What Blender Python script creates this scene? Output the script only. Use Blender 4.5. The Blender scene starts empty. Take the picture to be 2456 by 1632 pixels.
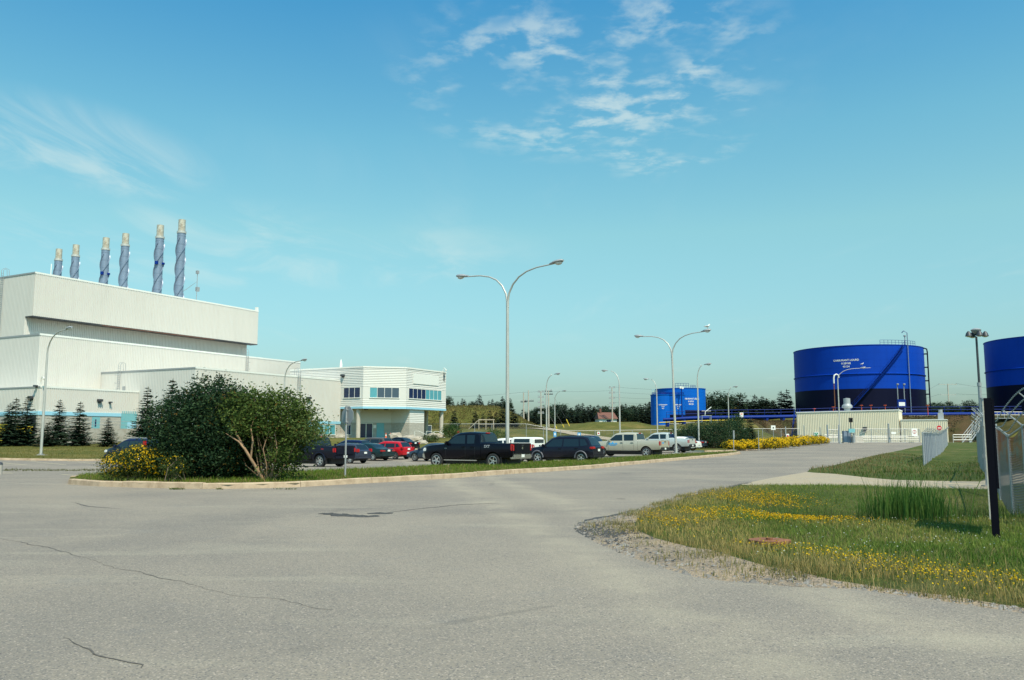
import bpy, bmesh, math, random
import numpy as np
from mathutils import Vector, Matrix
from mathutils.geometry import delaunay_2d_cdt

sc = bpy.context.scene
COL = sc.collection
rnd = random.Random(7)
rng = np.random.default_rng(7)
R = math.radians
PI = math.pi

# ------------------------------------------------------------------ camera
F_PX, CX, CY, YH, EYE = 2008.0, 1228.0, 816.0, 1045.0, 1.6
TH = math.atan((YH - CY) / F_PX)
cam_d = bpy.data.cameras.new('camera'); cam = bpy.data.objects.new('camera', cam_d); COL.objects.link(cam)
cam.location = (0, 0, EYE); cam.rotation_euler = (PI / 2 + TH, 0, 0)
cam_d.sensor_width = 36.0; cam_d.lens = F_PX / 2456.0 * 36.0
cam_d.clip_start = 0.1; cam_d.clip_end = 6000
sc.camera = cam

# ------------------------------------------------------------------ sun, sky, exposure
SUN_EL, SUN_AZ = R(57), R(-62)            # azimuth of the direction towards the sun, ccw from +X
to_sun = Vector((math.cos(SUN_EL) * math.cos(SUN_AZ), math.cos(SUN_EL) * math.sin(SUN_AZ), math.sin(SUN_EL)))
sd = bpy.data.lights.new('sun', 'SUN'); sd.energy = 4.8; sd.angle = R(0.55); sd.color = (1.0, 0.88, 0.69)
so = bpy.data.objects.new('sun', sd); COL.objects.link(so)
so.rotation_euler = (-to_sun).to_track_quat('-Z', 'Y').to_euler(); so.location = (30, -40, 60)

world = bpy.data.worlds.new('World'); sc.world = world; world.use_nodes = True
def build_world():
    nt = world.node_tree; nt.nodes.clear(); L = nt.links.new
    def nd(t, **k):
        n = nt.nodes.new(t)
        for a, b in k.items(): setattr(n, a, b)
        return n
    out = nd('ShaderNodeOutputWorld'); bg = nd('ShaderNodeBackground'); bg.inputs[1].default_value = 0.11
    L(bg.outputs[0], out.inputs[0])
    sky = nd('ShaderNodeTexSky', sky_type='NISHITA'); sky.sun_disc = False
    sky.sun_elevation = SUN_EL; sky.sun_rotation = PI / 2 - SUN_AZ
    sky.altitude = 0; sky.air_density = 1.25; sky.dust_density = 1.6; sky.ozone_density = 1.4
    tint = nd('ShaderNodeMix', data_type='RGBA', blend_type='MULTIPLY'); tint.inputs[0].default_value = 1
    tc = nd('ShaderNodeTexCoord')
    sep = nd('ShaderNodeSeparateXYZ'); L(tc.outputs['Generated'], sep.inputs[0])
    cr = nd('ShaderNodeValToRGB'); L(sep.outputs[2], cr.inputs[0]); el = cr.color_ramp.elements     # colour of the air, horizon to zenith (halved)
    el[0].position = 0.05; el[0].color = (0.355, 0.50, 0.56, 1); el[1].position = 0.48; el[1].color = (0.185, 0.58, 0.67, 1)
    e2 = el.new(0.235); e2.color = (0.455, 0.68, 0.57, 1); e3 = el.new(0.34); e3.color = (0.36, 0.68, 0.62, 1)
    dbl = nd('ShaderNodeVectorMath', operation='SCALE'); L(cr.outputs[0], dbl.inputs[0]); dbl.inputs['Scale'].default_value = 2.07
    L(sky.outputs[0], tint.inputs[6]); L(dbl.outputs[0], tint.inputs[7])
    def m(op, a, b=None, c=None):
        n = nd('ShaderNodeMath', operation=op)
        for i, v in enumerate((a, b, c)):
            if v is None: continue
            if isinstance(v, (int, float)): n.inputs[i].default_value = v
            else: L(v, n.inputs[i])
        return n.outputs[0]
    zz = m('MAXIMUM', sep.outputs[2], 0.04)
    px = m('DIVIDE', sep.outputs[0], zz); py = m('DIVIDE', sep.outputs[1], zz)
    cmb = nd('ShaderNodeCombineXYZ'); L(px, cmb.inputs[0]); L(py, cmb.inputs[1])
    def noise(scale, detail, rough, dist=0.0, vec=None, sc3=(1, 1, 1), rot=0.0):
        mp = nd('ShaderNodeMapping'); mp.inputs['Scale'].default_value = sc3; mp.inputs['Rotation'].default_value = (0, 0, rot)
        L(vec or cmb.outputs[0], mp.inputs[0])
        n = nd('ShaderNodeTexNoise'); n.inputs['Scale'].default_value = scale; n.inputs['Detail'].default_value = detail
        n.inputs['Roughness'].default_value = rough; n.inputs['Distortion'].default_value = dist
        L(mp.outputs[0], n.inputs['Vector']); return n.outputs[0]
    def ramp(v, a, b):
        n = nd('ShaderNodeMapRange', interpolation_type='SMOOTHSTEP'); L(v, n.inputs[0])
        n.inputs[1].default_value = a; n.inputs[2].default_value = b; return n.outputs[0]
    def blob(pxx, pyy, rx, ry):            # soft patch of cloud deck round a point of the sky plane
        dx = m('DIVIDE', m('SUBTRACT', px, pxx), rx); dy = m('DIVIDE', m('SUBTRACT', py, pyy), ry)
        d2 = m('ADD', m('MULTIPLY', dx, dx), m('MULTIPLY', dy, dy))
        return m('SUBTRACT', 1.0, ramp(d2, 0.1, 1.0))
    # flakes of altocumulus ahead, thin cirrus streaks elsewhere
    flakes = m('MULTIPLY', ramp(noise(8.0, 5, 0.58, 0.15), 0.42, 0.66), ramp(noise(2.3, 4, 0.6, 0.2), 0.36, 0.58))
    deck = m('MAXIMUM', blob(0.22, 2.32, 0.62, 0.75), blob(0.55, 2.75, 0.30, 0.55))
    fl = m('MULTIPLY', m('MULTIPLY', flakes, deck), 0.54)
    streak = m('MULTIPLY', ramp(noise(1.3, 6, 0.6, 0.6, sc3=(0.9, 0.32, 1), rot=0.7), 0.50, 0.80), ramp(noise(0.45, 2, 0.5), 0.42, 0.62))
    low = m('MULTIPLY', streak, 0.22)
    veil1 = m('MULTIPLY', m('MULTIPLY', blob(-1.55, 2.9, 0.5, 0.7), ramp(noise(2.2, 5, 0.6, 0.8, sc3=(1.4, 0.5, 1), rot=0.5), 0.38, 0.72)), 0.42)
    veil2 = m('MULTIPLY', m('MULTIPLY', blob(-1.5, 4.6, 1.9, 1.3), ramp(noise(1.6, 5, 0.6, 0.8, sc3=(1.0, 0.5, 1), rot=-0.5), 0.42, 0.78)), 0.42)
    cl = m('MAXIMUM', m('MAXIMUM', fl, low), m('MAXIMUM', veil1, veil2))
    mix = nd('ShaderNodeMix', data_type='RGBA'); L(cl, mix.inputs[0]); L(tint.outputs[2], mix.inputs[6])
    mix.inputs[7].default_value = (6.2, 7.0, 6.6, 1)
    L(mix.outputs[2], bg.inputs[0])
build_world()
vs = sc.view_settings
sc.display_settings.display_device = 'sRGB'
vs.view_transform = 'Standard'; vs.look = 'None'; vs.gamma = 1.0; vs.use_curve_mapping = False
vs.exposure = 0.2
sc.cycles.max_bounces = 6; sc.cycles.diffuse_bounces = 3; sc.cycles.glossy_bounces = 3
sc.cycles.transmission_bounces = 4; sc.cycles.transparent_max_bounces = 8
sc.cycles.caustics_reflective = False; sc.cycles.caustics_refractive = False

# ------------------------------------------------------------------ pixel -> place helpers
_c, _s = math.cos(TH), math.sin(TH)
def ray(px, py):
    x = (px - CX) / F_PX; y = -(py - CY) / F_PX
    return Vector((x, _c - y * _s, _s + y * _c))
def at_y(px, py, Y):
    r = ray(px, py); return Vector((0, 0, EYE)) + r * (Y / r.y)
def at_z(px, py, z):
    r = ray(px, py); return Vector((0, 0, EYE)) + r * ((z - EYE) / r.z)
def ss(a, b, x):
    t = np.clip((np.asarray(x, float) - a) / (b - a), 0, 1); return t * t * (3 - 2 * t)

def H(x, y):
    """Height of the land."""
    x = np.asarray(x, float); y = np.asarray(y, float)
    h = -0.55 * np.exp(-((x + 12) / 18) ** 2 - ((y - 66) / 20) ** 2)
    h = h + 0.35 * ss(90, 140, y) * ss(10, 40, x)
    h = h + 0.45 * ss(62, 94, y) * ss(-20, -30, x) * (1 - ss(98, 116, y))
    h = h + 1.15 * ss(98, 116, y) * ss(9, 2, x)
    P = 3.0 + 1.5 * ss(28, 42, x) + 0.9 * ss(55, 75, x)
    s0 = 146 + 17 * ss(46, 52, x) * (1 - ss(84, 92, x))
    base = ss(0, 1, (y - s0) / (26 - 16 * ss(44, 52, x)))
    h = h * (1 - base) + P * base
    h = h + 1.7 * ss(10, 18, x) * (1 - ss(31, 33, x)) * ss(184, 193, y)
    h = h + 1.0 * ss(60, 75, x) * ss(172, 190, y)
    h = h + 5.3 * ss(9, -5, x) * ss(176, 196, y) * (1 - 0.6 * ss(-30, -60, x))
    # swale between the fences on the right
    dx = x - (29.5 + (y - 57) * 0.545)
    h = h - 0.55 * np.exp(-(dx / 3.2) ** 2) * ss(33, 45, y) * (1 - ss(85, 110, y))
    return h
def Hf(x, y): return float(H(x, y))
def G(px, py, dz=0.0):
    """Point of the land seen at a pixel."""
    z = 0.0
    for _ in range(30):
        p = at_z(px, py, min(z + dz, EYE - 0.05)); z = 0.5 * z + 0.5 * Hf(p.x, p.y)
    return Vector((p.x, p.y, Hf(p.x, p.y) + dz))

# ------------------------------------------------------------------ object helpers
def link(o, parent=None):
    COL.objects.link(o)
    if parent is not None: o.parent = parent
    return o
def thing(name, label, cat, loc=(0, 0, 0), rz=0.0, group=None, kind=None):
    o = bpy.data.objects.new(name, None); o.location = loc; o.rotation_euler = (0, 0, rz); o.empty_display_size = 0.3
    return tag(link(o), label, cat, group, kind)
def tag(o, label=None, cat=None, group=None, kind=None):
    if label: o['label'] = label
    if cat: o['category'] = cat
    if group: o['group'] = group
    if kind: o['kind'] = kind
    return o
def smooth(me, ang=40):
    try: me.shade_smooth()
    except Exception:
        for p in me.polygons: p.use_smooth = True
    try: me.set_sharp_from_angle(angle=R(ang))
    except Exception: pass

class MB:
    """collects shapes, build() links them as one mesh object"""
    def __init__(s): s.v = []; s.f = []; s.mi = []
    def add(s, verts, faces, mi=0):
        b = len(s.v); s.v.extend([tuple(p) for p in verts]); s.f.extend([[b + i for i in f] for f in faces]); s.mi.extend([mi] * len(faces)); return s
    def box(s, x0, x1, y0, y1, z0, z1, mi=0):
        v = [(x0, y0, z0), (x1, y0, z0), (x1, y1, z0), (x0, y1, z0), (x0, y0, z1), (x1, y0, z1), (x1, y1, z1), (x0, y1, z1)]
        return s.add(v, [(0, 3, 2, 1), (4, 5, 6, 7), (0, 1, 5, 4), (1, 2, 6, 5), (2, 3, 7, 6), (3, 0, 4, 7)], mi)
    def tube(s, pts, rad, n=8, cap=True, mi=0):
        pts = [Vector(p) for p in pts]; rr = rad if hasattr(rad, '__len__') else [rad] * len(pts)
        rings = []; prev = None
        for i, p in enumerate(pts):
            d = (pts[min(i + 1, len(pts) - 1)] - pts[max(i - 1, 0)]).normalized()
            if prev is None:
                a = Vector((0, 0, 1)) if abs(d.z) < 0.9 else Vector((1, 0, 0))
                u = d.cross(a).normalized()
            else:
                u = (prev - d * prev.dot(d)).normalized()
            prev = u; w = d.cross(u)
            rings.append([p + (u * math.cos(2 * PI * k / n) + w * math.sin(2 * PI * k / n)) * rr[i] for k in range(n)])
        v = [q for r in rings for q in r]; f = []
        for i in range(len(pts) - 1):
            for k in range(n):
                f.append((i * n + k, i * n + (k + 1) % n, (i + 1) * n + (k + 1) % n, (i + 1) * n + k))
        if cap: f += [tuple(range(n))[::-1], tuple((len(pts) - 1) * n + k for k in range(n))]
        return s.add(v, f, mi)
    def cyl(s, x, y, z0, z1, r, n=16, r1=None, mi=0): return s.tube([(x, y, z0), (x, y, z1)], [r, r if r1 is None else r1], n, mi=mi)
    def lathe(s, prof, n=24, c=(0, 0, 0), axis='z', mi=0):
        v = []; f = []; m = len(prof)
        for k in range(n):
            a = 2 * PI * k / n
            for r, h in prof:
                if axis == 'z': v.append((c[0] + r * math.cos(a), c[1] + r * math.sin(a), c[2] + h))
                else: v.append((c[0] + r * math.cos(a), c[1] + h, c[2] + r * math.sin(a)))
        for k in range(n):
            for j in range(m - 1):
                a, b = k * m + j, ((k + 1) % n) * m + j
                f.append((a, b, b + 1, a + 1) if axis == 'z' else (a, a + 1, b + 1, b))
        return s.add(v, f, mi)
    def prism(s, poly, z0, z1, mi=0):
        n = len(poly); v = [(p[0], p[1], z0) for p in poly] + [(p[0], p[1], z1) for p in poly]
        f = [tuple(range(n))[::-1], tuple(range(n, 2 * n))] + [(i, (i + 1) % n, n + (i + 1) % n, n + i) for i in range(n)]
        return s.add(v, f, mi)
    def mesh(s, name, mats, sm=None):
        me = bpy.data.meshes.new(name); me.from_pydata(s.v, [], s.f)
        for m_ in (mats if isinstance(mats, (list, tuple)) else [mats]): me.materials.append(m_)
        if any(s.mi): me.polygons.foreach_set('material_index', s.mi)
        me.update()
        if sm: smooth(me, sm)
        return me
    def build(s, name, mats, parent=None, sm=None, loc=None, rz=0.0):
        o = bpy.data.objects.new(name, s.mesh(name, mats, sm))
        if loc is not None: o.location = loc
        o.rotation_euler = (0, 0, rz)
        return link(o, parent)

def cards(name, quads, cols, mat, tri=False):
    """one mesh out of many loose leaf quads / blades with a colour each"""
    k = 3 if tri else 4
    q = np.asarray(quads, np.float32).reshape(-1, k, 3); n = len(q)
    me = bpy.data.meshes.new(name); me.vertices.add(n * k); me.vertices.foreach_set('co', q.reshape(-1))
    me.loops.add(n * k); me.polygons.add(n)
    me.loops.foreach_set('vertex_index', np.arange(n * k, dtype=np.int32))
    me.polygons.foreach_set('loop_start', np.arange(0, n * k, k, dtype=np.int32))
    me.polygons.foreach_set('loop_total', np.full(n, k, np.int32))
    me.update(calc_edges=True)
    a = me.attributes.new('tone', 'FLOAT_COLOR', 'POINT')
    c = np.ones((n, k, 4), np.float32); c[:, :, :3] = np.asarray(cols, np.float32)[:, None, :]
    a.data.foreach_set('color', c.reshape(-1)); me.materials.append(mat)
    return me
def copy_tree(o, parent=None):
    c = o.copy(); COL.objects.link(c); c.parent = parent
    for ch in list(o.children): copy_tree(ch, c)
    return c

# ------------------------------------------------------------------ materials
def new_mat(name):
    m = bpy.data.materials.new(name); m.use_nodes = True
    nt = m.node_tree; return m, nt, nt.nodes['Principled BSDF']
def mat(name, col, rough=0.6, metal=0.0, var=0.12, scale=6.0, bump=0.0, bscale=40.0, spec=0.5, coat=0.0, stretch=(1, 1, 1), dirt=None):
    """plain surface with uneven tone and fine relief"""
    m, nt, b = new_mat(name); L = nt.links.new
    tc = nt.nodes.new('ShaderNodeTexCoord'); mp = nt.nodes.new('ShaderNodeMapping'); mp.inputs['Scale'].default_value = stretch
    L(tc.outputs['Object'], mp.inputs[0])
    n = nt.nodes.new('ShaderNodeTexNoise'); n.inputs['Scale'].default_value = scale; n.inputs['Detail'].default_value = 6; n.inputs['Roughness'].default_value = 0.6
    L(mp.outputs[0], n.inputs['Vector'])
    r = nt.nodes.new('ShaderNodeValToRGB'); e = r.color_ramp.elements
    e[0].position = 0.3; e[1].position = 0.72
    e[0].color = tuple(c * (1 - var) for c in col) + (1,); e[1].color = tuple(min(1, c * (1 + var)) for c in col) + (1,)
    if dirt: e[0].color = tuple(dirt) + (1,)
    L(n.outputs[0], r.inputs[0]); L(r.outputs[0], b.inputs['Base Color'])
    b.inputs['Roughness'].default_value = rough; b.inputs['Metallic'].default_value = metal
    b.inputs['Specular IOR Level'].default_value = spec; b.inputs['Coat Weight'].default_value = coat
    if coat: b.inputs['Coat Roughness'].default_value = 0.06
    if bump:
        n2 = nt.nodes.new('ShaderNodeTexNoise'); n2.inputs['Scale'].default_value = bscale; n2.inputs['Detail'].default_value = 4
        L(mp.outputs[0], n2.inputs['Vector'])
        bp = nt.nodes.new('ShaderNodeBump'); bp.inputs['Strength'].default_value = bump; bp.inputs['Distance'].default_value = 0.02
        L(n2.outputs[0], bp.inputs['Height']); L(bp.outputs[0], b.inputs['Normal'])
    return m
def leaf_mat(name, rough=0.55, trans=0.35):
    m, nt, b = new_mat(name); L = nt.links.new
    a = nt.nodes.new('ShaderNodeAttribute'); a.attribute_name = 'tone'
    L(a.outputs['Color'], b.inputs['Base Color']); b.inputs['Roughness'].default_value = rough; b.inputs['Specular IOR Level'].default_value = 0.08
    t = nt.nodes.new('ShaderNodeBsdfTranslucent'); L(a.outputs['Color'], t.inputs[0])
    mx = nt.nodes.new('ShaderNodeMixShader'); mx.inputs[0].default_value = trans
    L(b.outputs[0], mx.inputs[1]); L(t.outputs[0], mx.inputs[2]); L(mx.outputs[0], nt.nodes['Material Output'].inputs[0])
    return m

def nodes_for(name):
    m, nt, b = new_mat(name); L = nt.links.new
    tc = nt.nodes.new('ShaderNodeTexCoord')
    def noise(scale, detail=5, rough=0.6, dist=0.0, sc3=(1, 1, 1), rot=0.0):
        mp = nt.nodes.new('ShaderNodeMapping'); mp.inputs['Scale'].default_value = sc3; mp.inputs['Rotation'].default_value = (0, 0, rot); L(tc.outputs['Object'], mp.inputs[0])
        n = nt.nodes.new('ShaderNodeTexNoise'); n.inputs['Scale'].default_value = scale; n.inputs['Detail'].default_value = detail; n.inputs['Roughness'].default_value = rough; n.inputs['Distortion'].default_value = dist
        L(mp.outputs[0], n.inputs['Vector']); return n.outputs[0]
    def rng_(v, a, b_, lo=0.0, hi=1.0, st=True):
        n = nt.nodes.new('ShaderNodeMapRange'); n.interpolation_type = 'SMOOTHSTEP' if st else 'LINEAR'
        L(v, n.inputs[0]); n.inputs[1].default_value = a; n.inputs[2].default_value = b_; n.inputs[3].default_value = lo; n.inputs[4].default_value = hi; return n.outputs[0]
    def mix(f, a, b_, mode='MIX'):
        n = nt.nodes.new('ShaderNodeMix'); n.data_type = 'RGBA'; n.blend_type = mode
        for i, v in ((0, f), (6, a), (7, b_)):
            if isinstance(v, (int, float)): n.inputs[i].default_value = v
            elif isinstance(v, tuple): n.inputs[i].default_value = v + (1,)
            else: L(v, n.inputs[i])
        return n.outputs[2]
    def math_(op, a, b_=None):
        n = nt.nodes.new('ShaderNodeMath'); n.operation = op
        for i, v in enumerate((a, b_)):
            if v is None: continue
            if isinstance(v, (int, float)): n.inputs[i].default_value = v
            else: L(v, n.inputs[i])
        return n.outputs[0]
    def bump(h, st, dist=0.02):
        n = nt.nodes.new('ShaderNodeBump'); n.inputs['Strength'].default_value = st; n.inputs['Distance'].default_value = dist
        L(h, n.inputs['Height']); L(n.outputs[0], b.inputs['Normal'])
    def voro(scale, feat='F1', sc3=(1, 1, 1), out='Distance', rnd_=1.0, src=None):
        mp = nt.nodes.new('ShaderNodeMapping'); mp.inputs['Scale'].default_value = sc3; L(src or tc.outputs['Object'], mp.inputs[0])
        n = nt.nodes.new('ShaderNodeTexVoronoi'); n.feature = feat; n.inputs['Scale'].default_value = scale; n.inputs['Randomness'].default_value = rnd_
        L(mp.outputs[0], n.inputs['Vector']); return n.outputs[out]
    return m, nt, b, L, tc, noise, rng_, mix, math_, bump, voro

def asphalt_mat():
    m, nt, b, L, tc, noise, rg, mix, mt, bump, voro = nodes_for('asphalt')
    big = noise(0.13, 5, 0.6, 0.6); mid = noise(0.9, 6, 0.65, 0.3); fine = noise(34, 3, 0.7); streak = noise(0.5, 4, 0.6, 0.8, (0.35, 1.6, 1), -0.9)
    c = mix(rg(big, 0.34, 0.66), (0.215, 0.188, 0.156), (0.300, 0.256, 0.200))
    c = mix(rg(streak, 0.52, 0.72, 0, 0.45), c, (0.36, 0.32, 0.245))
    c = mix(rg(mid, 0.55, 0.75, 0, 0.30), c, (0.165, 0.165, 0.165))
    stone = voro(78, out='Color'); sepn = nt.nodes.new('ShaderNodeSeparateColor'); L(stone, sepn.inputs[0])
    c = mix(rg(sepn.outputs[0], 0.0, 1.0, 0, 0.42, False), c, (0.10, 0.105, 0.115))
    c = mix(rg(sepn.outputs[1], 0.82, 1.0, 0, 0.55), c, (0.46, 0.385, 0.32))
    c = mix(rg(sepn.outputs[2], 0.86, 1.0, 0, 0.6), c, (0.055, 0.06, 0.07))
    # long hairline cracks
    wob = nt.nodes.new('ShaderNodeMix'); wob.data_type = 'VECTOR'
    cr = voro(0.085, 'DISTANCE_TO_EDGE', (1, 1, 0.001))
    n3 = noise(0.35, 5, 0.7)
    crack = mt('MULTIPLY', rg(mt('ADD', cr, mt('MULTIPLY', n3, 0.05)), 0.0255, 0.0285, 1, 0), rg(noise(0.22, 3), 0.46, 0.56))
    c = mix(mt('MULTIPLY', crack, 0.22), c, (0.06, 0.06, 0.06))
    # dust swept into two turning tracks
    sp = nt.nodes.new('ShaderNodeSeparateXYZ'); L(tc.outputs['Object'], sp.inputs[0])
    ln = mt('ADD', mt('ADD', sp.outputs[0], mt('MULTIPLY', sp.outputs[1], 0.165)), mt('MULTIPLY', noise(0.25, 3), 0.9))
    for off in (3.25, 5.0):
        t_ = rg(mt('ABSOLUTE', mt('SUBTRACT', ln, off)), 0.05, 0.75, 1, 0)
        c = mix(mt('MULTIPLY', mt('MULTIPLY', t_, rg(mid, 0.3, 0.65)), 0.38), c, (0.40, 0.35, 0.26))
    L(c, b.inputs['Base Color']); b.inputs['Roughness'].default_value = 0.9; b.inputs['Specular IOR Level'].default_value = 0.15
    bump(mt('ADD', voro(62), mt('MULTIPLY', fine, 0.5)), 0.35, 0.012)
    return m
def grass_mat(name, c1, c2, dry, dryamt=0.35, sc_=1.0):
    m, nt, b, L, tc, noise, rg, mix, mt, bump, voro = nodes_for(name)
    c = mix(rg(noise(0.45 * sc_, 6, 0.65, 0.4), 0.35, 0.66), c1, c2)
    c = mix(rg(noise(0.16 * sc_, 5, 0.6, 0.5), 0.45, 0.70, 0, dryamt * 1.6), c, dry)
    f = noise(9 * sc_, 5, 0.75)
    c = mix(rg(f, 0.40, 0.62, 0.0, 0.55), c, tuple(x * 0.45 for x in c1))
    c = mix(rg(noise(22 * sc_, 3, 0.7), 0.58, 0.72, 0, 0.4), c, dry)
    L(c, b.inputs['Base Color']); b.inputs['Roughness'].default_value = 0.9; b.inputs['Specular IOR Level'].default_value = 0.15
    bump(mt('ADD', f, mt('MULTIPLY', noise(30 * sc_, 3, 0.7), 0.6)), 0.9, 0.06)
    return m
def gravel_mat(name, c1, c2, scale=30, sparse=0.0, dust=(0.40, 0.34, 0.26)):
    m, nt, b, L, tc, noise, rg, mix, mt, bump, voro = nodes_for(name)
    v = voro(scale, out='Color'); s = nt.nodes.new('ShaderNodeSeparateColor'); L(v, s.inputs[0])
    c = mix(rg(s.outputs[0], 0, 1, 0, 1, False), c1, c2)
    c = mix(rg(noise(0.9, 5, 0.65, 0.3), 0.40, 0.62, 0, 0.85), c, dust)
    c = mix(rg(noise(16, 4, 0.7), 0.56, 0.68, 0, 0.35), c, tuple(x * 0.5 for x in c1))
    L(c, b.inputs['Base Color']); b.inputs['Roughness'].default_value = 0.92
    bump(mt('ADD', voro(scale), noise(5, 4)), 0.7, 0.03)
    return m
def concrete_mat(name, col, stain=(0.24, 0.20, 0.15), amt=0.5, scale=2.2):
    m, nt, b, L, tc, noise, rg, mix, mt, bump, voro = nodes_for(name)
    c = mix(rg(noise(scale, 6, 0.65, 0.3), 0.40, 0.68, 0, amt), col, stain)
    c = mix(rg(noise(14, 4, 0.7), 0.55, 0.72, 0, 0.35), c, tuple(x * 0.6 for x in col))
    L(c, b.inputs['Base Color']); b.inputs['Roughness'].default_value = 0.88
    bump(noise(20, 5, 0.7), 0.35, 0.02)
    return m
def block_mat(name, col, bw=0.4, bh=0.2):
    """split-face concrete block, laid along the object's x/z"""
    m, nt, b, L, tc, noise, rg, mix, mt, bump, voro = nodes_for(name)
    sp = nt.nodes.new('ShaderNodeSeparateXYZ'); L(tc.outputs['Object'], sp.inputs[0])
    cb = nt.nodes.new('ShaderNodeCombineXYZ'); L(mt('ADD', sp.outputs[0], sp.outputs[1]), cb.inputs[0]); L(sp.outputs[2], cb.inputs[1])
    br = nt.nodes.new('ShaderNodeTexBrick'); L(cb.outputs[0], br.inputs['Vector'])
    br.inputs['Scale'].default_value = 1; br.inputs['Brick Width'].default_value = bw; br.inputs['Row Height'].default_value = bh; br.inputs['Mortar Size'].default_value = 0.012
    br.inputs['Color1'].default_value = col + (1,); br.inputs['Color2'].default_value = tuple(x * 0.84 for x in col) + (1,); br.inputs['Mortar'].default_value = tuple(x * 0.55 for x in col) + (1,)
    c = mix(rg(noise(3, 5, 0.7), 0.45, 0.7, 0, 0.3), br.outputs[0], tuple(x * 0.7 for x in col))
    L(c, b.inputs['Base Color']); b.inputs['Roughness'].default_value = 0.9
    bump(mt('SUBTRACT', noise(24, 4), mt('MULTIPLY', br.outputs['Fac'], 1.2)), 0.5, 0.03)
    return m
def siding_mat(name, col, streak=(0.52, 0.50, 0.43), amt=0.16, metal_rough=0.48):
    """painted steel sheet with faint rain streaks and grime"""
    m, nt, b, L, tc, noise, rg, mix, mt, bump, voro = nodes_for(name)
    c = mix(rg(noise(1.2, 5, 0.65, 0, (1, 1, 0.06)), 0.46, 0.72, 0, amt), col, streak)
    c = mix(rg(noise(0.25, 4, 0.6), 0.42, 0.68, 0, amt * 0.8), c, tuple(x * 0.82 for x in col))
    L(c, b.inputs['Base Color']); b.inputs['Roughness'].default_value = metal_rough; b.inputs['Specular IOR Level'].default_value = 0.12
    return m
def paint_mat(name, col, metallic=0.0, rough=0.32):
    m, nt, b, L, tc, noise, rg, mix, mt, bump, voro = nodes_for(name)
    c = mix(rg(noise(1.6, 4, 0.6), 0.4, 0.75, 0, 0.22), col, tuple(min(1, x * 1.15 + 0.003) for x in col))
    sp = nt.nodes.new('ShaderNodeSeparateXYZ'); L(tc.outputs['Object'], sp.inputs[0])
    dust = mt('MULTIPLY', rg(sp.outputs[2], 0.25, 0.75, 0.22, 0.0), rg(noise(2.5, 5, 0.7), 0.35, 0.7, 0.3, 1))
    c = mix(dust, c, (0.16, 0.14, 0.12))
    L(c, b.inputs['Base Color']); b.inputs['Metallic'].default_value = metallic; b.inputs['Roughness'].default_value = rough
    b.inputs['Specular IOR Level'].default_value = 0.12; b.inputs['Coat Weight'].default_value = 0.28; b.inputs['Coat Roughness'].default_value = 0.05
    return m
def glass_mat(name, col=(0.02, 0.03, 0.035), rough=0.06):
    m, nt, b = new_mat(name); b.inputs['Base Color'].default_value = col + (1,); b.inputs['Roughness'].default_value = rough
    b.inputs['Specular IOR Level'].default_value = 0.5; return m
M = {}
M['asphalt'] = asphalt_mat()
M['grass'] = grass_mat('mown_grass', (0.085, 0.095, 0.018), (0.140, 0.132, 0.030), (0.24, 0.18, 0.058), 0.5)
M['verge'] = grass_mat('verge_soil_and_grass', (0.060, 0.090, 0.018), (0.100, 0.120, 0.028), (0.23, 0.18, 0.080), 0.4, 1.6)
M['dirt'] = gravel_mat('sandy_dirt', (0.13, 0.105, 0.08), (0.30, 0.23, 0.165), 26, dust=(0.315, 0.235, 0.155))
M['path'] = gravel_mat('pale_gravel', (0.28, 0.23, 0.165), (0.43, 0.36, 0.265), 34, dust=(0.385, 0.31, 0.21))
M['kerb'] = concrete_mat('kerb_concrete', (0.47, 0.355, 0.245), (0.26, 0.18, 0.115), 0.7)
M['concrete'] = concrete_mat('grey_concrete', (0.40, 0.375, 0.33))
M['column'] = concrete_mat('column_concrete', (0.52, 0.48, 0.41), amt=0.25)
M['block'] = block_mat('split_face_block', (0.50, 0.47, 0.41))
M['siding'] = siding_mat('cream_steel_siding', (0.615, 0.60, 0.56), (0.46, 0.445, 0.405))
M['siding2'] = siding_mat('cream_lap_siding', (0.66, 0.65, 0.61), amt=0.08)
M['shed'] = siding_mat('beige_steel_siding', (0.74, 0.67, 0.51), (0.58, 0.53, 0.40))
M['white'] = mat('white_paint', (0.76, 0.76, 0.71), 0.5, var=0.05)
M['trimblue'] = mat('pale_blue_trim', (0.30, 0.58, 0.72), 0.5, var=0.06)
M['teal'] = mat('teal_door_paint', (0.17, 0.42, 0.46), 0.5, var=0.08)
M['galv'] = mat('galvanised_steel', (0.36, 0.375, 0.385), 0.5, 0.3, 0.14, 14)
M['pole'] = mat('brushed_aluminium_pole', (0.52, 0.51, 0.47), 0.45, 0.3, 0.10, 9, stretch=(1, 1, 0.2))
M['darksteel'] = mat('dark_steel', (0.055, 0.06, 0.07), 0.5, 0.3)
M['black'] = mat('black_plastic', (0.018, 0.018, 0.02), 0.55)
M['rubber'] = mat('tyre_rubber', (0.028, 0.028, 0.03), 0.85, bump=0.2)
M['chrome'] = mat('chrome', (0.75, 0.75, 0.74), 0.16, 1.0, 0.04)
M['alloy'] = mat('wheel_alloy', (0.62, 0.62, 0.62), 0.28, 0.8, 0.06)
M['glass'] = glass_mat('tinted_glass', (0.012, 0.022, 0.030))
M['winblue'] = glass_mat('window_glass_navy', (0.018, 0.035, 0.085), 0.05)
M['winteal'] = mat('window_blind_teal', (0.09, 0.34, 0.40), 0.25, var=0.25, scale=3, stretch=(6, 6, 0.3), coat=0.6)
M['wingrey'] = glass_mat('window_glass_slate', (0.055, 0.09, 0.13), 0.05)
M['tanklight'] = siding_mat('tank_blue_paint', (0.002, 0.050, 0.40), (0.002, 0.038, 0.30), 0.35, 0.55)
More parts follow.
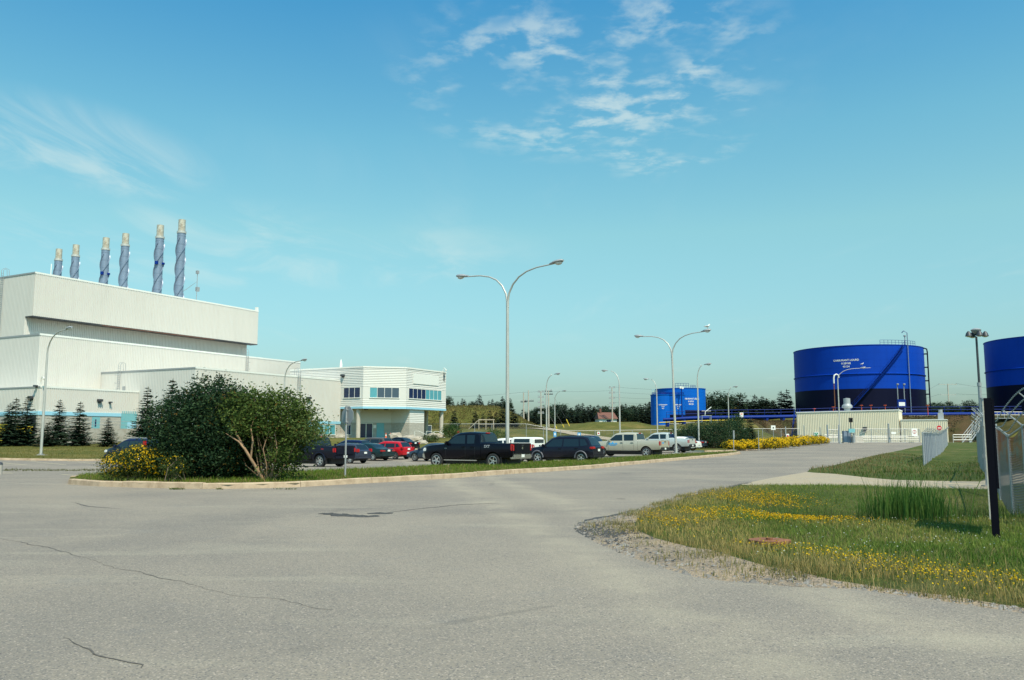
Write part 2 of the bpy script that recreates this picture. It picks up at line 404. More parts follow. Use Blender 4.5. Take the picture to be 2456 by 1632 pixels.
M['tanksmall'] = siding_mat('tank_light_blue_paint', (0.002, 0.115, 0.52), (0.002, 0.08, 0.38), 0.35, 0.55)
M['tankdark'] = siding_mat('tank_navy_paint', (0.003, 0.004, 0.022), (0.006, 0.007, 0.03), 0.3, 0.55)
M['pipeblue'] = mat('pipe_blue_paint', (0.003, 0.026, 0.20), 0.5, var=0.15, spec=0.15)
M['red'] = mat('red_lens', (0.42, 0.012, 0.015), 0.22, coat=0.5, var=0.15, scale=20)
M['amber'] = mat('amber_lens', (0.75, 0.25, 0.05), 0.25, coat=0.5)
M['lens'] = mat('clear_lens', (0.70, 0.72, 0.72), 0.12, coat=0.8, var=0.2, scale=30)
M['signred'] = mat('sign_red', (0.55, 0.02, 0.03), 0.5)
M['signwhite'] = mat('sign_white', (0.80, 0.80, 0.76), 0.5, var=0.04)
M['signback'] = mat('sign_back_aluminium', (0.40, 0.42, 0.43), 0.45, 0.4, 0.08)
M['signblue'] = mat('sign_blue', (0.05, 0.33, 0.65), 0.5)
M['signgreen'] = mat('sign_green', (0.02, 0.35, 0.17), 0.5)
M['orange'] = mat('cone_orange', (0.85, 0.13, 0.03), 0.6)
M['yellow'] = mat('yellow_paint', (0.75, 0.55, 0.05), 0.6)
M['linepaint'] = mat('worn_line_paint', (0.52, 0.44, 0.24), 0.85, var=0.35, scale=9, dirt=(0.26, 0.24, 0.2))
M['wood'] = mat('weathered_wood', (0.42, 0.36, 0.27), 0.85, var=0.25, scale=5, stretch=(1, 1, 0.15))
M['polewood'] = mat('utility_pole_wood', (0.46, 0.42, 0.36), 0.85, var=0.2, scale=4, stretch=(1, 1, 0.15))
M['rock'] = mat('pale_rock', (0.36, 0.315, 0.25), 0.9, var=0.25, scale=3, bump=0.6, bscale=8)
M['leaf'] = leaf_mat('leaf', 0.5, 0.30)
M['needle'] = leaf_mat('needle', 0.6, 0.15)
M['blade'] = leaf_mat('grass_blade', 0.65, 0.35)
M['petal'] = leaf_mat('petal', 0.6, 0.35)
M['bark'] = mat('bark', (0.20, 0.15, 0.105), 0.9, var=0.35, scale=8, bump=0.5, bscale=25, stretch=(1, 1, 0.3))
M['barklight'] = mat('warm_bark', (0.30, 0.19, 0.11), 0.85, var=0.3, scale=8, bump=0.4, stretch=(1, 1, 0.3))
M['rust'] = mat('rust', (0.20, 0.075, 0.035), 0.85, var=0.4, scale=6)
M['stack'] = mat('stack_grey_blue_paint', (0.21, 0.27, 0.36), 0.45, 0.25, 0.10, 1.2)
M['stacktip'] = mat('heat_stained_steel', (0.62, 0.55, 0.44), 0.4, 0.5, 0.45, 1.6, dirt=(0.30, 0.20, 0.13))
M['roofbrown'] = mat('brown_shingle', (0.17, 0.075, 0.055), 0.9, var=0.2)
M['chain'] = mat('weathered_chain_wire', (0.13, 0.15, 0.18), 0.6, 0.2, 0.25, 2)
# ------------------------------------------------------------------ the land, cut into its surfaces
def w2(lst): return [tuple(G(*p)[:2]) for p in lst]
ISL = w2([(164,1162),(240,1167),(335,1170),(486,1173),(547,1173),(630,1171.5),(710,1169),(832,1162),(994,1153),(1100,1146.5),(1204,1138.5),(1315,1131.5),(1420,1124.5),(1500,1116.5),(1580,1109),(1655,1102),(1719,1096),(1762,1091.5),(1776,1089)])
ISLB = w2([(1770,1086),(1715,1089),(1640,1092.5),(1550,1098),(1420,1106),(1315,1112.5),(1237,1117),(1103,1122),(980,1127.5),(860,1133),(720,1139),(600,1142),(400,1143.5),(260,1144.5),(190,1147),(168,1152)])
ISLAND1 = ISL + ISLB
ISLAND2 = w2([(1690,1084.5),(1740,1084),(1800,1080.5),(1870,1074.5),(1915,1070),(1932,1068)]) + [(41.5,119),(40,125),(30,118),(20,108),(14.5,97)]
ROAD_R = w2([(2456,1472),(2286,1446),(2049,1413),(1900,1408),(1813,1400),(1740,1394),(1671,1385),(1600,1366),(1529,1342),(1480,1324),(1434,1304),(1395,1282),(1378,1271),(1380,1263),(1387,1257),(1420,1248),(1458,1240.6),(1529,1221.7),(1623,1191),(1718,1172),(1775,1162.6)])
MOUTH = w2([(1805,1156),(1850,1147),(1895,1139),(1936,1132.5)])
ROAD_R2 = w2([(1975,1123),(2040,1106),(2110,1090),(2170,1078),(2207,1069)])
PATH_B = w2([(1822,1165),(1930,1165),(2049,1166),(2167,1171),(2366,1174)])
PATH_T = w2([(1950,1134),(2002,1137),(2080,1146),(2144,1151.5),(2250,1154),(2350,1155.5)])
DIRT_IN = w2([(2456,1462),(2286,1436),(2150,1418),(2000,1398),(1900,1381),(1847,1372),(1780,1352),(1707,1330),(1660,1322),(1618,1313),(1570,1300),(1535,1284),(1522,1268),(1529,1252),(1560,1226),(1620,1205),(1681,1185),(1740,1172)])
FR = [(74, 131), (90, 160)]
ASPH = [(-75,-25),(-75,52),(-46,56.5),(-36,58),(-30,59),(-26.5,63),(-23,72),(-20.5,82),(-17,92),(-11,99),(-3,102),(8,106),(20,114),(34,121),(40,128),(46,136),(52,150),(76,150),(73,138)] + ROAD_R2[::-1] + MOUTH[::-1] + ROAD_R[::-1] + [(6.2,5.6),(12,1.5),(40,-25)]
VERGE = ROAD_R + PATH_B + [(24,34),(40,30),(40,-25),(12,1.5),(6.2,5.6)]
DIRT = ROAD_R + DIRT_IN[::-1]
PATH = [ROAD_R[-1]] + MOUTH + PATH_T + [(22,37),(24,34)] + PATH_B[::-1]
FAR = ROAD_R2 + [(73,138),(76,150),(100,150),(100,60),(40,30),(24,34),(22,37)] + PATH_T[::-1] + [MOUTH[-1]]

def inpoly(P, poly):
    P = np.asarray(P, float); x, y = P[:, 0], P[:, 1]; r = np.zeros(len(P), bool); q = np.asarray(poly, float)
    for (x0, y0), (x1, y1) in zip(q, np.roll(q, -1, 0)):
        if y0 == y1: continue
        c = ((y0 > y) != (y1 > y)) & (x < (x1 - x0) * (y - y0) / (y1 - y0) + x0); r ^= c
    return r
def dist_line(P, line, closed=False):
    P = np.asarray(P, float)[:, :2]; L_ = [np.asarray(a[:2], float) for a in line]
    if closed: L_ = L_ + [L_[0]]
    d = np.full(len(P), 1e9)
    for a, b in zip(L_[:-1], L_[1:]):
        ab = b - a; t = np.clip(((P - a) @ ab) / max(ab @ ab, 1e-9), 0, 1)
        d = np.minimum(d, np.hypot(*(P - a - t[:, None] * ab).T))
    return d
_waves = [(rng.uniform(0, 2 * PI), rng.uniform(0, 2 * PI), s, a) for s, a in ((0.5, 1), (0.8, .8), (1.4, .55), (2.3, .4), (3.7, .28), (0.9, .8), (1.9, .5), (3.0, .3))]
def lump(x, y):
    r = 0
    for ang, ph, s, a in _waves: r = r + a * np.sin((x * math.cos(ang) + y * math.sin(ang)) * s * 1.7 + ph)
    return r / 3.0
def z_verge(x, y):
    P = np.stack([x, y], 1); d = np.minimum(dist_line(P, ROAD_R), dist_line(P, PATH_B))
    f = ss(0, 1.2, d)
    ditch = -0.55 * np.exp(-((y - 20.0 - 0.25 * (x - 8)) / 2.6) ** 2) * ss(4.2, 7.2, x) * (1 - ss(13, 16, x))
    return H(x, y) + f * (0.06 + 0.035 * lump(x, y)) + ditch * ss(0, 1.6, dist_line(P, PATH_B))
def z_far(x, y):
    P = np.stack([x, y], 1); d = np.minimum(dist_line(P, ROAD_R2), dist_line(P, PATH_T))
    return H(x, y) + ss(0, 2, d) * (0.10 + 0.05 * lump(x * .6, y * .6))
def z_isl(x, y):
    P = np.stack([x, y], 1); d = dist_line(P, ISLAND1, True)
    return H(x, y) + 0.115 + 0.06 * ss(0, 1.2, d) + 0.012 * lump(x, y)
def z_isl2(x, y): return H(x, y) + 0.13 + 0.02 * lump(x, y)
def z_ground(x, y): return H(x, y) + 0.10 * (1 - ss(135, 150, y)) + 0.0 * x
def z_dirt(x, y):
    P = np.stack([x, y], 1); return H(x, y) + 0.03 * ss(0, 0.5, dist_line(P, ROAD_R)) * (1 + 0.5 * lump(x * 3, y * 3)) + ss(0, 1.2, dist_line(P, ROAD_R)) * 0.03
REG = [('grass_island', ISLAND1, z_isl, 'grass'), ('shrub_island', ISLAND2, z_isl2, 'grass'), ('dirt_shoulder', DIRT, z_dirt, 'dirt'), ('grass_verge', VERGE, z_verge, 'verge'),
       ('berm_slope', [(47, 157), (56, 151.5), (112, 151.5), (112, 184), (47, 184)], z_ground, 'berm'), ('gravel_path', PATH, lambda x, y: H(x, y), 'path'), ('grass_bank', FAR, z_far, 'verge'), ('asphalt_road', ASPH, lambda x, y: H(x, y), 'asphalt'), ('ground', None, z_ground, 'grass')]
M['berm'] = grass_mat('rough_brown_bank', (0.052, 0.055, 0.018), (0.095, 0.080, 0.030), (0.135, 0.080, 0.042), 0.6)
def build_land():
    pts = []; edges = []; idx = {}
    def pid(p):
        k = (round(p[0], 3), round(p[1], 3))
        if k not in idx: idx[k] = len(pts); pts.append(k)
        return idx[k]
    for _, poly, _, _ in REG:
        if poly is None: continue
        for a, b in zip(poly, poly[1:] + poly[:1]):
            n = max(1, int(math.hypot(b[0] - a[0], b[1] - a[1]) / (0.8 if max(abs(a[0]), abs(a[1])) < 60 else 4)))
            ids = [pid((a[0] + (b[0] - a[0]) * i / n, a[1] + (b[1] - a[1]) * i / n)) for i in range(n + 1)]
            edges += [(i, j) for i, j in zip(ids[:-1], ids[1:]) if i != j]
    def grid(x0, x1, y0, y1, st, hole=None):
        for i in range(int((x1 - x0) / st) + 1):
            for j in range(int((y1 - y0) / st) + 1):
                x = x0 + i * st + rng.uniform(-.2, .2) * st; y = y0 + j * st + rng.uniform(-.2, .2) * st
                if hole and hole[0] < x < hole[1] and hole[2] < y < hole[3]: continue
                pid((x, y))
    grid(0.8, 17, 5.5, 31, 0.36)
    grid(-30, 34, 3, 62, 1.3, (0.8, 17, 5.5, 31))
    grid(-90, 110, -26, 218, 3.6, (-30, 34, 3, 62))
    grid(-330, 420, -60, 420, 26, (-90, 110, -26, 218))
    for X in range(-3000, 3001, 500):
        for Y in list(range(700, 4001, 600)) + [-300]: pid((X + .3, Y + .7))
    vv, ee, ff, *_ = delaunay_2d_cdt([Vector(p) for p in pts], edges, [], 0, 1e-4)
    V = np.array([tuple(v) for v in vv]); T = np.array([f for f in ff if len(f) == 3])
    C = V[T].mean(1); left = np.ones(len(T), bool)
    for name, poly, zf, mk in REG:
        sel = left.copy() if poly is None else (left & inpoly(C, poly))
        left &= ~sel; t = T[sel]
        if not len(t): continue
        u, inv = np.unique(t, return_inverse=True); P = V[u]; z = zf(P[:, 0], P[:, 1])
        me = bpy.data.meshes.new(name); me.from_pydata(np.column_stack([P, z]).tolist(), [], inv.reshape(-1, 3).tolist())
        bm = bmesh.new(); bm.from_mesh(me); bmesh.ops.recalc_face_normals(bm, faces=bm.faces)
        if sum(f.normal.z for f in bm.faces) < 0: bmesh.ops.reverse_faces(bm, faces=bm.faces)
        bm.to_mesh(me); bm.free(); me.materials.append(M[mk]); smooth(me, 60)
        tag(link(bpy.data.objects.new(name, me)), kind='structure')
build_land()

# ------------------------------------------------------------------ kerbs, stone by stone
def resample(line, step):
    P = [Vector((p[0], p[1], 0)) for p in line]; out = [P[0]]; acc = 0.0
    for a, b in zip(P[:-1], P[1:]):
        d = (b - a).length; t = step - acc
        while t <= d: out.append(a + (b - a) * (t / d)); t += step
        acc = (acc + d) % step
    if (out[-1] - P[-1]).length > 0.05: out.append(P[-1])
    return out
def kerb(name, label, line, h=0.14, w=0.17, seg=3.0, mat_=None, side=1):
    k = bpy.data.objects.new(name, None); link(k); tag(k, label, kind='structure')
    pts = resample(line, 0.5); per = int(seg / 0.5)
    for i in range(0, len(pts) - 1, per):
        s = pts[i:i + per + 1]
        if len(s) < 2: continue
        mb = MB(); rows = []; tilt = rnd.uniform(-.012, .012); lift = rnd.uniform(-.008, .008)
        for j, p in enumerate(s):
            d = (s[min(j + 1, len(s) - 1)] - s[max(j - 1, 0)]).normalized(); nrm = Vector((-d.y, d.x, 0)) * side
            q = p.copy()
            if j == 0: q += d * 0.008
            if j == len(s) - 1: q -= d * 0.008
            z = Hf(q.x, q.y); hh = h + lift + tilt * (j / len(s) - .5) * 2 + rnd.uniform(-.007, .007)
            rows.append([q - nrm * 0.03 + Vector((0, 0, z - 0.1)), q + nrm * rnd.uniform(-.004, .006) + Vector((0, 0, z + hh - 0.025)), q + nrm * 0.03 + Vector((0, 0, z + hh)),
                         q + nrm * w + Vector((0, 0, z + hh)), q + nrm * w + Vector((0, 0, z - 0.1))])
        v = [p for r in rows for p in r]; f = []
        for j in range(len(rows) - 1):
            for c in range(4): a = j * 5 + c; f.append((a, a + 1, a + 6, a + 5) if side < 0 else (a + 1, a, a + 5, a + 6))
        f += [(0, 1, 2, 3, 4), tuple((len(rows) - 1) * 5 + c for c in (4, 3, 2, 1, 0))]
        mb.add(v, f).build('kerb_stone', mat_ or M['kerb'], k)
    return k
kerb('island_kerb', 'worn concrete kerb along the near side of the grass island', ISL, h=0.18, side=1)
kerb('island_back_kerb', 'concrete kerb on the parking side of the grass island', ISLB, side=1)
kerb('lawn_kerb', 'pale concrete kerb between the parking lot and the building lawn', [(-75,52),(-46,56.5),(-36,58),(-30,59),(-26.5,63),(-23,72),(-20.5,82),(-17,92),(-11,99),(-3,102),(8,106),(20,114),(34,121)], side=1)
kerb('shrub_island_kerb', 'pale kerb curving round the yellow flowering hedge', ISLAND2[:7], h=0.15, side=1)

# ------------------------------------------------------------------ paint and breaks in the asphalt
def strip(name, a, b, w, mk, label=None, dz=0.006):
    a = G(*a); b = G(*b); d = (b - a); d.z = 0; n = Vector((-d.y, d.x, 0)).normalized() * w / 2; K = 8; mb = MB(); v = []; f = []
    for i in range(K + 1):
        p = a.lerp(b, i / K)
        for s in (-1, 1):
            q = p + n * s * rnd.uniform(.85, 1.1); v.append((q.x, q.y, Hf(q.x, q.y) + dz))
    for i in range(K): f.append((2 * i, 2 * i + 2, 2 * i + 3, 2 * i + 1))
    o = mb.add(v, f).build(name, M[mk]); tag(o, label, kind='structure'); return o
for i, (a, b) in enumerate([((0,1110),(63,1116)),((62,1105.5),(159,1115.7)),((146,1104.7),(242,1114)),((218,1104),(262,1108)),((177,1127.5),(248,1130)),((148,1138.6),(176,1140.5)),((4,1135),(32,1136)),
                            ((690,1128),(760,1121)),((700,1112),(760,1117))]):
    strip('parking_line', a, b, 0.11, 'linepaint', 'worn yellow parking stall line')
def ragged(name, px, w0, mk, label, lip=0.0):
    """a broken line in the road surface with a slightly heaved lip"""
    P = [G(*p) for p in px]; pts = resample([(p.x, p.y) for p in P], 0.09); mb = MB(); v = []; f = []
    n = len(pts); wk = 0.0
    for i in range(1, n - 1):
        dd = (pts[min(i + 1, n - 1)] - pts[i - 1]).normalized(); wk = wk * .86 + rnd.uniform(-1, 1) * .028 * (1 + w0 * 4); pts[i] = pts[i] + Vector((-dd.y, dd.x, 0)) * wk
    for i, p in enumerate(pts):
        d = (pts[min(i + 1, n - 1)] - pts[max(i - 1, 0)]).normalized(); q = Vector((-d.y, d.x, 0)); t = math.sin(PI * (i + .5) / n) ** 0.6
        gate_ = 1.0 if w0 > .04 else max(.12, .5 + .7 * math.sin(i * .11) * math.sin(i * .037 + 1)); a = w0 * t * gate_ * rnd.uniform(.25, 1.4); b = w0 * t * gate_ * rnd.uniform(.1, 1.0); z = Hf(p.x, p.y)
        for off, dz in ((-a, .004), (-a * .3, .006 + lip * t * rnd.uniform(.4, 1)), (b * .4, .006 + lip * .4 * t), (b, .004)):
            r = p + q * off; v.append((r.x, r.y, z + dz))
    for i in range(n - 1):
        for c in range(3): a = i * 4 + c; f.append((a, a + 4, a + 5, a + 1))
    tag(mb.add(v, f).build(name, M[mk]), label, kind='structure')
M['hairline'] = mat('hairline_crack_dirt', (0.10, 0.09, 0.08), 0.95, var=0.4, scale=12)
M['bitumen'] = mat('broken_dark_asphalt', (0.055, 0.055, 0.055), 0.9, var=0.4, scale=20, bump=0.6, bscale=60)
ragged('road_crack', [(763,1233.5),(800,1235),(840,1238),(880,1240),(905,1237.5)], 0.16, 'bitumen', 'dark heaved crack in the middle of the road', 0.05)
ragged('road_crack', [(880,1233),(915,1232),(945,1231)], 0.13, 'bitumen', 'short dark crack right of the heaved road crack', 0.03)
ragged('road_crack', [(930,1230),(1000,1222),(1100,1212),(1200,1207)], 0.045, 'hairline', 'thin crack trailing off towards the parked cars')
ragged('road_crack', [(0,1293),(90,1310),(180,1333),(270,1365),(330,1376),(430,1395),(560,1430),(680,1440),(800,1464)], 0.014, 'hairline', 'long hairline crack across the left foreground')
ragged('road_crack', [(150,1530),(210,1558),(240,1570),(300,1592),(345,1606)], 0.011, 'hairline', 'hairline crack near the bottom left corner')
ragged('road_crack', [(170,1205),(215,1215),(290,1221)], 0.035, 'hairline', 'short crack left of the island tip')
ragged('road_crack', [(1489,1136.5),(1513,1137)], 0.12, 'bitumen', 'small dark tar patch on the far road lane')
ragged('road_crack', [(1478,1197),(1500,1197.5)], 0.05, 'bitumen', 'tiny tar mark on the near road lane')
ragged('road_edge_crack', [(1385,1257),(1420,1247.5),(1470,1237),(1529,1221)], 0.10, 'bitumen', 'crumbling dark asphalt edge at the verge tip', 0.02)
ragged('road_edge_crack', [(1700,1182),(1760,1166),(1800,1158)], 0.10, 'bitumen', 'dark asphalt edge by the gravel path mouth', 0.01)

tk = [(-2, 174), (6, 169), (12, 161), (18, 155), (25, 151), (34, 148)]; tp_ = resample(tk, 1.5); v = []; f = []
for i, p in enumerate(tp_):
    d = (tp_[min(i + 1, len(tp_) - 1)] - tp_[max(i - 1, 0)]).normalized(); q = Vector((-d.y, d.x, 0))
    for o_ in (-1.3, -.4, .4, 1.3): r_ = p + q * (o_ + rnd.uniform(-.15, .15)); v.append((r_.x, r_.y, Hf(r_.x, r_.y) + .12))
    if i: f += [((i - 1) * 4 + c, i * 4 + c, i * 4 + c + 1, (i - 1) * 4 + c + 1)[::-1] for c in range(3)]
tag(MB().add(v, f).build('dirt_track', M['path']), 'pale dirt track climbing the grass bank behind the fence', kind='structure')
def stones(name, label, n, region, size, cols, mat_, zf):
    """loose crumbs, too many to count"""
    V = []; Fc = []; b = 0
    base = [(1,0,0),(-1,0,0),(0,1,0),(0,-1,0),(0,0,.7),(0,0,-.4)]; tri = [(0,2,4),(2,1,4),(1,3,4),(3,0,4),(2,0,5),(1,2,5),(3,1,5),(0,3,5)]
    P = region(n)
    Z = zf(P[:, 0], P[:, 1])
    for (x, y), z in zip(P, Z):
        s = size * rng.lognormal(0, .5); a = rng.uniform(0, 6.28); ca, sa = math.cos(a), math.sin(a); st = rng.uniform(.6, 1.5)
        for p in base:
            q = (p[0] * st * rng.uniform(.7, 1.2), p[1] * rng.uniform(.7, 1.2), p[2] * rng.uniform(.7, 1.2))
            V.append((x + s * (q[0] * ca - q[1] * sa), y + s * (q[0] * sa + q[1] * ca), z + s * q[2] * .8))
        Fc += [(b + i, b + j, b + k) for i, j, k in tri]; b += 6
    me = bpy.data.meshes.new(name); me.from_pydata(V, [], Fc); me.materials.append(mat_)
    tag(link(bpy.data.objects.new(name, me)), label, 'gravel', kind='stuff')
def in_poly_pts(poly, n, wfun=None):
    q = np.asarray(poly); lo, hi = q.min(0), q.max(0); out = np.zeros((0, 2))
    while len(out) < n:
        P = rng.uniform(lo, hi, (n * 3 + 100, 2)); P = P[inpoly(P, poly)]
        if wfun is not None: P = P[rng.uniform(0, 1, len(P)) < wfun(P)]
        out = np.vstack([out, P])
    return out[:n]
stones('loose_gravel', 'grey gravel crumbs along the broken road edge', 2600, lambda n: in_poly_pts(DIRT, n, lambda P: np.exp(-dist_line(P, ROAD_R) / 0.22)), 0.017, None, mat('crumb_grey', (0.19, 0.175, 0.16), 0.9, var=0.6, scale=3), z_dirt)
stones('asphalt_crumbs', 'dark asphalt crumbs at the tip of the verge', 1700, lambda n: in_poly_pts(DIRT, n, lambda P: np.exp(-np.hypot(P[:, 0] - 1.4, P[:, 1] - 14.0) / 0.55) * np.exp(-dist_line(P, ROAD_R) / .5) + .01), 0.015, None, M['bitumen'], z_dirt)

# ------------------------------------------------------------------ grass blades
def blades(name, label, P, Z, hmin, hmax, width, colf, lean=0.35, mat_=None):
    n = len(P); h = rng.uniform(hmin, hmax, n) * rng.lognormal(0, .18, n); a = rng.uniform(0, 2 * PI, n); w = width * rng.uniform(.6, 1.4, n)
    side = np.stack([np.cos(a), np.sin(a), np.zeros(n)], 1) * w[:, None] / 2
    b = rng.uniform(0, 2 * PI, n); ln = h * rng.uniform(0, lean, n) * 2
    base = np.column_stack([P, Z - 0.01]); tip = base + np.column_stack([np.cos(b) * ln, np.sin(b) * ln, h])
    mid = base + np.column_stack([np.cos(b) * ln * .35, np.sin(b) * ln * .35, h * .6])
    q = np.concatenate([np.stack([base - side, base + side, mid + side * .7, mid - side * .7], 1)], 0)
    q2 = np.stack([mid - side * .7, mid + side * .7, tip + side * .12, tip - side * .12], 1)
    c = colf(P, n)
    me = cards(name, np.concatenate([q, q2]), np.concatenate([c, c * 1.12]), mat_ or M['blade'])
    return tag(link(bpy.data.objects.new(name, me)), label, 'grass', kind='stuff')
def mixcol(a, b, t): return np.asarray(a)[None] * (1 - t[:, None]) + np.asarray(b)[None] * t[:, None]
def verge_col(P, n):
    d = dist_line(P, DIRT_IN); t = np.clip(0.5 + 0.5 * lump(P[:, 0] * .8, P[:, 1] * .8) + rng.normal(0, .2, n), 0, 1)
    c = mixcol((.055, .105, .016), (.120, .165, .032), t)
    dry = np.clip(ss(2.4, 0.2, d) * .75 + ss(.2, .9, lump(P[:, 0] * .5 + 7, P[:, 1] * .5)) * .5 + rng.normal(0, .16, n), 0, 1) * (rng.uniform(0, 1, n) < .8)
    c = c * (1 - dry[:, None]) + np.array((.32, .235, .085))[None] * dry[:, None]
    return c * rng.uniform(1.0, 1.7, (n, 1))
VG = DIRT_IN + PATH_B + [(17, 27), (14.5, 21), (11, 14), (9, 8.5)]
def near_w(P): return np.clip(13.0 / np.hypot(P[:, 0], P[:, 1]), .15, 1) ** 1.6
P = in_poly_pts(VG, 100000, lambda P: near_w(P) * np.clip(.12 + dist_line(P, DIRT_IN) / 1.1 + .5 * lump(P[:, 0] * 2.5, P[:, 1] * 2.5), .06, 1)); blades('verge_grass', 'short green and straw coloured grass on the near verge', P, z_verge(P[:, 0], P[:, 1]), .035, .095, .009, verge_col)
P = in_poly_pts(VG, 7000, lambda P: np.exp(-dist_line(P, DIRT_IN) / .8) * near_w(P) * np.clip(.35 + lump(P[:, 0] * 2, P[:, 1] * 2), .03, 1)); blades('dry_grass', 'tall straw coloured grass fringing the dirt shoulder', P, z_verge(P[:, 0], P[:, 1]), .06, .17, .007, lambda P, n: mixcol((.42, .31, .13), (.17, .17, .05), rng.uniform(0, 1, n) ** 1.5))
P = in_poly_pts(DIRT, 4600, lambda P: np.exp(-dist_line(P, DIRT_IN) / .38) * np.clip(.3 + lump(P[:, 0] * 3, P[:, 1] * 3), .03, 1)); blades('sparse_weeds', 'sparse dry weeds standing in the dirt shoulder', P, z_dirt(P[:, 0], P[:, 1]), .03, .10, .008, lambda P, n: mixcol((.40, .30, .14), (.12, .14, .04), rng.uniform(0, 1, n)))
def isl_col(P, n):
    t = np.clip(.5 + .6 * lump(P[:, 0] * .5, P[:, 1] * .5) + rng.normal(0, .25, n), 0, 1); c = mixcol((.075, .15, .016), (.165, .205, .032), t)
    dry = (rng.uniform(0, 1, n) < .16 + .35 * ss(.5, .05, dist_line(P, ISL)) * ss(-3, -8, P[:, 0])); c[dry] = np.array((.30, .22, .10)) * rng.uniform(.7, 1.1, (dry.sum(), 1)); return c
def inset(P): return (dist_line(P, ISLAND1, True) > .2) * np.clip(32 / P[:, 1], .2, 1)
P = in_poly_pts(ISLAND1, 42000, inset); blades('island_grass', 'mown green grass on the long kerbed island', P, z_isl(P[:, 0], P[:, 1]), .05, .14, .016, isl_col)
P = in_poly_pts(FAR, 26000, lambda P: (np.hypot(P[:, 0] - 20, P[:, 1] - 38) < 38) * 1.0 * (dist_line(P, ROAD_R2) > .15) * np.clip(30 / P[:, 1], .1, 1)); blades('bank_grass', 'rough grass on the bank beyond the gravel path', P, z_far(P[:, 0], P[:, 1]), .07, .20, .024, lambda P, n: np.where((rng.uniform(0, 1, n) < .2 + .6 * ss(4, 0, dist_line(P, ROAD_R2 + MOUTH[-1:])))[:, None], mixcol((.30, .20, .09), (.22, .17, .08), rng.uniform(0, 1, n)), mixcol((.05, .10, .02), (.11, .14, .035), rng.uniform(0, 1, n))))
LAWN = [(-75, 53), (-46, 57.2), (-36, 58.6), (-30, 59.7), (-27, 64), (-40, 92), (-75, 92)]
P = in_poly_pts(LAWN, 16000); blades('lawn_grass', 'dry mown lawn in front of the spruces', P, z_ground(P[:, 0], P[:, 1]), .05, .12, .035, lambda P, n: mixcol((.105, .115, .025), (.21, .17, .055), np.clip(.5 + .5 * lump(P[:, 0] * .4, P[:, 1] * .4) + rng.normal(0, .3, n), 0, 1)))
# yellow flowers of the verge, white clover heads
def dots(name, label, P, Z, size, col, var=.15):
    n = len(P); q = []
    for k in range(2):
        a = rng.uniform(0, 2 * PI, n); e = rng.uniform(.2, 1.3, n); s = size * rng.uniform(.6, 1.4, n)
        u = np.stack([np.cos(a), np.sin(a), np.zeros(n)], 1); v = np.stack([-np.sin(a) * np.cos(e), np.cos(a) * np.cos(e), np.sin(e)], 1)
        c = np.column_stack([P, Z]); q.append(np.stack([c - u * s[:, None], c - v * s[:, None], c + u * s[:, None], c + v * s[:, None]], 1))
    c = np.asarray(col)[None] * rng.uniform(1 - var, 1 + var, (n, 1)); me = cards(name, np.concatenate(q), np.concatenate([c, c]), M['petal'])
    return tag(link(bpy.data.objects.new(name, me)), label, 'flowers', kind='stuff')
def band(P, px, r): return np.exp(-(dist_line(P, w2(px)) / r) ** 2)
P = in_poly_pts(VG, 4200, lambda P: np.clip(band(P, [(1560,1255),(1680,1247),(1790,1243),(1880,1252)], .9) + band(P, [(1760,1205),(1850,1190)], .9) * .8 + band(P, [(1660,1285),(1740,1300)], .5) * .4, 0, 1) * ss(-.5, .5, lump(P[:, 0] * 1.3, P[:, 1] * 1.3)))
dots('yellow_wildflowers', 'yellow wildflowers scattered over the far half of the verge', P, z_verge(P[:, 0], P[:, 1]) + rng.uniform(.05, .12, len(P)), .0105, (.70, .43, .015))
P = in_poly_pts(VG, 900, lambda P: np.clip(band(P, [(2010,1358),(2150,1385),(2260,1405),(2380,1415),(2450,1420)], .35) + .6 * band(P, [(1790,1325),(1950,1345)], .25), 0, 1))
dots('yellow_wildflowers', 'band of yellow wildflowers at the near right of the verge', P, z_verge(P[:, 0], P[:, 1]) + rng.uniform(.06, .13, len(P)), .0085, (.75, .50, .015))
P = in_poly_pts(VG, 800, lambda P: np.clip(band(P, [(2010,1225),(2100,1240)], 1.2) + .25 * band(P, [(2000,1330),(2300,1290)], 1.5), 0, 1))
dots('white_clover', 'white clover heads dotted through the verge grass', P, z_verge(P[:, 0], P[:, 1]) + rng.uniform(.05, .10, len(P)), .009, (.50, .52, .42))
# reeds in the ditch
rt = G(2228, 1257)
reed = thing('reed_clump', 'tall green reeds growing in the ditch beside the fence', 'reeds', (rt.x, rt.y, 0))
P = np.array([(rt.x, rt.y + .9)]) + rng.normal(0, 1, (900, 2)) * np.array([.36, .45]); P = P[(abs(P[:, 0] - rt.x) < .72)]
Zr = z_verge(P[:, 0], P[:, 1])
ro = blades('leaves', None, P, Zr, .38, .78, .018, lambda P, n: mixcol((.045, .11, .020), (.10, .18, .04), rng.uniform(0, 1, n)), .16); 
for k in ('kind', 'category'):
    if k in ro: del ro[k]
ro.parent = reed; ro.location = (-rt.x, -rt.y, 0)
P = rng.normal(0, 1, (1300, 2)) * np.array([1.7, .9]) + np.array([(rt.x + .2, rt.y + 1.3)]); P = P[(P[:, 0] > 4.5) & (P[:, 0] < 11.5)]
blades('ditch_grass', 'longer rough grass along the bottom of the ditch', P, z_verge(P[:, 0], P[:, 1]), .12, .30, .012, lambda P, n: mixcol((.04, .08, .02), (.16, .14, .05), rng.uniform(0, 1, n) ** 1.6), .3)
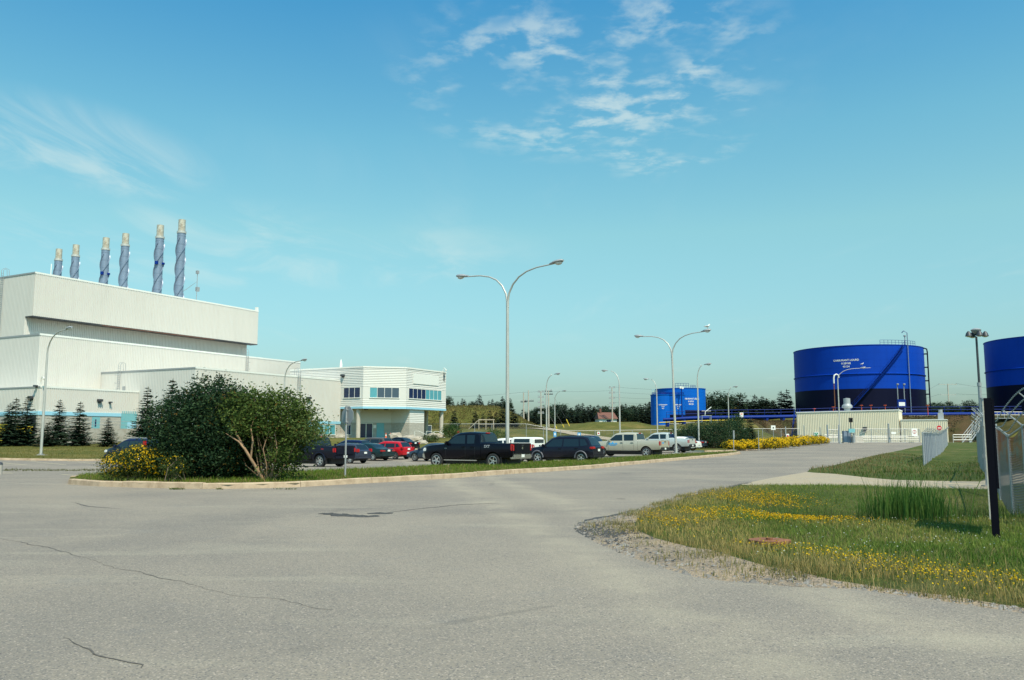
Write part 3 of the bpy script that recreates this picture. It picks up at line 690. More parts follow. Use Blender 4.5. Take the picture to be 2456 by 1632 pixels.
# rusty plate lying in the grass
pl = G(1846, 1317); mb = MB(); mb.prism([(math.cos(a) * .30 * rnd.uniform(.92, 1.05), math.sin(a) * .26) for a in np.linspace(0, 2 * PI, 14)[:-1]], 0, .035); mb.prism([(math.cos(a) * .05, math.sin(a) * .05) for a in np.linspace(0, 2 * PI, 9)[:-1]], .036, .06)
tag(mb.build('rusty_cover', M['rust'], loc=(pl.x, pl.y, float(z_verge(np.array([pl.x]), np.array([pl.y]))[0]) + .05)), 'rust brown round cover lying in the verge grass', 'cover')
# ------------------------------------------------------------------ power plant (u along its front, n out of the front)
A_ = R(61.5); UV = Vector((math.cos(A_), math.sin(A_), 0)); NV = Vector((math.sin(A_), -math.cos(A_), 0))
O_ = at_y(96, 803, 107.0); O_.z = 0
def loc(u, n, z): return (u, -n, z)
def HN(px, py, n):
    r = ray(px, py); o = Vector((0, 0, EYE)) - O_; t = (n - o.dot(NV)) / r.dot(NV); p = o + r * t; return p.dot(UV), p.z
def HU(px, py, u):
    r = ray(px, py); o = Vector((0, 0, EYE)) - O_; t = (u - o.dot(UV)) / r.dot(UV); p = o + r * t; return p.dot(NV), p.z
class Wall:
    """vertical wall from p0 to p1 in (u, n); outward is to the right of that direction as built"""
    def __init__(s, p0, p1):
        s.a = Vector((p0[0], -p0[1], 0)); s.b = Vector((p1[0], -p1[1], 0)); s.L = (s.b - s.a).length
        s.d = (s.b - s.a) / s.L; s.o = Vector((s.d.y, -s.d.x, 0))
    def at(s, px, py=1000):
        r = ray(px, py); q = Vector((0, 0, EYE)) - O_
        rl = Vector((r.dot(UV), -r.dot(NV), r.z)); ql = Vector((q.dot(UV), -q.dot(NV), q.z))
        t = (s.a - ql).dot(s.o) / rl.dot(s.o); p = ql + rl * t; return (p - s.a).dot(s.d), p.z
    def P(s, x, o, z): return s.a + s.d * x + s.o * o + Vector((0, 0, z))
    def box(s, mb, x0, x1, z0, z1, o0, o1, mi=0):
        v = [s.P(x, o, z) for z in (z0, z1) for x, o in ((x0, o0), (x1, o0), (x1, o1), (x0, o1))]
        return mb.add(v, [(0, 1, 2, 3), (7, 6, 5, 4), (0, 4, 5, 1), (1, 5, 6, 2), (2, 6, 7, 3), (3, 7, 4, 0)], mi)
    def ribs(s, name, z0, z1, mk, parent, pitch=0.27, depth=0.085, x0=0.0, x1=None):
        x1 = s.L if x1 is None else x1; xs = []; k = 0; x = x0
        while x < x1 - 1e-6:
            for t, o in ((0, 0), (.50, 0), (.58, depth), (.92, depth)):
                if x + t * pitch < x1: xs.append((x + t * pitch, o))
            x += pitch
        xs.append((x1, 0)); v = [s.P(x, o, z) for x, o in xs for z in (z0, z1)]
        return MB().add(v, [(2 * i, 2 * i + 1, 2 * i + 3, 2 * i + 2)[::-1] for i in range(len(xs) - 1)]).build(name, M[mk], parent)
    def laps(s, name, z0, z1, mk, parent, board=0.27, depth=0.06, x0=0.0, x1=None):
        x1 = s.L if x1 is None else x1; mb = MB(); n = max(1, round((z1 - z0) / board)); h = (z1 - z0) / n
        for i in range(n):
            a = z0 + i * h; v = [s.P(x0, 0, a), s.P(x0, depth, a + .012), s.P(x0, .004, a + h), s.P(x1, 0, a), s.P(x1, depth, a + .012), s.P(x1, .004, a + h)]
            mb.add(v, [(0, 3, 4, 1)[::-1], (1, 4, 5, 2)[::-1], (0, 1, 2)[::-1], (3, 4, 5)])
        return mb.build(name, M[mk], parent)
    def slab(s, name, x0, x1, z0, z1, o0, o1, mk, parent): mb = MB(); s.box(mb, x0, x1, z0, z1, o0, o1); return mb.build(name, M[mk], parent)
    def window(s, x0, x1, z0, z1, mks, parent, fr=0.07, proud=0.05, off=0.0):
        """frame with its panes as sub-parts"""
        n = len(mks); mb = MB(); p = off + proud
        s.box(mb, x0 - fr, x1 + fr, z1, z1 + fr, off, p); s.box(mb, x0 - fr, x1 + fr, z0 - fr * 1.6, z0, off, p + .05)
        s.box(mb, x0 - fr, x0, z0, z1, off, p); s.box(mb, x1, x1 + fr, z0, z1, off, p); w = (x1 - x0) / n
        for i in range(1, n): s.box(mb, x0 + i * w - fr * .45, x0 + i * w + fr * .45, z0, z1, off, p)
        f = mb.build('window', M['white'], parent)
        for i, k in enumerate(mks): s.slab('pane', x0 + i * w + fr * .46, x0 + (i + 1) * w - fr * .46, z0 + .004, z1 - .004, off + .004, off + .02, k, f)
        return f
plant = thing('power_plant', 'large cream corrugated steel power plant with stepped roofs and overhanging top', 'power plant', O_, A_)
def core(name, u0, u1, n0, n1, z0, z1, mk, parent=None):
    return MB().box(u0, u1, -n1, -n0, z0, z1).build(name, M[mk], parent or plant)
M['recess'] = M['siding']
core('upper_hall_wall', .08, 38.45, -48, -3.56, 14.6, 22.85, 'siding'); core('hall_wall', .08, 47.9, -48, -.06, 0, 14.5, 'siding')
core('overhang', .08, 39.35, -3.55, -1.97, 17.12, 22.80, 'siding')
w_oh = Wall((0.03, -1.9), (39.4, -1.9)); w_oh.ribs('overhang_siding', 17.1, 22.7, 'siding', plant)
w_oh.slab('overhang_cap', -.05, w_oh.L + .05, 22.7, 22.92, -.2, .07, 'white', plant)
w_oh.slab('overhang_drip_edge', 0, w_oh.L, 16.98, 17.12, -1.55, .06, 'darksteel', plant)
w_ts = Wall((0, -48), (0, -1.9)); w_ts.ribs('upper_side_siding', 17.1, 22.7, 'siding', plant, pitch=.3, depth=.02); w_ts.slab('upper_side_cap', 0, w_ts.L, 22.7, 22.9, -.2, .06, 'galv', plant)
Wall((0, -48), (0, -3.5)).ribs('upper_side_lower_siding', 14.5, 17.1, 'siding', plant, pitch=.3, depth=.02)
w_rc = Wall((0, -3.5), (38.5, -3.5)); w_rc.ribs('recess_siding', 14.4, 17.15, 'siding', plant)
w_2 = Wall((0, 0), (47.95, 0)); w_2.ribs('hall_front_siding', 7.0, 14.45, 'siding', plant); w_2.slab('hall_parapet', -.05, w_2.L + .05, 14.45, 14.68, -.25, .08, 'white', plant)
w_2s = Wall((0, -48), (0, 0)); w_2s.ribs('hall_side_siding', 7.0, 14.45, 'siding', plant, pitch=.3, depth=.02); w_2s.slab('hall_side_parapet', 0, w_2s.L, 14.45, 14.66, -.25, .06, 'galv', plant)
# low block
core('low_block_wall', -4.42, 9, -12, 7.93, 0, 7.3, 'siding')
w_l = Wall((-4.5, 8), (9, 8)); w_ls = Wall((-4.5, -12), (-4.5, 8))
w_l.ribs('low_block_siding', 4.45, 7.25, 'siding', plant, x1=13.4); w_ls.ribs('low_block_side_siding', 4.45, 7.25, 'siding', plant, pitch=.3, depth=.03)
w_l.slab('low_block_parapet', -.05, 13.45, 7.25, 7.44, -.2, .08, 'white', plant); w_ls.slab('low_block_side_parapet', 0, 20, 7.25, 7.42, -.2, .06, 'galv', plant)
w_l.slab('blue_lintel', -.04, 10.9, 4.02, 4.45, -.02, .14, 'trimblue', plant); w_ls.slab('blue_side_lintel', 0, 20.04, 4.02, 4.45, -.02, .14, 'trimblue', plant)
w_l.slab('block_base', 0, 10.9, 0, 4.02, -.02, .07, 'block', plant); w_ls.slab('block_side_base', 0, 20, 0, 4.02, -.02, .07, 'block', plant)
w_ls.slab('dark_bay_opening', 17.6, 19.6, .6, 4.0, .06, .09, 'black', plant)
d1 = w_l.at(229, 1010)[0]; w_l.slab('steel_door', d1 - .55, d1 + .55, 1.8, 3.9, .05, .10, 'teal', plant)
w_l.slab('door_light', d1 - .15, d1 + .05, 2.7, 3.6, .1, .115, 'winblue', plant)
w_l.slab('bay_door', 10.95, 13.3, .6, 4.75, .02, .06, 'teal', plant); w_l.slab('bay_door_panel', 11.9, 13.2, 1.5, 3.3, .06, .08, 'trimblue', plant)
dock = MB(); dock.box(-3.5, 9.5, -11.6, -11.3, 0, 2.45); dock.build('dock_wall', M['concrete'], plant)
rl = MB()
for i in range(8): rl.cyl(-3.4 + i * 1.8, -11.45, 2.45, 3.35, .025, 6)
for z in (2.9, 3.33): rl.tube([(-3.4, -11.45, z), (9.2, -11.45, z)], .025, 6)
rl.build('dock_railing', M['galv'], plant)
# annex
core('annex_wall', 9.03, 37.02, -.2, 18.49, 0, 10.05, 'siding')
w_a = Wall((8.97, 18.55), (37.1, 18.55)); w_as = Wall((8.97, 0), (8.97, 18.55))
w_a.ribs('annex_front_siding', 3.75, 10.05, 'siding', plant); w_as.ribs('annex_side_siding', 0, 10.05, 'siding', plant, pitch=.3, depth=.03)
w_a.slab('annex_parapet', -.05, w_a.L + .05, 10.05, 10.27, -.2, .08, 'white', plant); w_as.slab('annex_side_parapet', 0, w_as.L, 10.05, 10.25, -.2, .06, 'galv', plant)
w_a.slab('annex_blue_lintel', -.03, w_a.L + .02, 3.36, 3.75, -.02, .13, 'trimblue', plant); w_a.slab('annex_block_base', 0, w_a.L, 0, 3.36, -.02, .06, 'block', plant)
xa, xb = w_a.at(733, 1026)[0], w_a.at(803, 1026)[0]; w_a.window(xa, xb, 1.75, 3.2, ['winteal', 'wingrey', 'winteal', 'winteal', 'winteal'], plant, off=.06)
xa, xb = w_a.at(560, 1026)[0], w_a.at(700, 1026)[0]; w_a.window(xa, xb, 1.75, 3.2, ['wingrey', 'winteal', 'winteal', 'wingrey', 'winteal', 'winteal', 'wingrey', 'winteal'], plant, off=.06)
def ladder(w, x, z0, z1, name='roof_ladder'):
    mb = MB()
    for s_ in (-.24, .24):
        mb.tube([w.P(x + s_, .22, z0), w.P(x + s_, .22, z1 + .9), w.P(x + s_, 0.0, z1 + 1.25), w.P(x + s_, -.5, z1 + 1.1), w.P(x + s_, -.6, z1)], .03, 5)
    z = z0 + .2
    while z < z1 + .8: mb.tube([w.P(x - .24, .22, z), w.P(x + .24, .22, z)], .018, 4); z += .3
    for z in np.arange(z0 + 1.2, z1, 1.1):
        mb.tube([w.P(x + .4 * math.cos(a), .22 + .62 * math.sin(a), z) for a in np.linspace(0, PI, 9)], .02, 4)
    return mb.build(name, M['galv'], plant)
ladder(w_as, w_as.at(289, 900)[0], 7.4, 10.2); ladder(w_2, w_2.at(591, 865)[0], 10.2, 14.6); ladder(w_ts, w_ts.at(9, 670)[0], 14.7, 22.8); ladder(w_a, w_a.at(716, 890)[0], 8.4, 10.2, 'short_ladder')
def lamp_on(w, px, py, par=plant, s=.3):
    x, z = w.at(px, py); mb = MB(); w.box(mb, x - s, x + s, z - s * .3, z + s * .7, .05, .45); w.box(mb, x - s * .5, x + s * .5, z - s * .9, z - s * .3, .05, .2); return mb.build('wall_floodlight', M['darksteel'], par)
lamp_on(w_l, 237, 962); lamp_on(w_l, 262, 966, s=.15); lamp_on(w_a, 739, 956); lamp_on(w_ls, 78, 955); lamp_on(w_ls, 90, 927, s=.18)
w_as.slab('louvre_vent', w_as.at(298, 931)[0] - .3, w_as.at(298, 931)[0] + .3, 7.6, 8.15, .03, .08, 'galv', plant)
def dome_camera(w, px, py, par, h=.9):
    x, z = w.at(px, py); mb = MB(); mb.tube([w.P(x, 0, z - h * .4), w.P(x, .05, z + h * .4), w.P(x, .25, z + h * .62), w.P(x, .6, z + h * .5)], .05, 6)
    mb.lathe([(0.001, -.16), (.14, -.1), (.17, .02), (.12, .12), (.001, .14)], 10, tuple(w.P(x, .6, z + h * .36))); return mb.build('dome_camera', M['white'], par, sm=40)
dome_camera(w_l, 98, 915, plant)
# antenna mast and small rods on the roof
mb = MB(); ua, za = HN(471, 718, -6); mb.cyl(ua, 6, 22.8, 28.4, .05, 6); mb.tube([(ua, 6, 26.8), (ua - 3.6, 9, 22.9)], .02, 4); mb.tube([(ua, 6, 26.8), (ua - 1.6, 12, 22.9)], .02, 4)
mb.box(ua - .2, ua + .2, 5.8, 6.2, 28.1, 28.6); mb.box(ua - .05, ua + .5, 5.9, 6.3, 25.2, 25.9); mb.build('antenna_mast', M['galv'], plant)
mb = MB(); mb.cyl(*loc(HN(123, 640, -20)[0], -20, 0)[:2], 22.8, 28.2, .07, 6); mb.build('whip_antenna', M['white'], plant)
mb = MB(); mb.box(39.0, 39.4, 1.9, 2.3, 22.9, 23.5); mb.build('corner_beacon', M['white'], plant)
w_oh.slab('rust_stain', 10, 30, 16.94, 17.01, .0, .075, 'rust', plant)

# exhaust stacks on the roof
tops = [((142, 598), 'shortest leftmost grey exhaust stack with heat stained tip'), ((183, 588), 'second grey exhaust stack from the left on the plant roof'), ((255, 571), 'third grey exhaust stack from the left with small blue boxes'),
        ((302, 561), 'fourth grey exhaust stack from the left on the plant roof'), ((385, 541), 'fifth grey exhaust stack, second from the right, with blue box'), ((437, 528), 'tallest looking rightmost grey exhaust stack with spiral strake')]
for i, ((px, py), lab) in enumerate(tops):
    p = at_z(px, py, 36.2); t = thing('exhaust_stack', lab, 'exhaust stack', (p.x, p.y, 22.8), 0, 'exhaust stacks on the power plant roof')
    hgt = 13.4; r0 = .66; zt_ = hgt - 2.2
    MB().cyl(0, 0, 0, zt_, r0, 24).build('shaft', M['stack'], t, sm=40)
    tip = MB().lathe([(.56, zt_ - .1), (.56, hgt), (.46, hgt), (.46, zt_)], 20).build('tip', M['stacktip'], t, sm=40)
    MB().lathe([(r0, zt_ - .05), (r0 + .07, zt_ - .05), (r0 + .07, zt_ + .3), (.55, zt_ + .34)], 20).build('collar', M['pole'], t, sm=40)
    for st in range(3):                                     # helical strakes
        v = []; f = []; K = 60
        for k in range(K + 1):
            a = st * 2 * PI / 3 + k / K * 2 * PI * 1.1; z = .1 + (zt_ - 1.0) * k / K
            for rr, dz in ((r0 - .02, 0), (r0 + .17, 0), (r0 + .17, .05), (r0 - .02, .05)): v.append((rr * math.cos(a), rr * math.sin(a), z + dz))
        for k in range(K):
            for c in range(4): f.append((k * 4 + c, k * 4 + (c + 1) % 4, k * 4 + 4 + (c + 1) % 4, k * 4 + 4 + c))
        MB().add(v, f).build('strake', M['stack'], t)
    for z in np.arange(1.2, zt_, 1.35): MB().lathe([(r0, z), (r0 + .025, z), (r0 + .025, z + .07), (r0, z + .07)], 18).build('band', M['stack'], t)
    if i in (0, 2, 4): MB().box(-.22, .22, -r0 - .35, -r0 + .05, 6.7, 7.2).build('instrument_box', M['pipeblue'], t); MB().box(r0 - .05, r0 + .3, -.25, .15, 6.8, 7.1).build('instrument_box', M['pipeblue'], t)

# ------------------------------------------------------------------ office wing
office = thing('office_building', 'white two storey office wing with ribbon windows and columned entrance', 'office building', O_, A_)
UP = [(37.1, 8), (37.1, 22.95), (41.9, 27.6), (53.2, 27.6), (53.2, 8)]
def inset_poly(poly, d):
    c = np.mean(poly, 0); return [(p[0] + (d if p[0] < c[0] else -d), p[1] + (d if p[1] < c[1] else -d)) for p in poly]
MB().prism([(u, -n) for u, n in UP][::-1], 5.78, 12.0).build('upper_storey_shell', M['siding2'], office)
w1, w3, w5 = Wall(UP[0], UP[1]), Wall(UP[1], UP[2]), Wall(UP[2], UP[3])
for w in (w1, w3, w5):
    w.slab('blue_fascia', -.02, w.L + .02, 5.70, 6.02, -.05, .10, 'trimblue', office); w.laps('lower_lap_siding', 6.02, 7.2, 'siding2', office); w.slab('window_band', 0, w.L, 7.2, 9.1, -.01, .03, 'siding2', office)
    w.laps('upper_lap_siding', 9.1, 12.0, 'siding2', office); w.slab('parapet_cap', -.04, w.L + .04, 12.0, 12.24, -.25, .10, 'white', office)
x0, x1 = w1.at(825, 941)[0], w1.at(864, 941)[0]; w1.window(x0, x1, 7.42, 8.95, ['winblue', 'winblue', 'winblue'], office, off=.03)
x0, x1 = w3.at(887, 941)[0], w3.at(957, 941)[0]; w3.window(x0, x1, 7.42, 8.95, ['winteal', 'wingrey', 'wingrey', 'wingrey'], office, off=.03)
x0, x1 = w5.at(980, 946)[0], w5.at(1058, 950)[0]; w5.window(x0, x1, 7.42, 8.95, ['winblue'] * 4 + ['winteal'] * 4, office, off=.03)
x0, x1 = w5.at(990, 915)[0], w5.at(1051, 915)[0]; w5.slab('blank_sign_panel', x0, x1, 9.75, 11.35, .04, .12, 'white', office)
# ground floor
Bk = Wall((39.7 - 6 * .718, 20.4 - 6 * .696), (44.6 + 2 * .718, 25.1 + 2 * .696)); Fr = Wall((41.9, 27.35), (53, 27.35))
def pt(w, px): x = w.at(px, 1030)[0]; p = w.P(x, 0, 0); return (p.x, -p.y)
L0 = (37.3, 16.5); L1 = pt(Bk, 843); L2 = pt(Bk, 938); L3 = pt(Fr, 982); L4 = pt(Fr, 1016.5)
LOW = [L0, L1, L2, L3, L4, (L4[0], 10), (37.3, 10)]
MB().prism([(u, -n) for u, n in LOW][::-1], .2, 5.78).build('ground_floor_shell', M['siding2'], office)
segs = [Wall(L0, L1), Wall(L1, L2), Wall(L2, L3), Wall(L3, L4)]
for w in segs: w.laps('entrance_lap_siding', 3.6, 5.76, 'siding2', office); w.slab('entrance_block_wall', 0, w.L, .2, 3.6, -.02, .05, 'block', office)
gb = segs[1]
def door(w, px0, px1, z0, z1, mk, name='glass_door', leaves=2):
    a, b = w.at(px0, 1035)[0], w.at(px1, 1035)[0]; mb = MB(); f = .09
    w.box(mb, a, b, z1 - f, z1, .05, .12); w.box(mb, a, a + f, z0, z1 - f, .05, .12); w.box(mb, b - f, b, z0, z1 - f, .05, .12)
    for i in range(1, leaves): m_ = a + (b - a) * i / leaves; w.box(mb, m_ - .05, m_ + .05, z0, z1 - f, .05, .12)
    d = mb.build(name, M['white'], office)
    for i in range(leaves): w.slab('door_pane', a + (b - a) * i / leaves + f, a + (b - a) * (i + 1) / leaves - f * .6, z0 + .15, z1 - .12, .055, .075, mk, d)
    return d
door(gb, 861, 894, 1.15, 3.55, 'winblue')
a, b = gb.at(903, 1030)[0], gb.at(921, 1030)[0]; gb.slab('teal_door', a, b, 1.15, 3.55, .04, .10, 'teal', office)
gb.slab('notice_board', gb.at(895.5, 1020)[0], gb.at(902, 1020)[0], 2.75, 3.25, .05, .10, 'signwhite', office)
sw = segs[0]; a, b = sw.at(829, 1026)[0], sw.at(849, 1026)[0]; sw.window(max(a, .1), min(b, sw.L - .1), 1.75, 3.3, ['winblue', 'winblue'], office, off=.05)
Rw = Wall((L4[0] + .02, 21.5), (52.9, 21.5)); MB().box(L4[0] + .02, 50.4, -21.45, -18, .2, 5.76).build('side_entrance_wall', M['siding2'], office)
door(Rw, 1017.5, 1034, 1.15, 3.4, 'wingrey', 'side_glass_door', 1); Rw.slab('side_blue_band', 0, 2.9, 3.6, 3.8, 0, .06, 'trimblue', office)
def column(u, n, r=.34): return MB().cyl(u, -n, .2, 5.72, r, 20).build('column', M['column'], office, sm=40)
cu = w1.at(855, 1000)[0]; p = w1.P(cu, -.45, 0); column(p.x, -p.y)
for nn in (27.05, 24.0, 21.2): column(52.75, nn)
for px in (880, 929):
    x = w3.at(px, 982)[0]; w3.slab('soffit_light', x - .3, x + .3, 5.55, 5.7, -1.6, -1.1, 'darksteel', office)
mb = MB(); pr = Wall((41.9, 29.6), (53, 29.6))
for px in (973, 992, 1026, 1046):
    pass
def handrail(pts):
    mb = MB(); mb.tube(pts, .035, 6)
    mb.tube([pts[0], (pts[0][0], pts[0][1], pts[0][2] - .9)], .035, 6); mb.tube([pts[-1], (pts[-1][0], pts[-1][1], pts[-1][2] - 1.0)], .035, 6)
    return mb.build('handrail', M['white'], office)
for u0 in (43.2, 46.4, 48.6):
    handrail([(u0, -28.4, 2.25), (u0 + .3, -29.0, 2.25), (u0 + .5, -31.6, 1.25)])
stp = MB()
for i in range(5): stp.box(43.3, 48.5, -28.4 - .42 * (i + 1), -28.4 - .42 * i, .05, 1.1 - .17 * i)
stp.build('entrance_steps', M['concrete'], office)
MB().box(37.4, 53.4, -28.4, -20, .1, 1.14).build('entrance_slab', M['concrete'], office)
dome_camera(w5, 1062, 897, office, 1.6); ld = Wall(UP[2], UP[3]); lamp_on(w1, 824, 902, office, .3)
x = w5.at(1064, 900)[0]; mb = MB()
for s_ in (-.2, .2): mb.tube([w5.P(x + s_, .12, 10.6), w5.P(x + s_, .12, 12.1)], .03, 5)
for z in (10.8, 11.1, 11.4, 11.7): mb.tube([w5.P(x - .2, .12, z), w5.P(x + .2, .12, z)], .02, 4)
mb.build('camera_bracket', M['darksteel'], office)
mb = MB(); u_, z_ = HN(818, 872, 15); mb.lathe([(.28, 0), (.2, 1.2), (.02, 1.9)], 10, (u_, -15, 12.1)); mb.build('roof_vent', M['white'], office, sm=40)
# cones by the door, rocks in the bed
def cone(px, Y, lab, z=None):
    p = at_y(px, 1050, Y); z = Hf(p.x, p.y) + .1 if z is None else z
    t = thing('traffic_cone', lab, 'traffic cone', (p.x, p.y, z), .4, 'orange traffic cones')
    MB().box(-.2, .2, -.2, .2, 0, .04).build('base', M['orange'], t); MB().lathe([(.16, .04), (.10, .40)], 14).lathe([(.07, .60), (.035, .85), (.001, .86)], 14).build('cone', M['orange'], t, sm=40); MB().lathe([(.10, .40), (.07, .60)], 14).build('reflective_collar', M['signwhite'], t, sm=40)
cone(925.5, 126, 'orange traffic cone next to the teal entrance door', 1.14); cone(936.5, 127.2, 'orange traffic cone right of the other cone at the office wall', 1.14)
def rock(px, py, Y, w, h, lab):
    p = at_y(px, py, Y); bm = bmesh.new(); bmesh.ops.create_icosphere(bm, subdivisions=2, radius=1)
    for v in bm.verts:
        k = 1 + .22 * math.sin(v.co.x * 4 + px) * math.cos(v.co.y * 5 + px) + rnd.uniform(-.07, .07); v.co = Vector((v.co.x * w * k, v.co.y * w * .7 * k, max(v.co.z, -.4) * h * k))
    me = bpy.data.meshes.new('rock'); bm.to_mesh(me); bm.free(); me.materials.append(M['rock'])
    o = link(bpy.data.objects.new('landscape_rock', me)); o.location = (p.x, p.y, Hf(p.x, p.y) + .1 + h * .15); tag(o, lab, 'rock', 'pale landscape rocks by the office')
rock(948, 1056, 113, .95, .75, 'largest pale rock in front of the office wall'); rock(980, 1060, 112, 1.0, .5, 'pale rock right of the largest one'); rock(1000, 1064, 110, 1.3, .5, 'low pale rock near the entrance steps'); rock(1042, 1057, 116, 1.2, .6, 'pale rock under the office columns')
rock(815, 1049, 120, .8, .55, 'pale rock below the annex windows'); rock(1012, 1066, 106, .8, .4, 'small pale rock nearest the red hatchback'); rock(962, 1063, 108, .9, .4, 'small flat pale rock left of the steps')
# yellow bin half hidden behind the spruces
p = at_y(32, 1014, 96); t = thing('waste_bin', 'yellow steel bin half hidden behind the leftmost spruces', 'bin', (p.x, p.y, Hf(p.x, p.y) + .05), A_ - PI / 2)
MB().add([(-1.9, -.8, .25), (1.9, -.8, .25), (1.9, .8, .25), (-1.9, .8, .25), (-2.2, -1, 2.3), (2.2, -1, 2.3), (2.2, 1, 2.3), (-2.2, 1, 2.3)], [(0, 3, 2, 1), (4, 5, 6, 7), (0, 1, 5, 4), (1, 2, 6, 5), (2, 3, 7, 6), (3, 0, 4, 7)]).build('hopper', M['yellow'], t)
for s_ in (-1.4, 1.4): MB().box(s_ - .1, s_ + .1, -.8, .8, 0, .25).build('skid', M['darksteel'], t)
MB().box(-2.25, 2.25, -1.06, 1.06, 2.3, 2.4).build('rim', M['yellow'], t)
# ------------------------------------------------------------------ lettering
def text_mesh(lines, size, spacing=1.25):
    """flat letters, centred, x to the right, y up"""
    V = []; Fc = []; dg = None
    for i, t in enumerate(lines):
        cu = bpy.data.curves.new('t', 'FONT'); cu.body = t; cu.size = size; cu.align_x = 'CENTER'; cu.resolution_u = 2; cu.offset = size * .022
        o = bpy.data.objects.new('t', cu); COL.objects.link(o); dg = bpy.context.evaluated_depsgraph_get(); dg.update()
        me = bpy.data.meshes.new_from_object(o.evaluated_get(dg)); b = len(V)
        V += [(v.co.x, v.co.y - i * size * spacing, 0) for v in me.vertices]; Fc += [[b + k for k in p.vertices] for p in me.polygons]
        bpy.data.objects.remove(o); bpy.data.curves.remove(cu); bpy.data.meshes.remove(me)
    return V, Fc
def wrap_text(lines, size, r, ang, z, parent, name='lettering', mk='signwhite'):
    V, Fc = text_mesh(lines, size); mb = MB()
    mb.add([((r + .03) * math.cos(ang + x / r), (r + .03) * math.sin(ang + x / r), z + y) for x, y, _ in V], Fc); return mb.build(name, M[mk], parent)
def arc_rail(r, a0, a1, z, n=14): return [(r * math.cos(a0 + (a1 - a0) * i / n), r * math.sin(a0 + (a1 - a0) * i / n), z) for i in range(n + 1)]
def to_cam_angle(x, y): return math.atan2(-y, -x)

# ------------------------------------------------------------------ fuel tanks
def tank(name, lab, x, y, z0, r, z1, zd, mk, ring=None, n=96):
    t = thing(name, lab, 'fuel tank', (x, y, z0)); h = z1 - z0
    prof = [(r, zd - z0 if zd else 0)]
    body = MB(); zs = np.linspace((zd - z0) if zd else 0, h, 7); pr = []
    for k, z in enumerate(zs): pr += [(r, z)] if k in (0, len(zs) - 1) else [(r, z - .02), (r + .012, z - .02), (r + .012, z + .02), (r, z + .02)]
    body.lathe(pr, n); o = body.build('shell', M[mk], t, sm=30)
    MB().lathe([(r, h), (r + .10, h), (r + .10, h + .12), (r - .05, h + .12), (r * .5, h + r * .05), (.01, h + r * .075)], n).build('roof', M[mk], t, sm=30)
    if zd: MB().lathe([(r + .004, 0), (r + .004, zd - z0)], n).build('dark_lower_band', M['tankdark'], t, sm=30)
    MB().lathe([(r, 0), (r + .25, 0), (r + .25, .25), (r, .25)], n).build('base_ring', M['concrete'], t)
    if ring: MB().lathe([(r, ring - z0 - .12), (r + .22, ring - z0 - .12), (r + .22, ring - z0 + .02), (r, ring - z0 + .10)], n).build('wind_girder', M[mk], t)
    return t
def roof_rail(t, r, a0, a1, z, nm='roof_railing', mk='pipeblue', n=16, hh=1.1):
    mb = MB()
    for dz in (hh * .5, hh): mb.tube(arc_rail(r, a0, a1, z + dz, n), .04, 5)
    for i in range(0, n + 1, 2): a = a0 + (a1 - a0) * i / n; mb.cyl(r * math.cos(a), r * math.sin(a), z, z + hh, .04, 5)
    return mb.build(nm, M[mk], t)
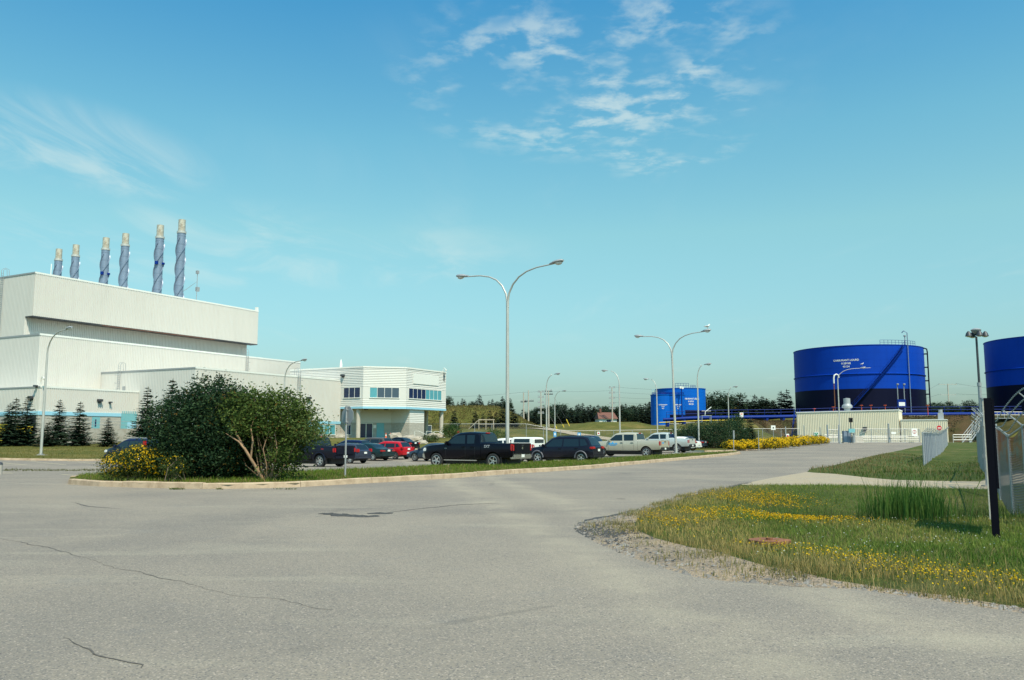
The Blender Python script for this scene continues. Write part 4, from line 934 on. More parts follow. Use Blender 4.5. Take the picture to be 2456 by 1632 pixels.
def big_tank(x, y, lab, words):
    r, z0, z1 = 15.5, Hf(x, y), 23.2; t = tank('fuel_tank', lab, x, y, z0, r, z1, 12.75, 'tanklight', 16.4); h = z1 - z0; ac = to_cam_angle(x, y)
    if words: wrap_text(words, .62, r, ac - math.asin(.165), 19.5 - z0, t)
    # helical stair on the shell, climbing to the right
    a0, a1 = ac - .18, ac + .72; K = 46; st = MB(); tr = MB(); rl_ = MB()
    for rr in (r + .12, r + .95): 
        P = [((rr) * math.cos(a0 + (a1 - a0) * k / K), rr * math.sin(a0 + (a1 - a0) * k / K), .3 + (h - .3) * k / K) for k in range(K + 1)]
        st.tube(P, .11, 4)
        if rr > r + .5:
            for dz in (.55, 1.1): rl_.tube([(p[0], p[1], p[2] + dz) for p in P], .035, 4)
            for p in P[::3]: rl_.cyl(p[0], p[1], p[2], p[2] + 1.1, .03, 4)
    for k in range(K):
        a = a0 + (a1 - a0) * (k + .5) / K; z = .3 + (h - .3) * (k + .5) / K; ca, sa = math.cos(a), math.sin(a); w = .17
        tr.add([((r + .12) * ca - w * sa * s1, (r + .12) * sa + w * ca * s1, z + dz) if q == 0 else ((r + .95) * ca - w * sa * s1, (r + .95) * sa + w * ca * s1, z + dz) for dz in (0, .04) for q, s1 in ((0, -1), (1, -1), (1, 1), (0, 1))],
               [(0, 3, 2, 1), (4, 5, 6, 7), (0, 1, 5, 4), (1, 2, 6, 5), (2, 3, 7, 6), (3, 0, 4, 7)])
    st.build('stair_stringer', M['pipeblue'], t); tr.build('stair_treads', M['pipeblue'], t); rl_.build('stair_railing', M['pipeblue'], t)
    roof_rail(t, r - .3, ac + .35, ac + 1.05, h + .1, n=22)
    p1 = MB(); a = ac + .80; ca, sa = math.cos(a), math.sin(a); p1.tube([((r + .35) * ca, (r + .35) * sa, .2), ((r + .35) * ca, (r + .35) * sa, h + 3.0), ((r - .6) * ca, (r - .6) * sa, h + 3.6), ((r - 1.2) * ca, (r - 1.2) * sa, h + 3.2)], .11, 7); p1.build('vent_pipe', M['stack'], t, sm=40)
    p2 = MB(); a = ac + 1.42; ca, sa = math.cos(a), math.sin(a); p2.tube([((r - .2) * ca, (r - .2) * sa, h + .1), ((r + .7) * ca, (r + .7) * sa, h - .3), ((r + .8) * ca, (r + .8) * sa, h - 1), ((r + .8) * ca, (r + .8) * sa, .2)], .16, 8)
    for z in np.linspace(2, h - 1.5, 5): p2.tube([(r * ca, r * sa, z), ((r + .8) * ca, (r + .8) * sa, z)], .18, 6)
    p2.build('down_pipe', M['tankdark'], t, sm=40)
    ex = MB(); a = ac + .85; ex.cyl((r - 1) * math.cos(a), (r - 1) * math.sin(a), h, h + 2.4, .12, 6); ex.lathe([(.3, 0), (.32, .25), (.01, .4)], 10, ((r - 1) * math.cos(a), (r - 1) * math.sin(a), h + 2.3)); ex.build('roof_vent', M['galv'], t)
    return t
tb = big_tank(89.0, 215.0, 'huge round blue fuel tank with navy lower band, lettered CARBURANT LOURD', ['CARBURANT LOURD', '0-28V6B', '43124'])
tr_ = big_tank(126.0, 191.0, 'huge blue fuel tank cut off by the right edge of the photo', None)
zt_s = Hf(41.2, 205)
t3 = tank('fuel_tank', 'smaller bright blue fuel tank behind the second twin lamp post', 41.2, 205.0, zt_s, 6.0, 12.75, 7.6, 'tanksmall', n=64); ac = to_cam_angle(41.2, 205)
wrap_text(['CARBURANT LÉGER', '0-27V1', '43125'], .5, 6.0, ac + .42, 10.1 - zt_s, t3); roof_rail(t3, 5.7, ac - .2, ac + .35, 12.75 - zt_s + .1, n=10); roof_rail(t3, 5.0, ac + .5, ac + .8, 12.75 - zt_s + .1, n=6, hh=.7)
mb = MB()
for s_ in (-.3, .3): mb.tube([(6.5 * math.cos(ac - 1.5) + s_ * math.sin(ac), 6.5 * math.sin(ac - 1.5), .1), (6.5 * math.cos(ac - 1.5) + s_ * math.sin(ac), 6.5 * math.sin(ac - 1.5), 12.9 - zt_s)], .05, 5)
for z in np.arange(1, 9, 1.2): mb.tube(arc_rail(.5, 0, 2 * PI, z, 8), .03, 4) if False else mb.tube([(6.5 * math.cos(ac - 1.5) - .5, 6.5 * math.sin(ac - 1.5) - .5, z), (6.5 * math.cos(ac - 1.5) + .5, 6.5 * math.sin(ac - 1.5) - .5, z)], .04, 4)
mb.build('caged_ladder', M['trimblue'], t3)
for px, zd, lab, off in ((1588, None, 'slim bright blue day tank, left of the pair before the blue tank', -.25), (1617, 6.3, 'slim bright blue day tank with dark band behind the second twin lamp post', .05)):
    p = at_y(px, 1000, 195.5); z0 = Hf(p.x, p.y); t = tank('day_tank', lab, p.x, p.y, z0, 2.55, 10.9, zd, 'tanksmall', n=40); a_ = to_cam_angle(p.x, p.y)
    wrap_text(['CARBURANT', '0-27', '431'], .34, 2.55, a_ + off + .35, 8.5 - z0, t); roof_rail(t, 2.3, 0, 2 * PI, 10.9 - z0, n=14, hh=.6)

# ------------------------------------------------------------------ shed, pipe rack
sh_d = Vector((.879, -.477, 0)); sh_a = math.atan2(-.477, .879); s0 = Vector((54.2, 160, 0))
shed = thing('pump_shed', 'long beige corrugated steel shed in front of the large tank', 'shed', (s0.x, s0.y, Hf(s0.x, s0.y)), sh_a)
def ribbed(name, x0, x1, y, z0, zl, zr, mk, parent, pitch=.3, depth=.05, axis='x'):
    xs = []; x = x0
    while x < x1:
        for q, o in ((0, 0), (.5, 0), (.6, depth), (.9, depth)):
            if x + q * pitch < x1: xs.append((x + q * pitch, o))
        x += pitch
    xs.append((x1, 0)); v = []
    for x, o in xs:
        zt_ = zl + (zr - zl) * (x - x0) / (x1 - x0)
        v += [(x, y - o, z0), (x, y - o, zt_)] if axis == 'x' else [(y - o, x, z0), (y - o, x, zt_)]
    f = [(2 * i, 2 * i + 2, 2 * i + 3, 2 * i + 1) for i in range(len(xs) - 1)]
    if axis != 'x': f = [g[::-1] for g in f]
    return MB().add(v, f).build(name, M[mk], parent)
Ls = 17.7; zg = -.6
MB().add([(0.05, .06, zg), (Ls, .06, zg), (Ls, 9, zg), (.05, 9, zg), (.05, .06, 5.5), (Ls, .06, 5.75), (Ls, 9, 5.75), (.05, 9, 5.5)], [(0, 3, 2, 1), (4, 5, 6, 7), (0, 1, 5, 4), (1, 2, 6, 5), (2, 3, 7, 6), (3, 0, 4, 7)]).build('shed_shell', M['shed'], shed)
ribbed('front_siding', 0, Ls, 0, zg, 5.5, 5.75, 'shed', shed); ribbed('end_siding', 0, 9, 0, zg, 5.5, 5.5, 'shed', shed, axis='y')
MB().add([(-.1, -.12, 5.5), (Ls + .1, -.12, 5.75), (Ls + .1, 9, 5.75), (-.1, 9, 5.5), (-.1, -.12, 5.68), (Ls + .1, -.12, 5.93), (Ls + .1, 9, 5.93), (-.1, 9, 5.68)], [(0, 3, 2, 1), (4, 5, 6, 7), (0, 1, 5, 4), (1, 2, 6, 5), (2, 3, 7, 6), (3, 0, 4, 7)]).build('roof_fascia', M['white'], shed)
MB().cyl(8.7, 3, 5.7, 6.6, .55, 14).lathe([(.55, 6.5), (.95, 6.7), (.95, 7.0), (.6, 7.4), (.6, 8.4), (.01, 8.5)], 16, (8.7, 3, -.2)).build('roof_ventilator', M['galv'], shed, sm=35)
MB().box(11.6, 12.3, -.45, -.05, 2.3, 2.8).box(11.8, 12.1, -.3, -.05, 1.9, 2.3).build('wall_floodlight', M['darksteel'], shed)
g = MB().box(3.0, 3.85, -.10, -.06, .9, 1.9).build('assembly_point_sign', M['signwhite'], shed)
MB().box(3.12, 3.35, -.115, -.105, 1.05, 1.3).box(3.5, 3.73, -.115, -.105, 1.05, 1.3).box(3.12, 3.35, -.115, -.105, 1.5, 1.75).box(3.5, 3.73, -.115, -.105, 1.5, 1.75).box(3.3, 3.55, -.118, -.106, 1.27, 1.53).build('green_mark', M['signgreen'], g)
mb = MB()
for i in range(9): mb.box(-1.25, -.35, 1.2 + i * .45, 1.6 + i * .45, .2 + i * .55, .26 + i * .55)
for x in (-1.3, -.3): mb.tube([(x, .9, 0), (x, 5.4, 5.2)], .07, 5); mb.tube([(x, .9, 1.1), (x, 5.4, 6.3)], .05, 5); [mb.cyl(x, .9 + k * 1.1, k * 1.27, k * 1.27 + 1.2, .04, 5) for k in range(5)]
mb.build('blue_outside_stair', M['pipeblue'], shed)
shed2 = thing('low_shed', 'lower beige corrugated shed attached right of the pump shed', 'shed', tuple(s0 + sh_d * 17.9 + Vector((0, 0, Hf(69.9, 151.5)))), sh_a)
MB().box(.05, 7.4, .06, 8, -.6, 3.95).build('shed_shell', M['shed'], shed2); ribbed('front_siding', 0, 7.4, 0, -.6, 3.95, 3.95, 'shed', shed2)
MB().box(-.05, 7.5, -.1, 8, 3.95, 4.1).build('roof_fascia', M['white'], shed2); MB().box(6.0, 6.9, 3, 4.2, 4.1, 5.3).cyl(6.45, 3.6, 5.3, 5.9, .35, 10).build('roof_unit', M['galv'], shed2)
# pipe rack along the berm
PX0, PX1, PY = 30.0, 112.0, 178.0
rack = thing('pipe_rack', 'long blue pipeline with walkway railing on the berm before the tanks', 'pipeline', (PX0, PY, 0))
def prof(x0, x1, dz, r, mk, name, yo=0.0, n=8, step=4.0):
    xs = np.arange(x0, x1 + .1, step); mb = MB(); mb.tube([(x - PX0, yo, Hf(min(x, 75), PY) * .25 + .75 * np.interp(x, [30, 60, 112], [4.45, 4.9, 5.4]) + dz) for x in xs], r, n); return mb.build(name, M[mk], rack, sm=60)
prof(PX0 + 2, PX1, .75, .33, 'pipeblue', 'main_pipe'); prof(PX0 + 6, PX1, 1.0, .17, 'pipeblue', 'upper_pipe', 1.0); prof(PX0 + 1, 52, .16, .08, 'yellow', 'yellow_pipe', -.8); prof(64, PX1, .35, .14, 'pole', 'insulated_pipe', -1.1)
for dz in (1.75, 2.35): prof(PX0 + 3, PX1, dz, .055, 'pipeblue', 'hand_rail', 1.6, 5)
for x in np.arange(PX0 + 3, PX1, 3.5):
    z = Hf(min(x, 75), PY) * .25 + .75 * float(np.interp(x, [30, 60, 112], [4.45, 4.9, 5.4])); MB().box(x - PX0 - .22, x - PX0 + .22, -.3, 1.7, z - .9, z + .5).build('pipe_support', M['pipeblue'], rack)
    MB().cyl(x - PX0, 1.6, z, z + 2.35, .05, 5).build('rail_post', M['pipeblue'], rack)
for x in (64, 68, 71, 74, 76, 79, 88): z = Hf(min(x, 75), PY); MB().cyl(x - PX0, -.3, z + .3, z + 2.3, .06, 5).lathe([(.30, 0), (.34, .04), (.30, .08), (.05, .08)], 10, (x - PX0, -.3, z + 2.25)).build('valve_handwheel', M['orange'], rack)
p = at_y(2163, 966, 180); vb = MB(); vb.box(p.x - PX0 - .9, p.x - PX0 + .9, 2, 2.4, 7.6, 9.3).build('instrument_panel', M['pipeblue'], rack); MB().box(p.x - PX0 - .65, p.x - PX0 + .65, 1.95, 1.99, 7.9, 8.7).build('panel_face', M['signwhite'], rack)
mb = MB()
for s_ in (-.7, .7): mb.cyl(p.x - PX0 + s_, 2.2, 5, 12.4, .09, 6); mb.lathe([(.001, -.25), (.25, -.1), (.28, .15), (.001, .25)], 10, (p.x - PX0 + s_, 2.0, 12.5))
mb.build('twin_floodlight', M['galv'], rack)
p = at_y(2003, 985, 186); gz = Hf(p.x, p.y)
t = thing('goose_neck_vent', 'thin red vent pipe with white gooseneck before the large tank', 'vent pipe', (p.x, p.y, gz))
MB().cyl(0, 0, 0, 7.0, .10, 8).build('riser', M['rust'], t); MB().tube([(0, 0, 7), (0, 0, 8.2), (.15, 0, 8.8), (.6, 0, 9.05), (1.05, 0, 8.8), (1.1, 0, 8.3)], .17, 8).build('gooseneck', M['white'], t, sm=50)
cone(2262.5, 176, 'small orange and white cone on the pipe berm', 5.3)
# second-lamp style light on the small tank berm
p = at_y(1636, 1000, 192); t = thing('tank_floodlight', 'blue floodlight pole with white lamps in front of the bright blue tank', 'floodlight', (p.x, p.y, Hf(p.x, p.y)))
MB().cyl(0, 0, 0, 8.6 - .6, .16, 8, .12).build('pole', M['pipeblue'], t); MB().box(-.45, -.05, -.3, .1, 8.0, 8.5).box(.05, .45, -.3, .1, 7.9, 8.4).build('lamp_heads', M['signwhite'], t)

# ------------------------------------------------------------------ fences
def chain(mb, a, b, h, zf, sp=.07, wr=.0022, z0=.05):
    """two crossing families of straight wires"""
    d = (b - a); L_ = d.length; d = d / L_; nn = Vector((-d.y, d.x, 0)); n = int((L_ + h) / sp)
    for fam in (0, 1):
        for i in range(n):
            s_ = -h + i * sp if fam == 0 else i * sp
            t0, t1 = (s_, s_ + h) if fam == 0 else (s_, s_ - h)
            # clip to [0, L]
            def clip(t, z): return t, z
            za, zb = 0.0, h
            if t0 < 0: za = -t0 if fam == 0 else 0; t0 = 0
            if t0 > L_: za = t0 - L_; t0 = L_
            if t1 > L_: zb = h - (t1 - L_); t1 = L_
            if t1 < 0: zb = h + t1; t1 = 0
            if zb - za < .03: continue
            o = nn * (wr * (1 if fam else -1))
            p = a + d * t0 + o; q = a + d * t1 + o
            p = Vector((p.x, p.y, zf(p.x, p.y) + z0 + za)); q = Vector((q.x, q.y, zf(q.x, q.y) + z0 + zb))
            u = (q - p).normalized(); s1 = u.cross(nn).normalized() * wr; s2 = nn * wr
            v = [p + s1, p - s1 * .5 + s2 * .87, p - s1 * .5 - s2 * .87, q + s1, q - s1 * .5 + s2 * .87, q - s1 * .5 - s2 * .87]
            mb.add(v, [(0, 1, 4, 3), (1, 2, 5, 4), (2, 0, 3, 5)])
def fence(name, lab, pts, h, zf, sp, wr, mkw='galv', post=.03, step=3.0, arms=None, barbs=0, cat='fence'):
    a0 = Vector((pts[0][0], pts[0][1], 0)); t = thing(name, lab, cat, (a0.x, a0.y, 0)); O3 = a0
    wm = MB(); rm = MB(); bm_ = MB()
    for i in range(len(pts) - 1):
        a = Vector((*pts[i][:2], 0)); b = Vector((*pts[i + 1][:2], 0)); L_ = (b - a).length; n = max(1, round(L_ / step)); d = (b - a).normalized(); ln = Vector((-d.y, d.x, 0))
        for k in range(n):
            p = a + (b - a) * k / n; q = a + (b - a) * (k + 1) / n
            chain(wm, p - O3, q - O3, h - .06, lambda x, y: zf(x + O3.x, y + O3.y), sp, wr)
        P = [a + (b - a) * k / n for k in range(n + 1)]
        rm.tube([(p.x - O3.x, p.y - O3.y, zf(p.x, p.y) + h) for p in P], post * .75, 6)
        for k, p in enumerate(P[:-1] if i < len(pts) - 2 else P):
            z = zf(p.x, p.y); big = 1.4 if (k == 0 or p == P[-1]) else 1.0
            po = MB().cyl(p.x - O3.x, p.y - O3.y, z - .1, z + h + .06, post * big, 8).build('post', M['galv'], t)
            if arms:
                e = Vector((p.x - O3.x, p.y - O3.y, z + h + .02)); MB().tube([e, e + ln * arms * .36 + Vector((0, 0, .36))], [.022, .012], 5).build('barb_arm', M['galv'], po)
        for j in range(barbs):
            o = ln * (arms or 0) * .12 * (j + 1) + Vector((0, 0, .12 * (j + 1) + .03)); Q = []
            for k in range(n * 24 + 1):
                p = a + (b - a) * k / (n * 24); Q.append((p.x - O3.x + o.x + (.012 if k % 2 else -.012) * ln.x, p.y - O3.y + o.y, zf(p.x, p.y) + h + o.z - .03 * math.sin(PI * ((k / 24) % 1)) + (.006 if k % 2 else -.006)))
            bm_.tube(Q, .004 if sp < .1 else .012, 3, cap=False)
    wm.build('chain_link', M[mkw], t); rm.build('top_rail', M['galv'], t)
    if barbs: bm_.build('barbed_wire', M['galv'], t)
    return t
m_, nt_, b_, L__, tc_, no_, rg_, mx_, mt_, bu_, vo_ = nodes_for('rusting_chain_link')
sp_ = nt_.nodes.new('ShaderNodeSeparateXYZ'); L__(tc_.outputs['Object'], sp_.inputs[0])
f_ = mt_('MULTIPLY', rg_(no_(1.6, 4, .6, 0, (.6, .6, 1.2)), .36, .50), rg_(sp_.outputs[2], .6, 1.3))
L__(mx_(f_, (.10, .12, .15), (.19, .05, .022)), b_.inputs['Base Color']); b_.inputs['Metallic'].default_value = .4; b_.inputs['Roughness'].default_value = .5; M['chainrust'] = m_
def zf_v(x, y): return float(z_verge(np.array([x]), np.array([y]))[0])
def zf_f(x, y): return float(z_far(np.array([x]), np.array([y]))[0])
fu = Vector((math.cos(R(61.5)), math.sin(R(61.5)), 0)); F1 = Vector((14.7, 26.1, 0)); fn = Vector((math.cos(R(65.8)), math.sin(R(65.8)), 0)); Fa = F1 - fn * 13.2; Fb = F1 + fu * 2.2; Fc_ = F1 + fu * 37.5
fence('chain_link_fence', 'rust stained chain link fence with barbed wire at the right edge', [Fa, F1], 2.05, zf_v, .12, .0042, 'chainrust', .035, 2.64, arms=1, barbs=3)
fence('chain_link_fence', 'chain link fence dropping into the swale beyond the gravel path', [Fb, Fc_], 2.0, zf_f, .14, .0045, 'chain', .035, 3.0, arms=1, barbs=2)
g1 = Vector((26.8, 55, 0)); fence('chain_link_fence', 'chain link fence with leaning barbed wire running towards the gate', [g1, g1 + fu * 22, g1 + fu * 44, g1 + fu * 67], 2.1, zf_f, .17, .0055, 'chain', .045, 2.75, arms=-1, barbs=2)
# corner post of the path gate, gate chain rail across the swale
t = thing('gate_post', 'tall galvanised gate post standing at the gravel path edge', 'gate post', (F1.x + .35, F1.y + .7, Hf(F1.x, F1.y)))
MB().cyl(0, 0, 0, 2.75, .075, 12).build('post', M['galv'], t, sm=40); MB().cyl(0, 0, 2.75, 2.8, .09, 12).build('cap', M['galv'], t); MB().box(-.09, .09, -.09, .09, .9, 1.02).box(-.09, .09, -.09, .09, 1.9, 2.02).build('hinge_collar', M['galv'], t); MB().cyl(0, 0, 0, .05, .2, 12).build('footing', M['concrete'], t)
FY = 142.0
fence('perimeter_fence', 'long low looking wire fence behind the parking lot', [(-15, FY), (14, FY), (48.5, FY)], 2.35, lambda x, y: Hf(x, y) + .05, .16, .006, 'chain', .045, 3.05)
# vehicle gate
def gate_leaf(a, b, lab, name='swing_gate', h=2.3):
    a = Vector(a); b = Vector(b); t = thing(name, lab, 'gate', tuple(a)); d = b - a; L_ = d.length; rz = math.atan2(d.y, d.x); t.rotation_euler = (0, 0, rz)
    f = MB()
    for z in (.12, h * .47, h): f.tube([(.05, 0, z), (L_ - .05, 0, z)], .045, 6)
    for x in (.05, L_ / 2, L_ - .05): f.tube([(x, 0, .12), (x, 0, h)], .045, 6)
    f.tube([(.05, 0, h * .47), (L_ / 2, 0, h)], .02, 5); f.tube([(L_ - .05, 0, h * .47), (L_ / 2, 0, h)], .02, 5); f.build('frame', M['galv'], t)
    w = MB(); chain(w, Vector((0, 0, 0)), Vector((L_, 0, 0)), h - .1, lambda x, y: .0, .16, .006); w.build('chain_link', M['galv'], t)
    return t
def gp(px, Y=139.5): p = at_y(px, 1050, Y); return (p.x, p.y, Hf(p.x, p.y) + .02)
gl = gate_leaf(gp(2050), gp(2130), 'left leaf of the wide vehicle gate with diagonal braces'); gate_leaf(gp(2135), gp(2206), 'right leaf of the wide vehicle gate carrying a white sign'); gate_leaf(gp(1986), gp(2011), 'narrow pedestrian gate left of the lamp post at the gate', 'pedestrian_gate', 2.2)
def post(px, h, lab, r=.09, Y=139.5, mk='galv', name='gate_post', extra=None):
    x, y, z = gp(px, Y); t = thing(name, lab, 'gate post', (x, y, z)); MB().cyl(0, 0, -.1, h, r, 10).build('post', M[mk], t, sm=40); MB().lathe([(r * 1.25, h), (r * 1.25, h + .05), (.01, h + .12)], 10).build('cap', M[mk], t); MB().cyl(0, 0, -.1, .06, r * 2.4, 10).build('footing', M['concrete'], t); return t
post(2047.5, 1.5, 'short thick white gate post left of the vehicle gate', .16); post(2132.5, 3.1, 'thick gate post between the two vehicle gate leaves', .12); post(1985, 2.9, 'blue grey post at the left of the pedestrian gate', .07, mk='stack'); post(2012, 2.9, 'blue grey post at the right of the pedestrian gate', .07, mk='stack'); post(1968, 2.5, 'thin fence end post between the pedestrian gate and the hedge', .05); post(1929, 2.7, 'slim post standing in front of the yellow hedge', .04, 118)
t = post(2042, 3.4, 'dark signal post with black lamp beside the vehicle gate', .06, mk='darksteel'); MB().box(-.22, .28, -.2, .2, 3.4, 4.15).build('signal_head', M['black'], t); MB().lathe([(.12, 0), (.13, -.12)], 12, (.03, -.2, 3.9), 'y').lathe([(.12, 0), (.13, -.12)], 12, (.03, -.2, 3.6), 'y').build('visor', M['black'], t); MB().box(-.5, .5, -.35, -.1, 1.7, 2.35).build('card_reader', M['teal'], t)
x, y, z = gp(2033, 140.5); t = thing('control_cabinet', 'grey electrical cabinet left of the vehicle gate', 'cabinet', (x, y, z)); MB().box(-.75, .45, -.35, .35, .1, 2.0).build('cabinet', M['stack'], t); MB().box(-.72, -.17, -.375, -.352, .2, 1.9).box(-.13, .42, -.375, -.352, .2, 1.9).build('doors', M['stack'], t); MB().box(-.85, .55, -.45, .45, -.1, .1).build('plinth', M['concrete'], t)
x, y, z = gp(2056, 143); t = thing('concrete_block', 'pale concrete block behind the vehicle gate', 'concrete block', (x, y, z)); MB().add([(-.9, -.5, 0), (.9, -.5, 0), (.9, .5, 0), (-.9, .5, 0), (-.75, -.35, 1.05), (.75, -.35, 1.05), (.75, .35, 1.05), (-.75, .35, 1.05)], [(0, 3, 2, 1), (4, 5, 6, 7), (0, 1, 5, 4), (1, 2, 6, 5), (2, 3, 7, 6), (3, 0, 4, 7)]).build('block', M['column'], t); MB().box(-.3, .3, -.05, .05, 1.05, 1.12).build('lifting_bar', M['galv'], t)
def rail(px0, px1, Y, lab, zs=(.45, .8, 1.1)):
    a = Vector(gp(px0, Y)); b = Vector(gp(px1, Y)); t = thing('pipe_guard_rail', lab, 'guard rail', tuple(a)); d = b - a; n = max(2, int(d.length / 2.4))
    for z in zs: MB().tube([(0, 0, z), (d.x, d.y, d.z + z)], .075, 7).build('rail', M['pole'], t)
    for i in range(n + 1): q = d * (i / n); MB().cyl(q.x, q.y, q.z - .1, q.z + max(zs), .06, 6).build('post', M['pole'], t)
rail(2066, 2205, 145.5, 'low grey pipe guard rail behind the vehicle gate'); rail(2286, 2330, 139, 'pale pipe rail at the foot of the steel stairs', (.5, .95, 1.35)); rail(1978, 2046, 146, 'low pale pipe rail behind the pedestrian gate', (.9, 1.3))
# steel stair up the berm
st0 = Vector(gp(2316, 141)); st1 = at_y(2362, 1003, 156); t = thing('steel_stair', 'galvanised steel stair with railings climbing the berm on the right', 'stairs', tuple(st0)); d = st1 - st0; hd = Vector((d.x, d.y, 0)); sd_ = Vector((-hd.y, hd.x, 0)).normalized() * .55
K = 14
for i in range(K):
    q = d * ((i + .5) / K); MB().add([tuple(q + sd_ * s1 + hd.normalized() * s2 + Vector((0, 0, dz))) for dz in (0, .05) for s1, s2 in ((-1, -.16), (1, -.16), (1, .16), (-1, .16))], [(0, 3, 2, 1), (4, 5, 6, 7), (0, 1, 5, 4), (1, 2, 6, 5), (2, 3, 7, 6), (3, 0, 4, 7)]).build('tread', M['galv'], t)
for s1 in (-1, 1):
    MB().tube([sd_ * s1, d + sd_ * s1], .09, 5).build('stringer', M['galv'], t)
    for dz in (.55, 1.1): MB().tube([sd_ * s1 + Vector((0, 0, dz)), d + sd_ * s1 + Vector((0, 0, dz))], .045, 5).build('railing', M['pole'], t)
    for k in range(5): q = d * (k / 4) + sd_ * s1; MB().tube([q, q + Vector((0, 0, 1.1))], .045, 5).build('railing_post', M['pole'], t)
t = thing('steel_walkway', 'galvanised walkway with white railings at the top of the steel stair', 'walkway', (st1.x, st1.y, st1.z)); MB().box(0, 26, -.6, .6, -.12, 0).build('deck', M['galv'], t)
for s1 in (-.6, .6):
    for dz in (.55, 1.1): MB().tube([(0, s1, dz), (26, s1, dz)], .05, 5).build('railing', M['pole'], t)
    for k in range(14): MB().cyl(k * 2, s1, 0, 1.1, .045, 5).build('railing_post', M['pole'], t)
for k in range(5): MB().cyl(k * 6 + 1, 0, -4.5, -.12, .12, 6).build('leg', M['galv'], t)

# ------------------------------------------------------------------ lamp posts
def head(parent, p, d, tilt=.1):
    """cobra head luminaire, housing over a glass bowl"""
    d = Vector((d.x, d.y, 0)).normalized(); s_ = Vector((-d.y, d.x, 0)); up = Vector((0, 0, 1)); v = []; f = []; secs = [(-.05, .06, .05), (.10, .09, .07), (.22, .16, .10), (.45, .20, .12), (.70, .17, .10), (.82, .08, .05)]
    for x, w, h in secs:
        for a in np.linspace(0, 2 * PI, 11)[:-1]:
            z = h * math.sin(a); z = max(z, -.045); v.append(p + d * x + s_ * (w * math.cos(a)) + up * (z + x * tilt))
    for i in range(len(secs) - 1):
        for k in range(10): f.append((i * 10 + k, i * 10 + (k + 1) % 10, i * 10 + 10 + (k + 1) % 10, i * 10 + 10 + k))
    f += [tuple(range(10))[::-1], tuple(50 + k for k in range(10))]
    h_ = MB().add(v, f).build('lamp_head', M['galv'], parent, sm=45); v = []; f = []
    for i, (r_, z) in enumerate(((1, -.045), (.9, -.10), (.6, -.16), (.05, -.19))):
        for a in np.linspace(0, 2 * PI, 13)[:-1]: v.append(p + d * (.52 + .24 * r_ * math.cos(a)) + s_ * (.15 * r_ * math.sin(a)) + up * (z + .52 * tilt))
    for i in range(3):
        for k in range(12): f.append((i * 12 + k, i * 12 + 12 + k, i * 12 + 12 + (k + 1) % 12, i * 12 + (k + 1) % 12))
    MB().add(v, f).build('glass_bowl', M['lens'], h_, sm=60)
def lamp(base, lab, dirs, H_=10.0, name='lamp_post', reach=2.35, r0=.105, foot=True, lean=(0, 0), grp='lamp posts round the parking lot'):
    t = thing(name, lab, 'lamp post', tuple(base), 0, grp); zs = H_ - 1.75
    MB().tube([(0, 0, 0), (lean[0] * .5, lean[1] * .5, zs * .5), (lean[0], lean[1], zs)], [r0, r0 * .9, r0 * .72], 12).build('pole', M['pole'], t, sm=50)
    for d in dirs:
        d = Vector((d[0], d[1], 0)).normalized(); b = Vector((lean[0], lean[1], 0)) + (d * .03 if len(dirs) > 1 else Vector((0, 0, 0)))
        P = [(0, -.35), (0.0, 0), (.06, .42), (.28, .9), (.62, 1.28), (1.05, 1.52), (1.6, 1.66), (reach, 1.75)]
        k = reach / 2.35
        MB().tube([b + d * x * k + Vector((0, 0, zs + z)) for x, z in P], [.062, .06, .055, .05, .046, .042, .038, .034], 9).build('arm', M['pole'], t, sm=60)
        head(t, b + d * reach + Vector((0, 0, H_)), d)
    MB().box(-.2, .2, -.2, .2, 0, .03).build('base_plate', M['galv'], t)
    for a in range(4): MB().cyl(.14 * math.cos(a * PI / 2 + .78), .14 * math.sin(a * PI / 2 + .78), .03, .12, .02, 6).build('bolt', M['galv'], t)
    if foot: MB().box(-.42, .42, -.3, .3, -.25, -.005).build('footing', M['concrete'], t)
    return t
RD = Vector((.80, -.60, 0)); LD = -RD
def isl_base(px, py): p = G(px, py, .15); return Vector((p.x, p.y, float(z_isl(np.array([p.x]), np.array([p.y]))[0]) + .03))
lamp1 = lamp(isl_base(1217, 1115.5), 'nearest tall twin arm lamp post on the grass island', [RD, LD], 10.65, reach=2.85)
lamp2 = lamp(isl_base(1622, 1088), 'second twin arm lamp post in front of the bright blue tank', [RD, LD], 10.2, lean=(-.18, 0), reach=2.75)
def lot_lamp(px_pole, y_head, D, lab, dirs, Hl=9.9, reach=2.35):
    p = at_y(px_pole, 1045, D); z = Hf(p.x, p.y) + .03; top = at_y(px_pole, y_head, D).z; return lamp((p.x, p.y, z), lab, dirs, max(5, top - z), reach=reach, foot=False)
bl = G(98, 1092, .1); lamp((bl.x, bl.y, bl.z + .02), 'single arm lamp post on the lawn by the left spruces', [RD], at_y(104, 797, bl.y).z - bl.z, reach=3.0)
lot_lamp(679, 868, 88, 'single arm lamp post rising behind the big shrub', [RD], reach=2.6)
lot_lamp(1311, 899, 108, 'single arm lamp post behind the white capped pickup, arm to the right', [RD], reach=1.3); lot_lamp(1331, 939, 150, 'farthest single arm lamp post left of the middle, by the fence', [RD], reach=1.6)
lot_lamp(1487, 888, 101, 'single arm lamp post with its arm to the left above the beige pickup', [LD], reach=1.6); lot_lamp(1577, 909, 118, 'single arm lamp post in front of the slim blue day tanks', [LD], reach=1.2); lot_lamp(1676, 876, 96, 'single arm lamp post at the right edge of the bright blue tank', [RD], reach=.9); lot_lamp(1749, 929, 138, 'small looking lamp post above the dark hedge', [RD], reach=.9)
lot_lamp(2015, 884, 132, 'lamp post with its arm across the large tank near the gate', [Vector((1, -.25, 0))], reach=3.4)
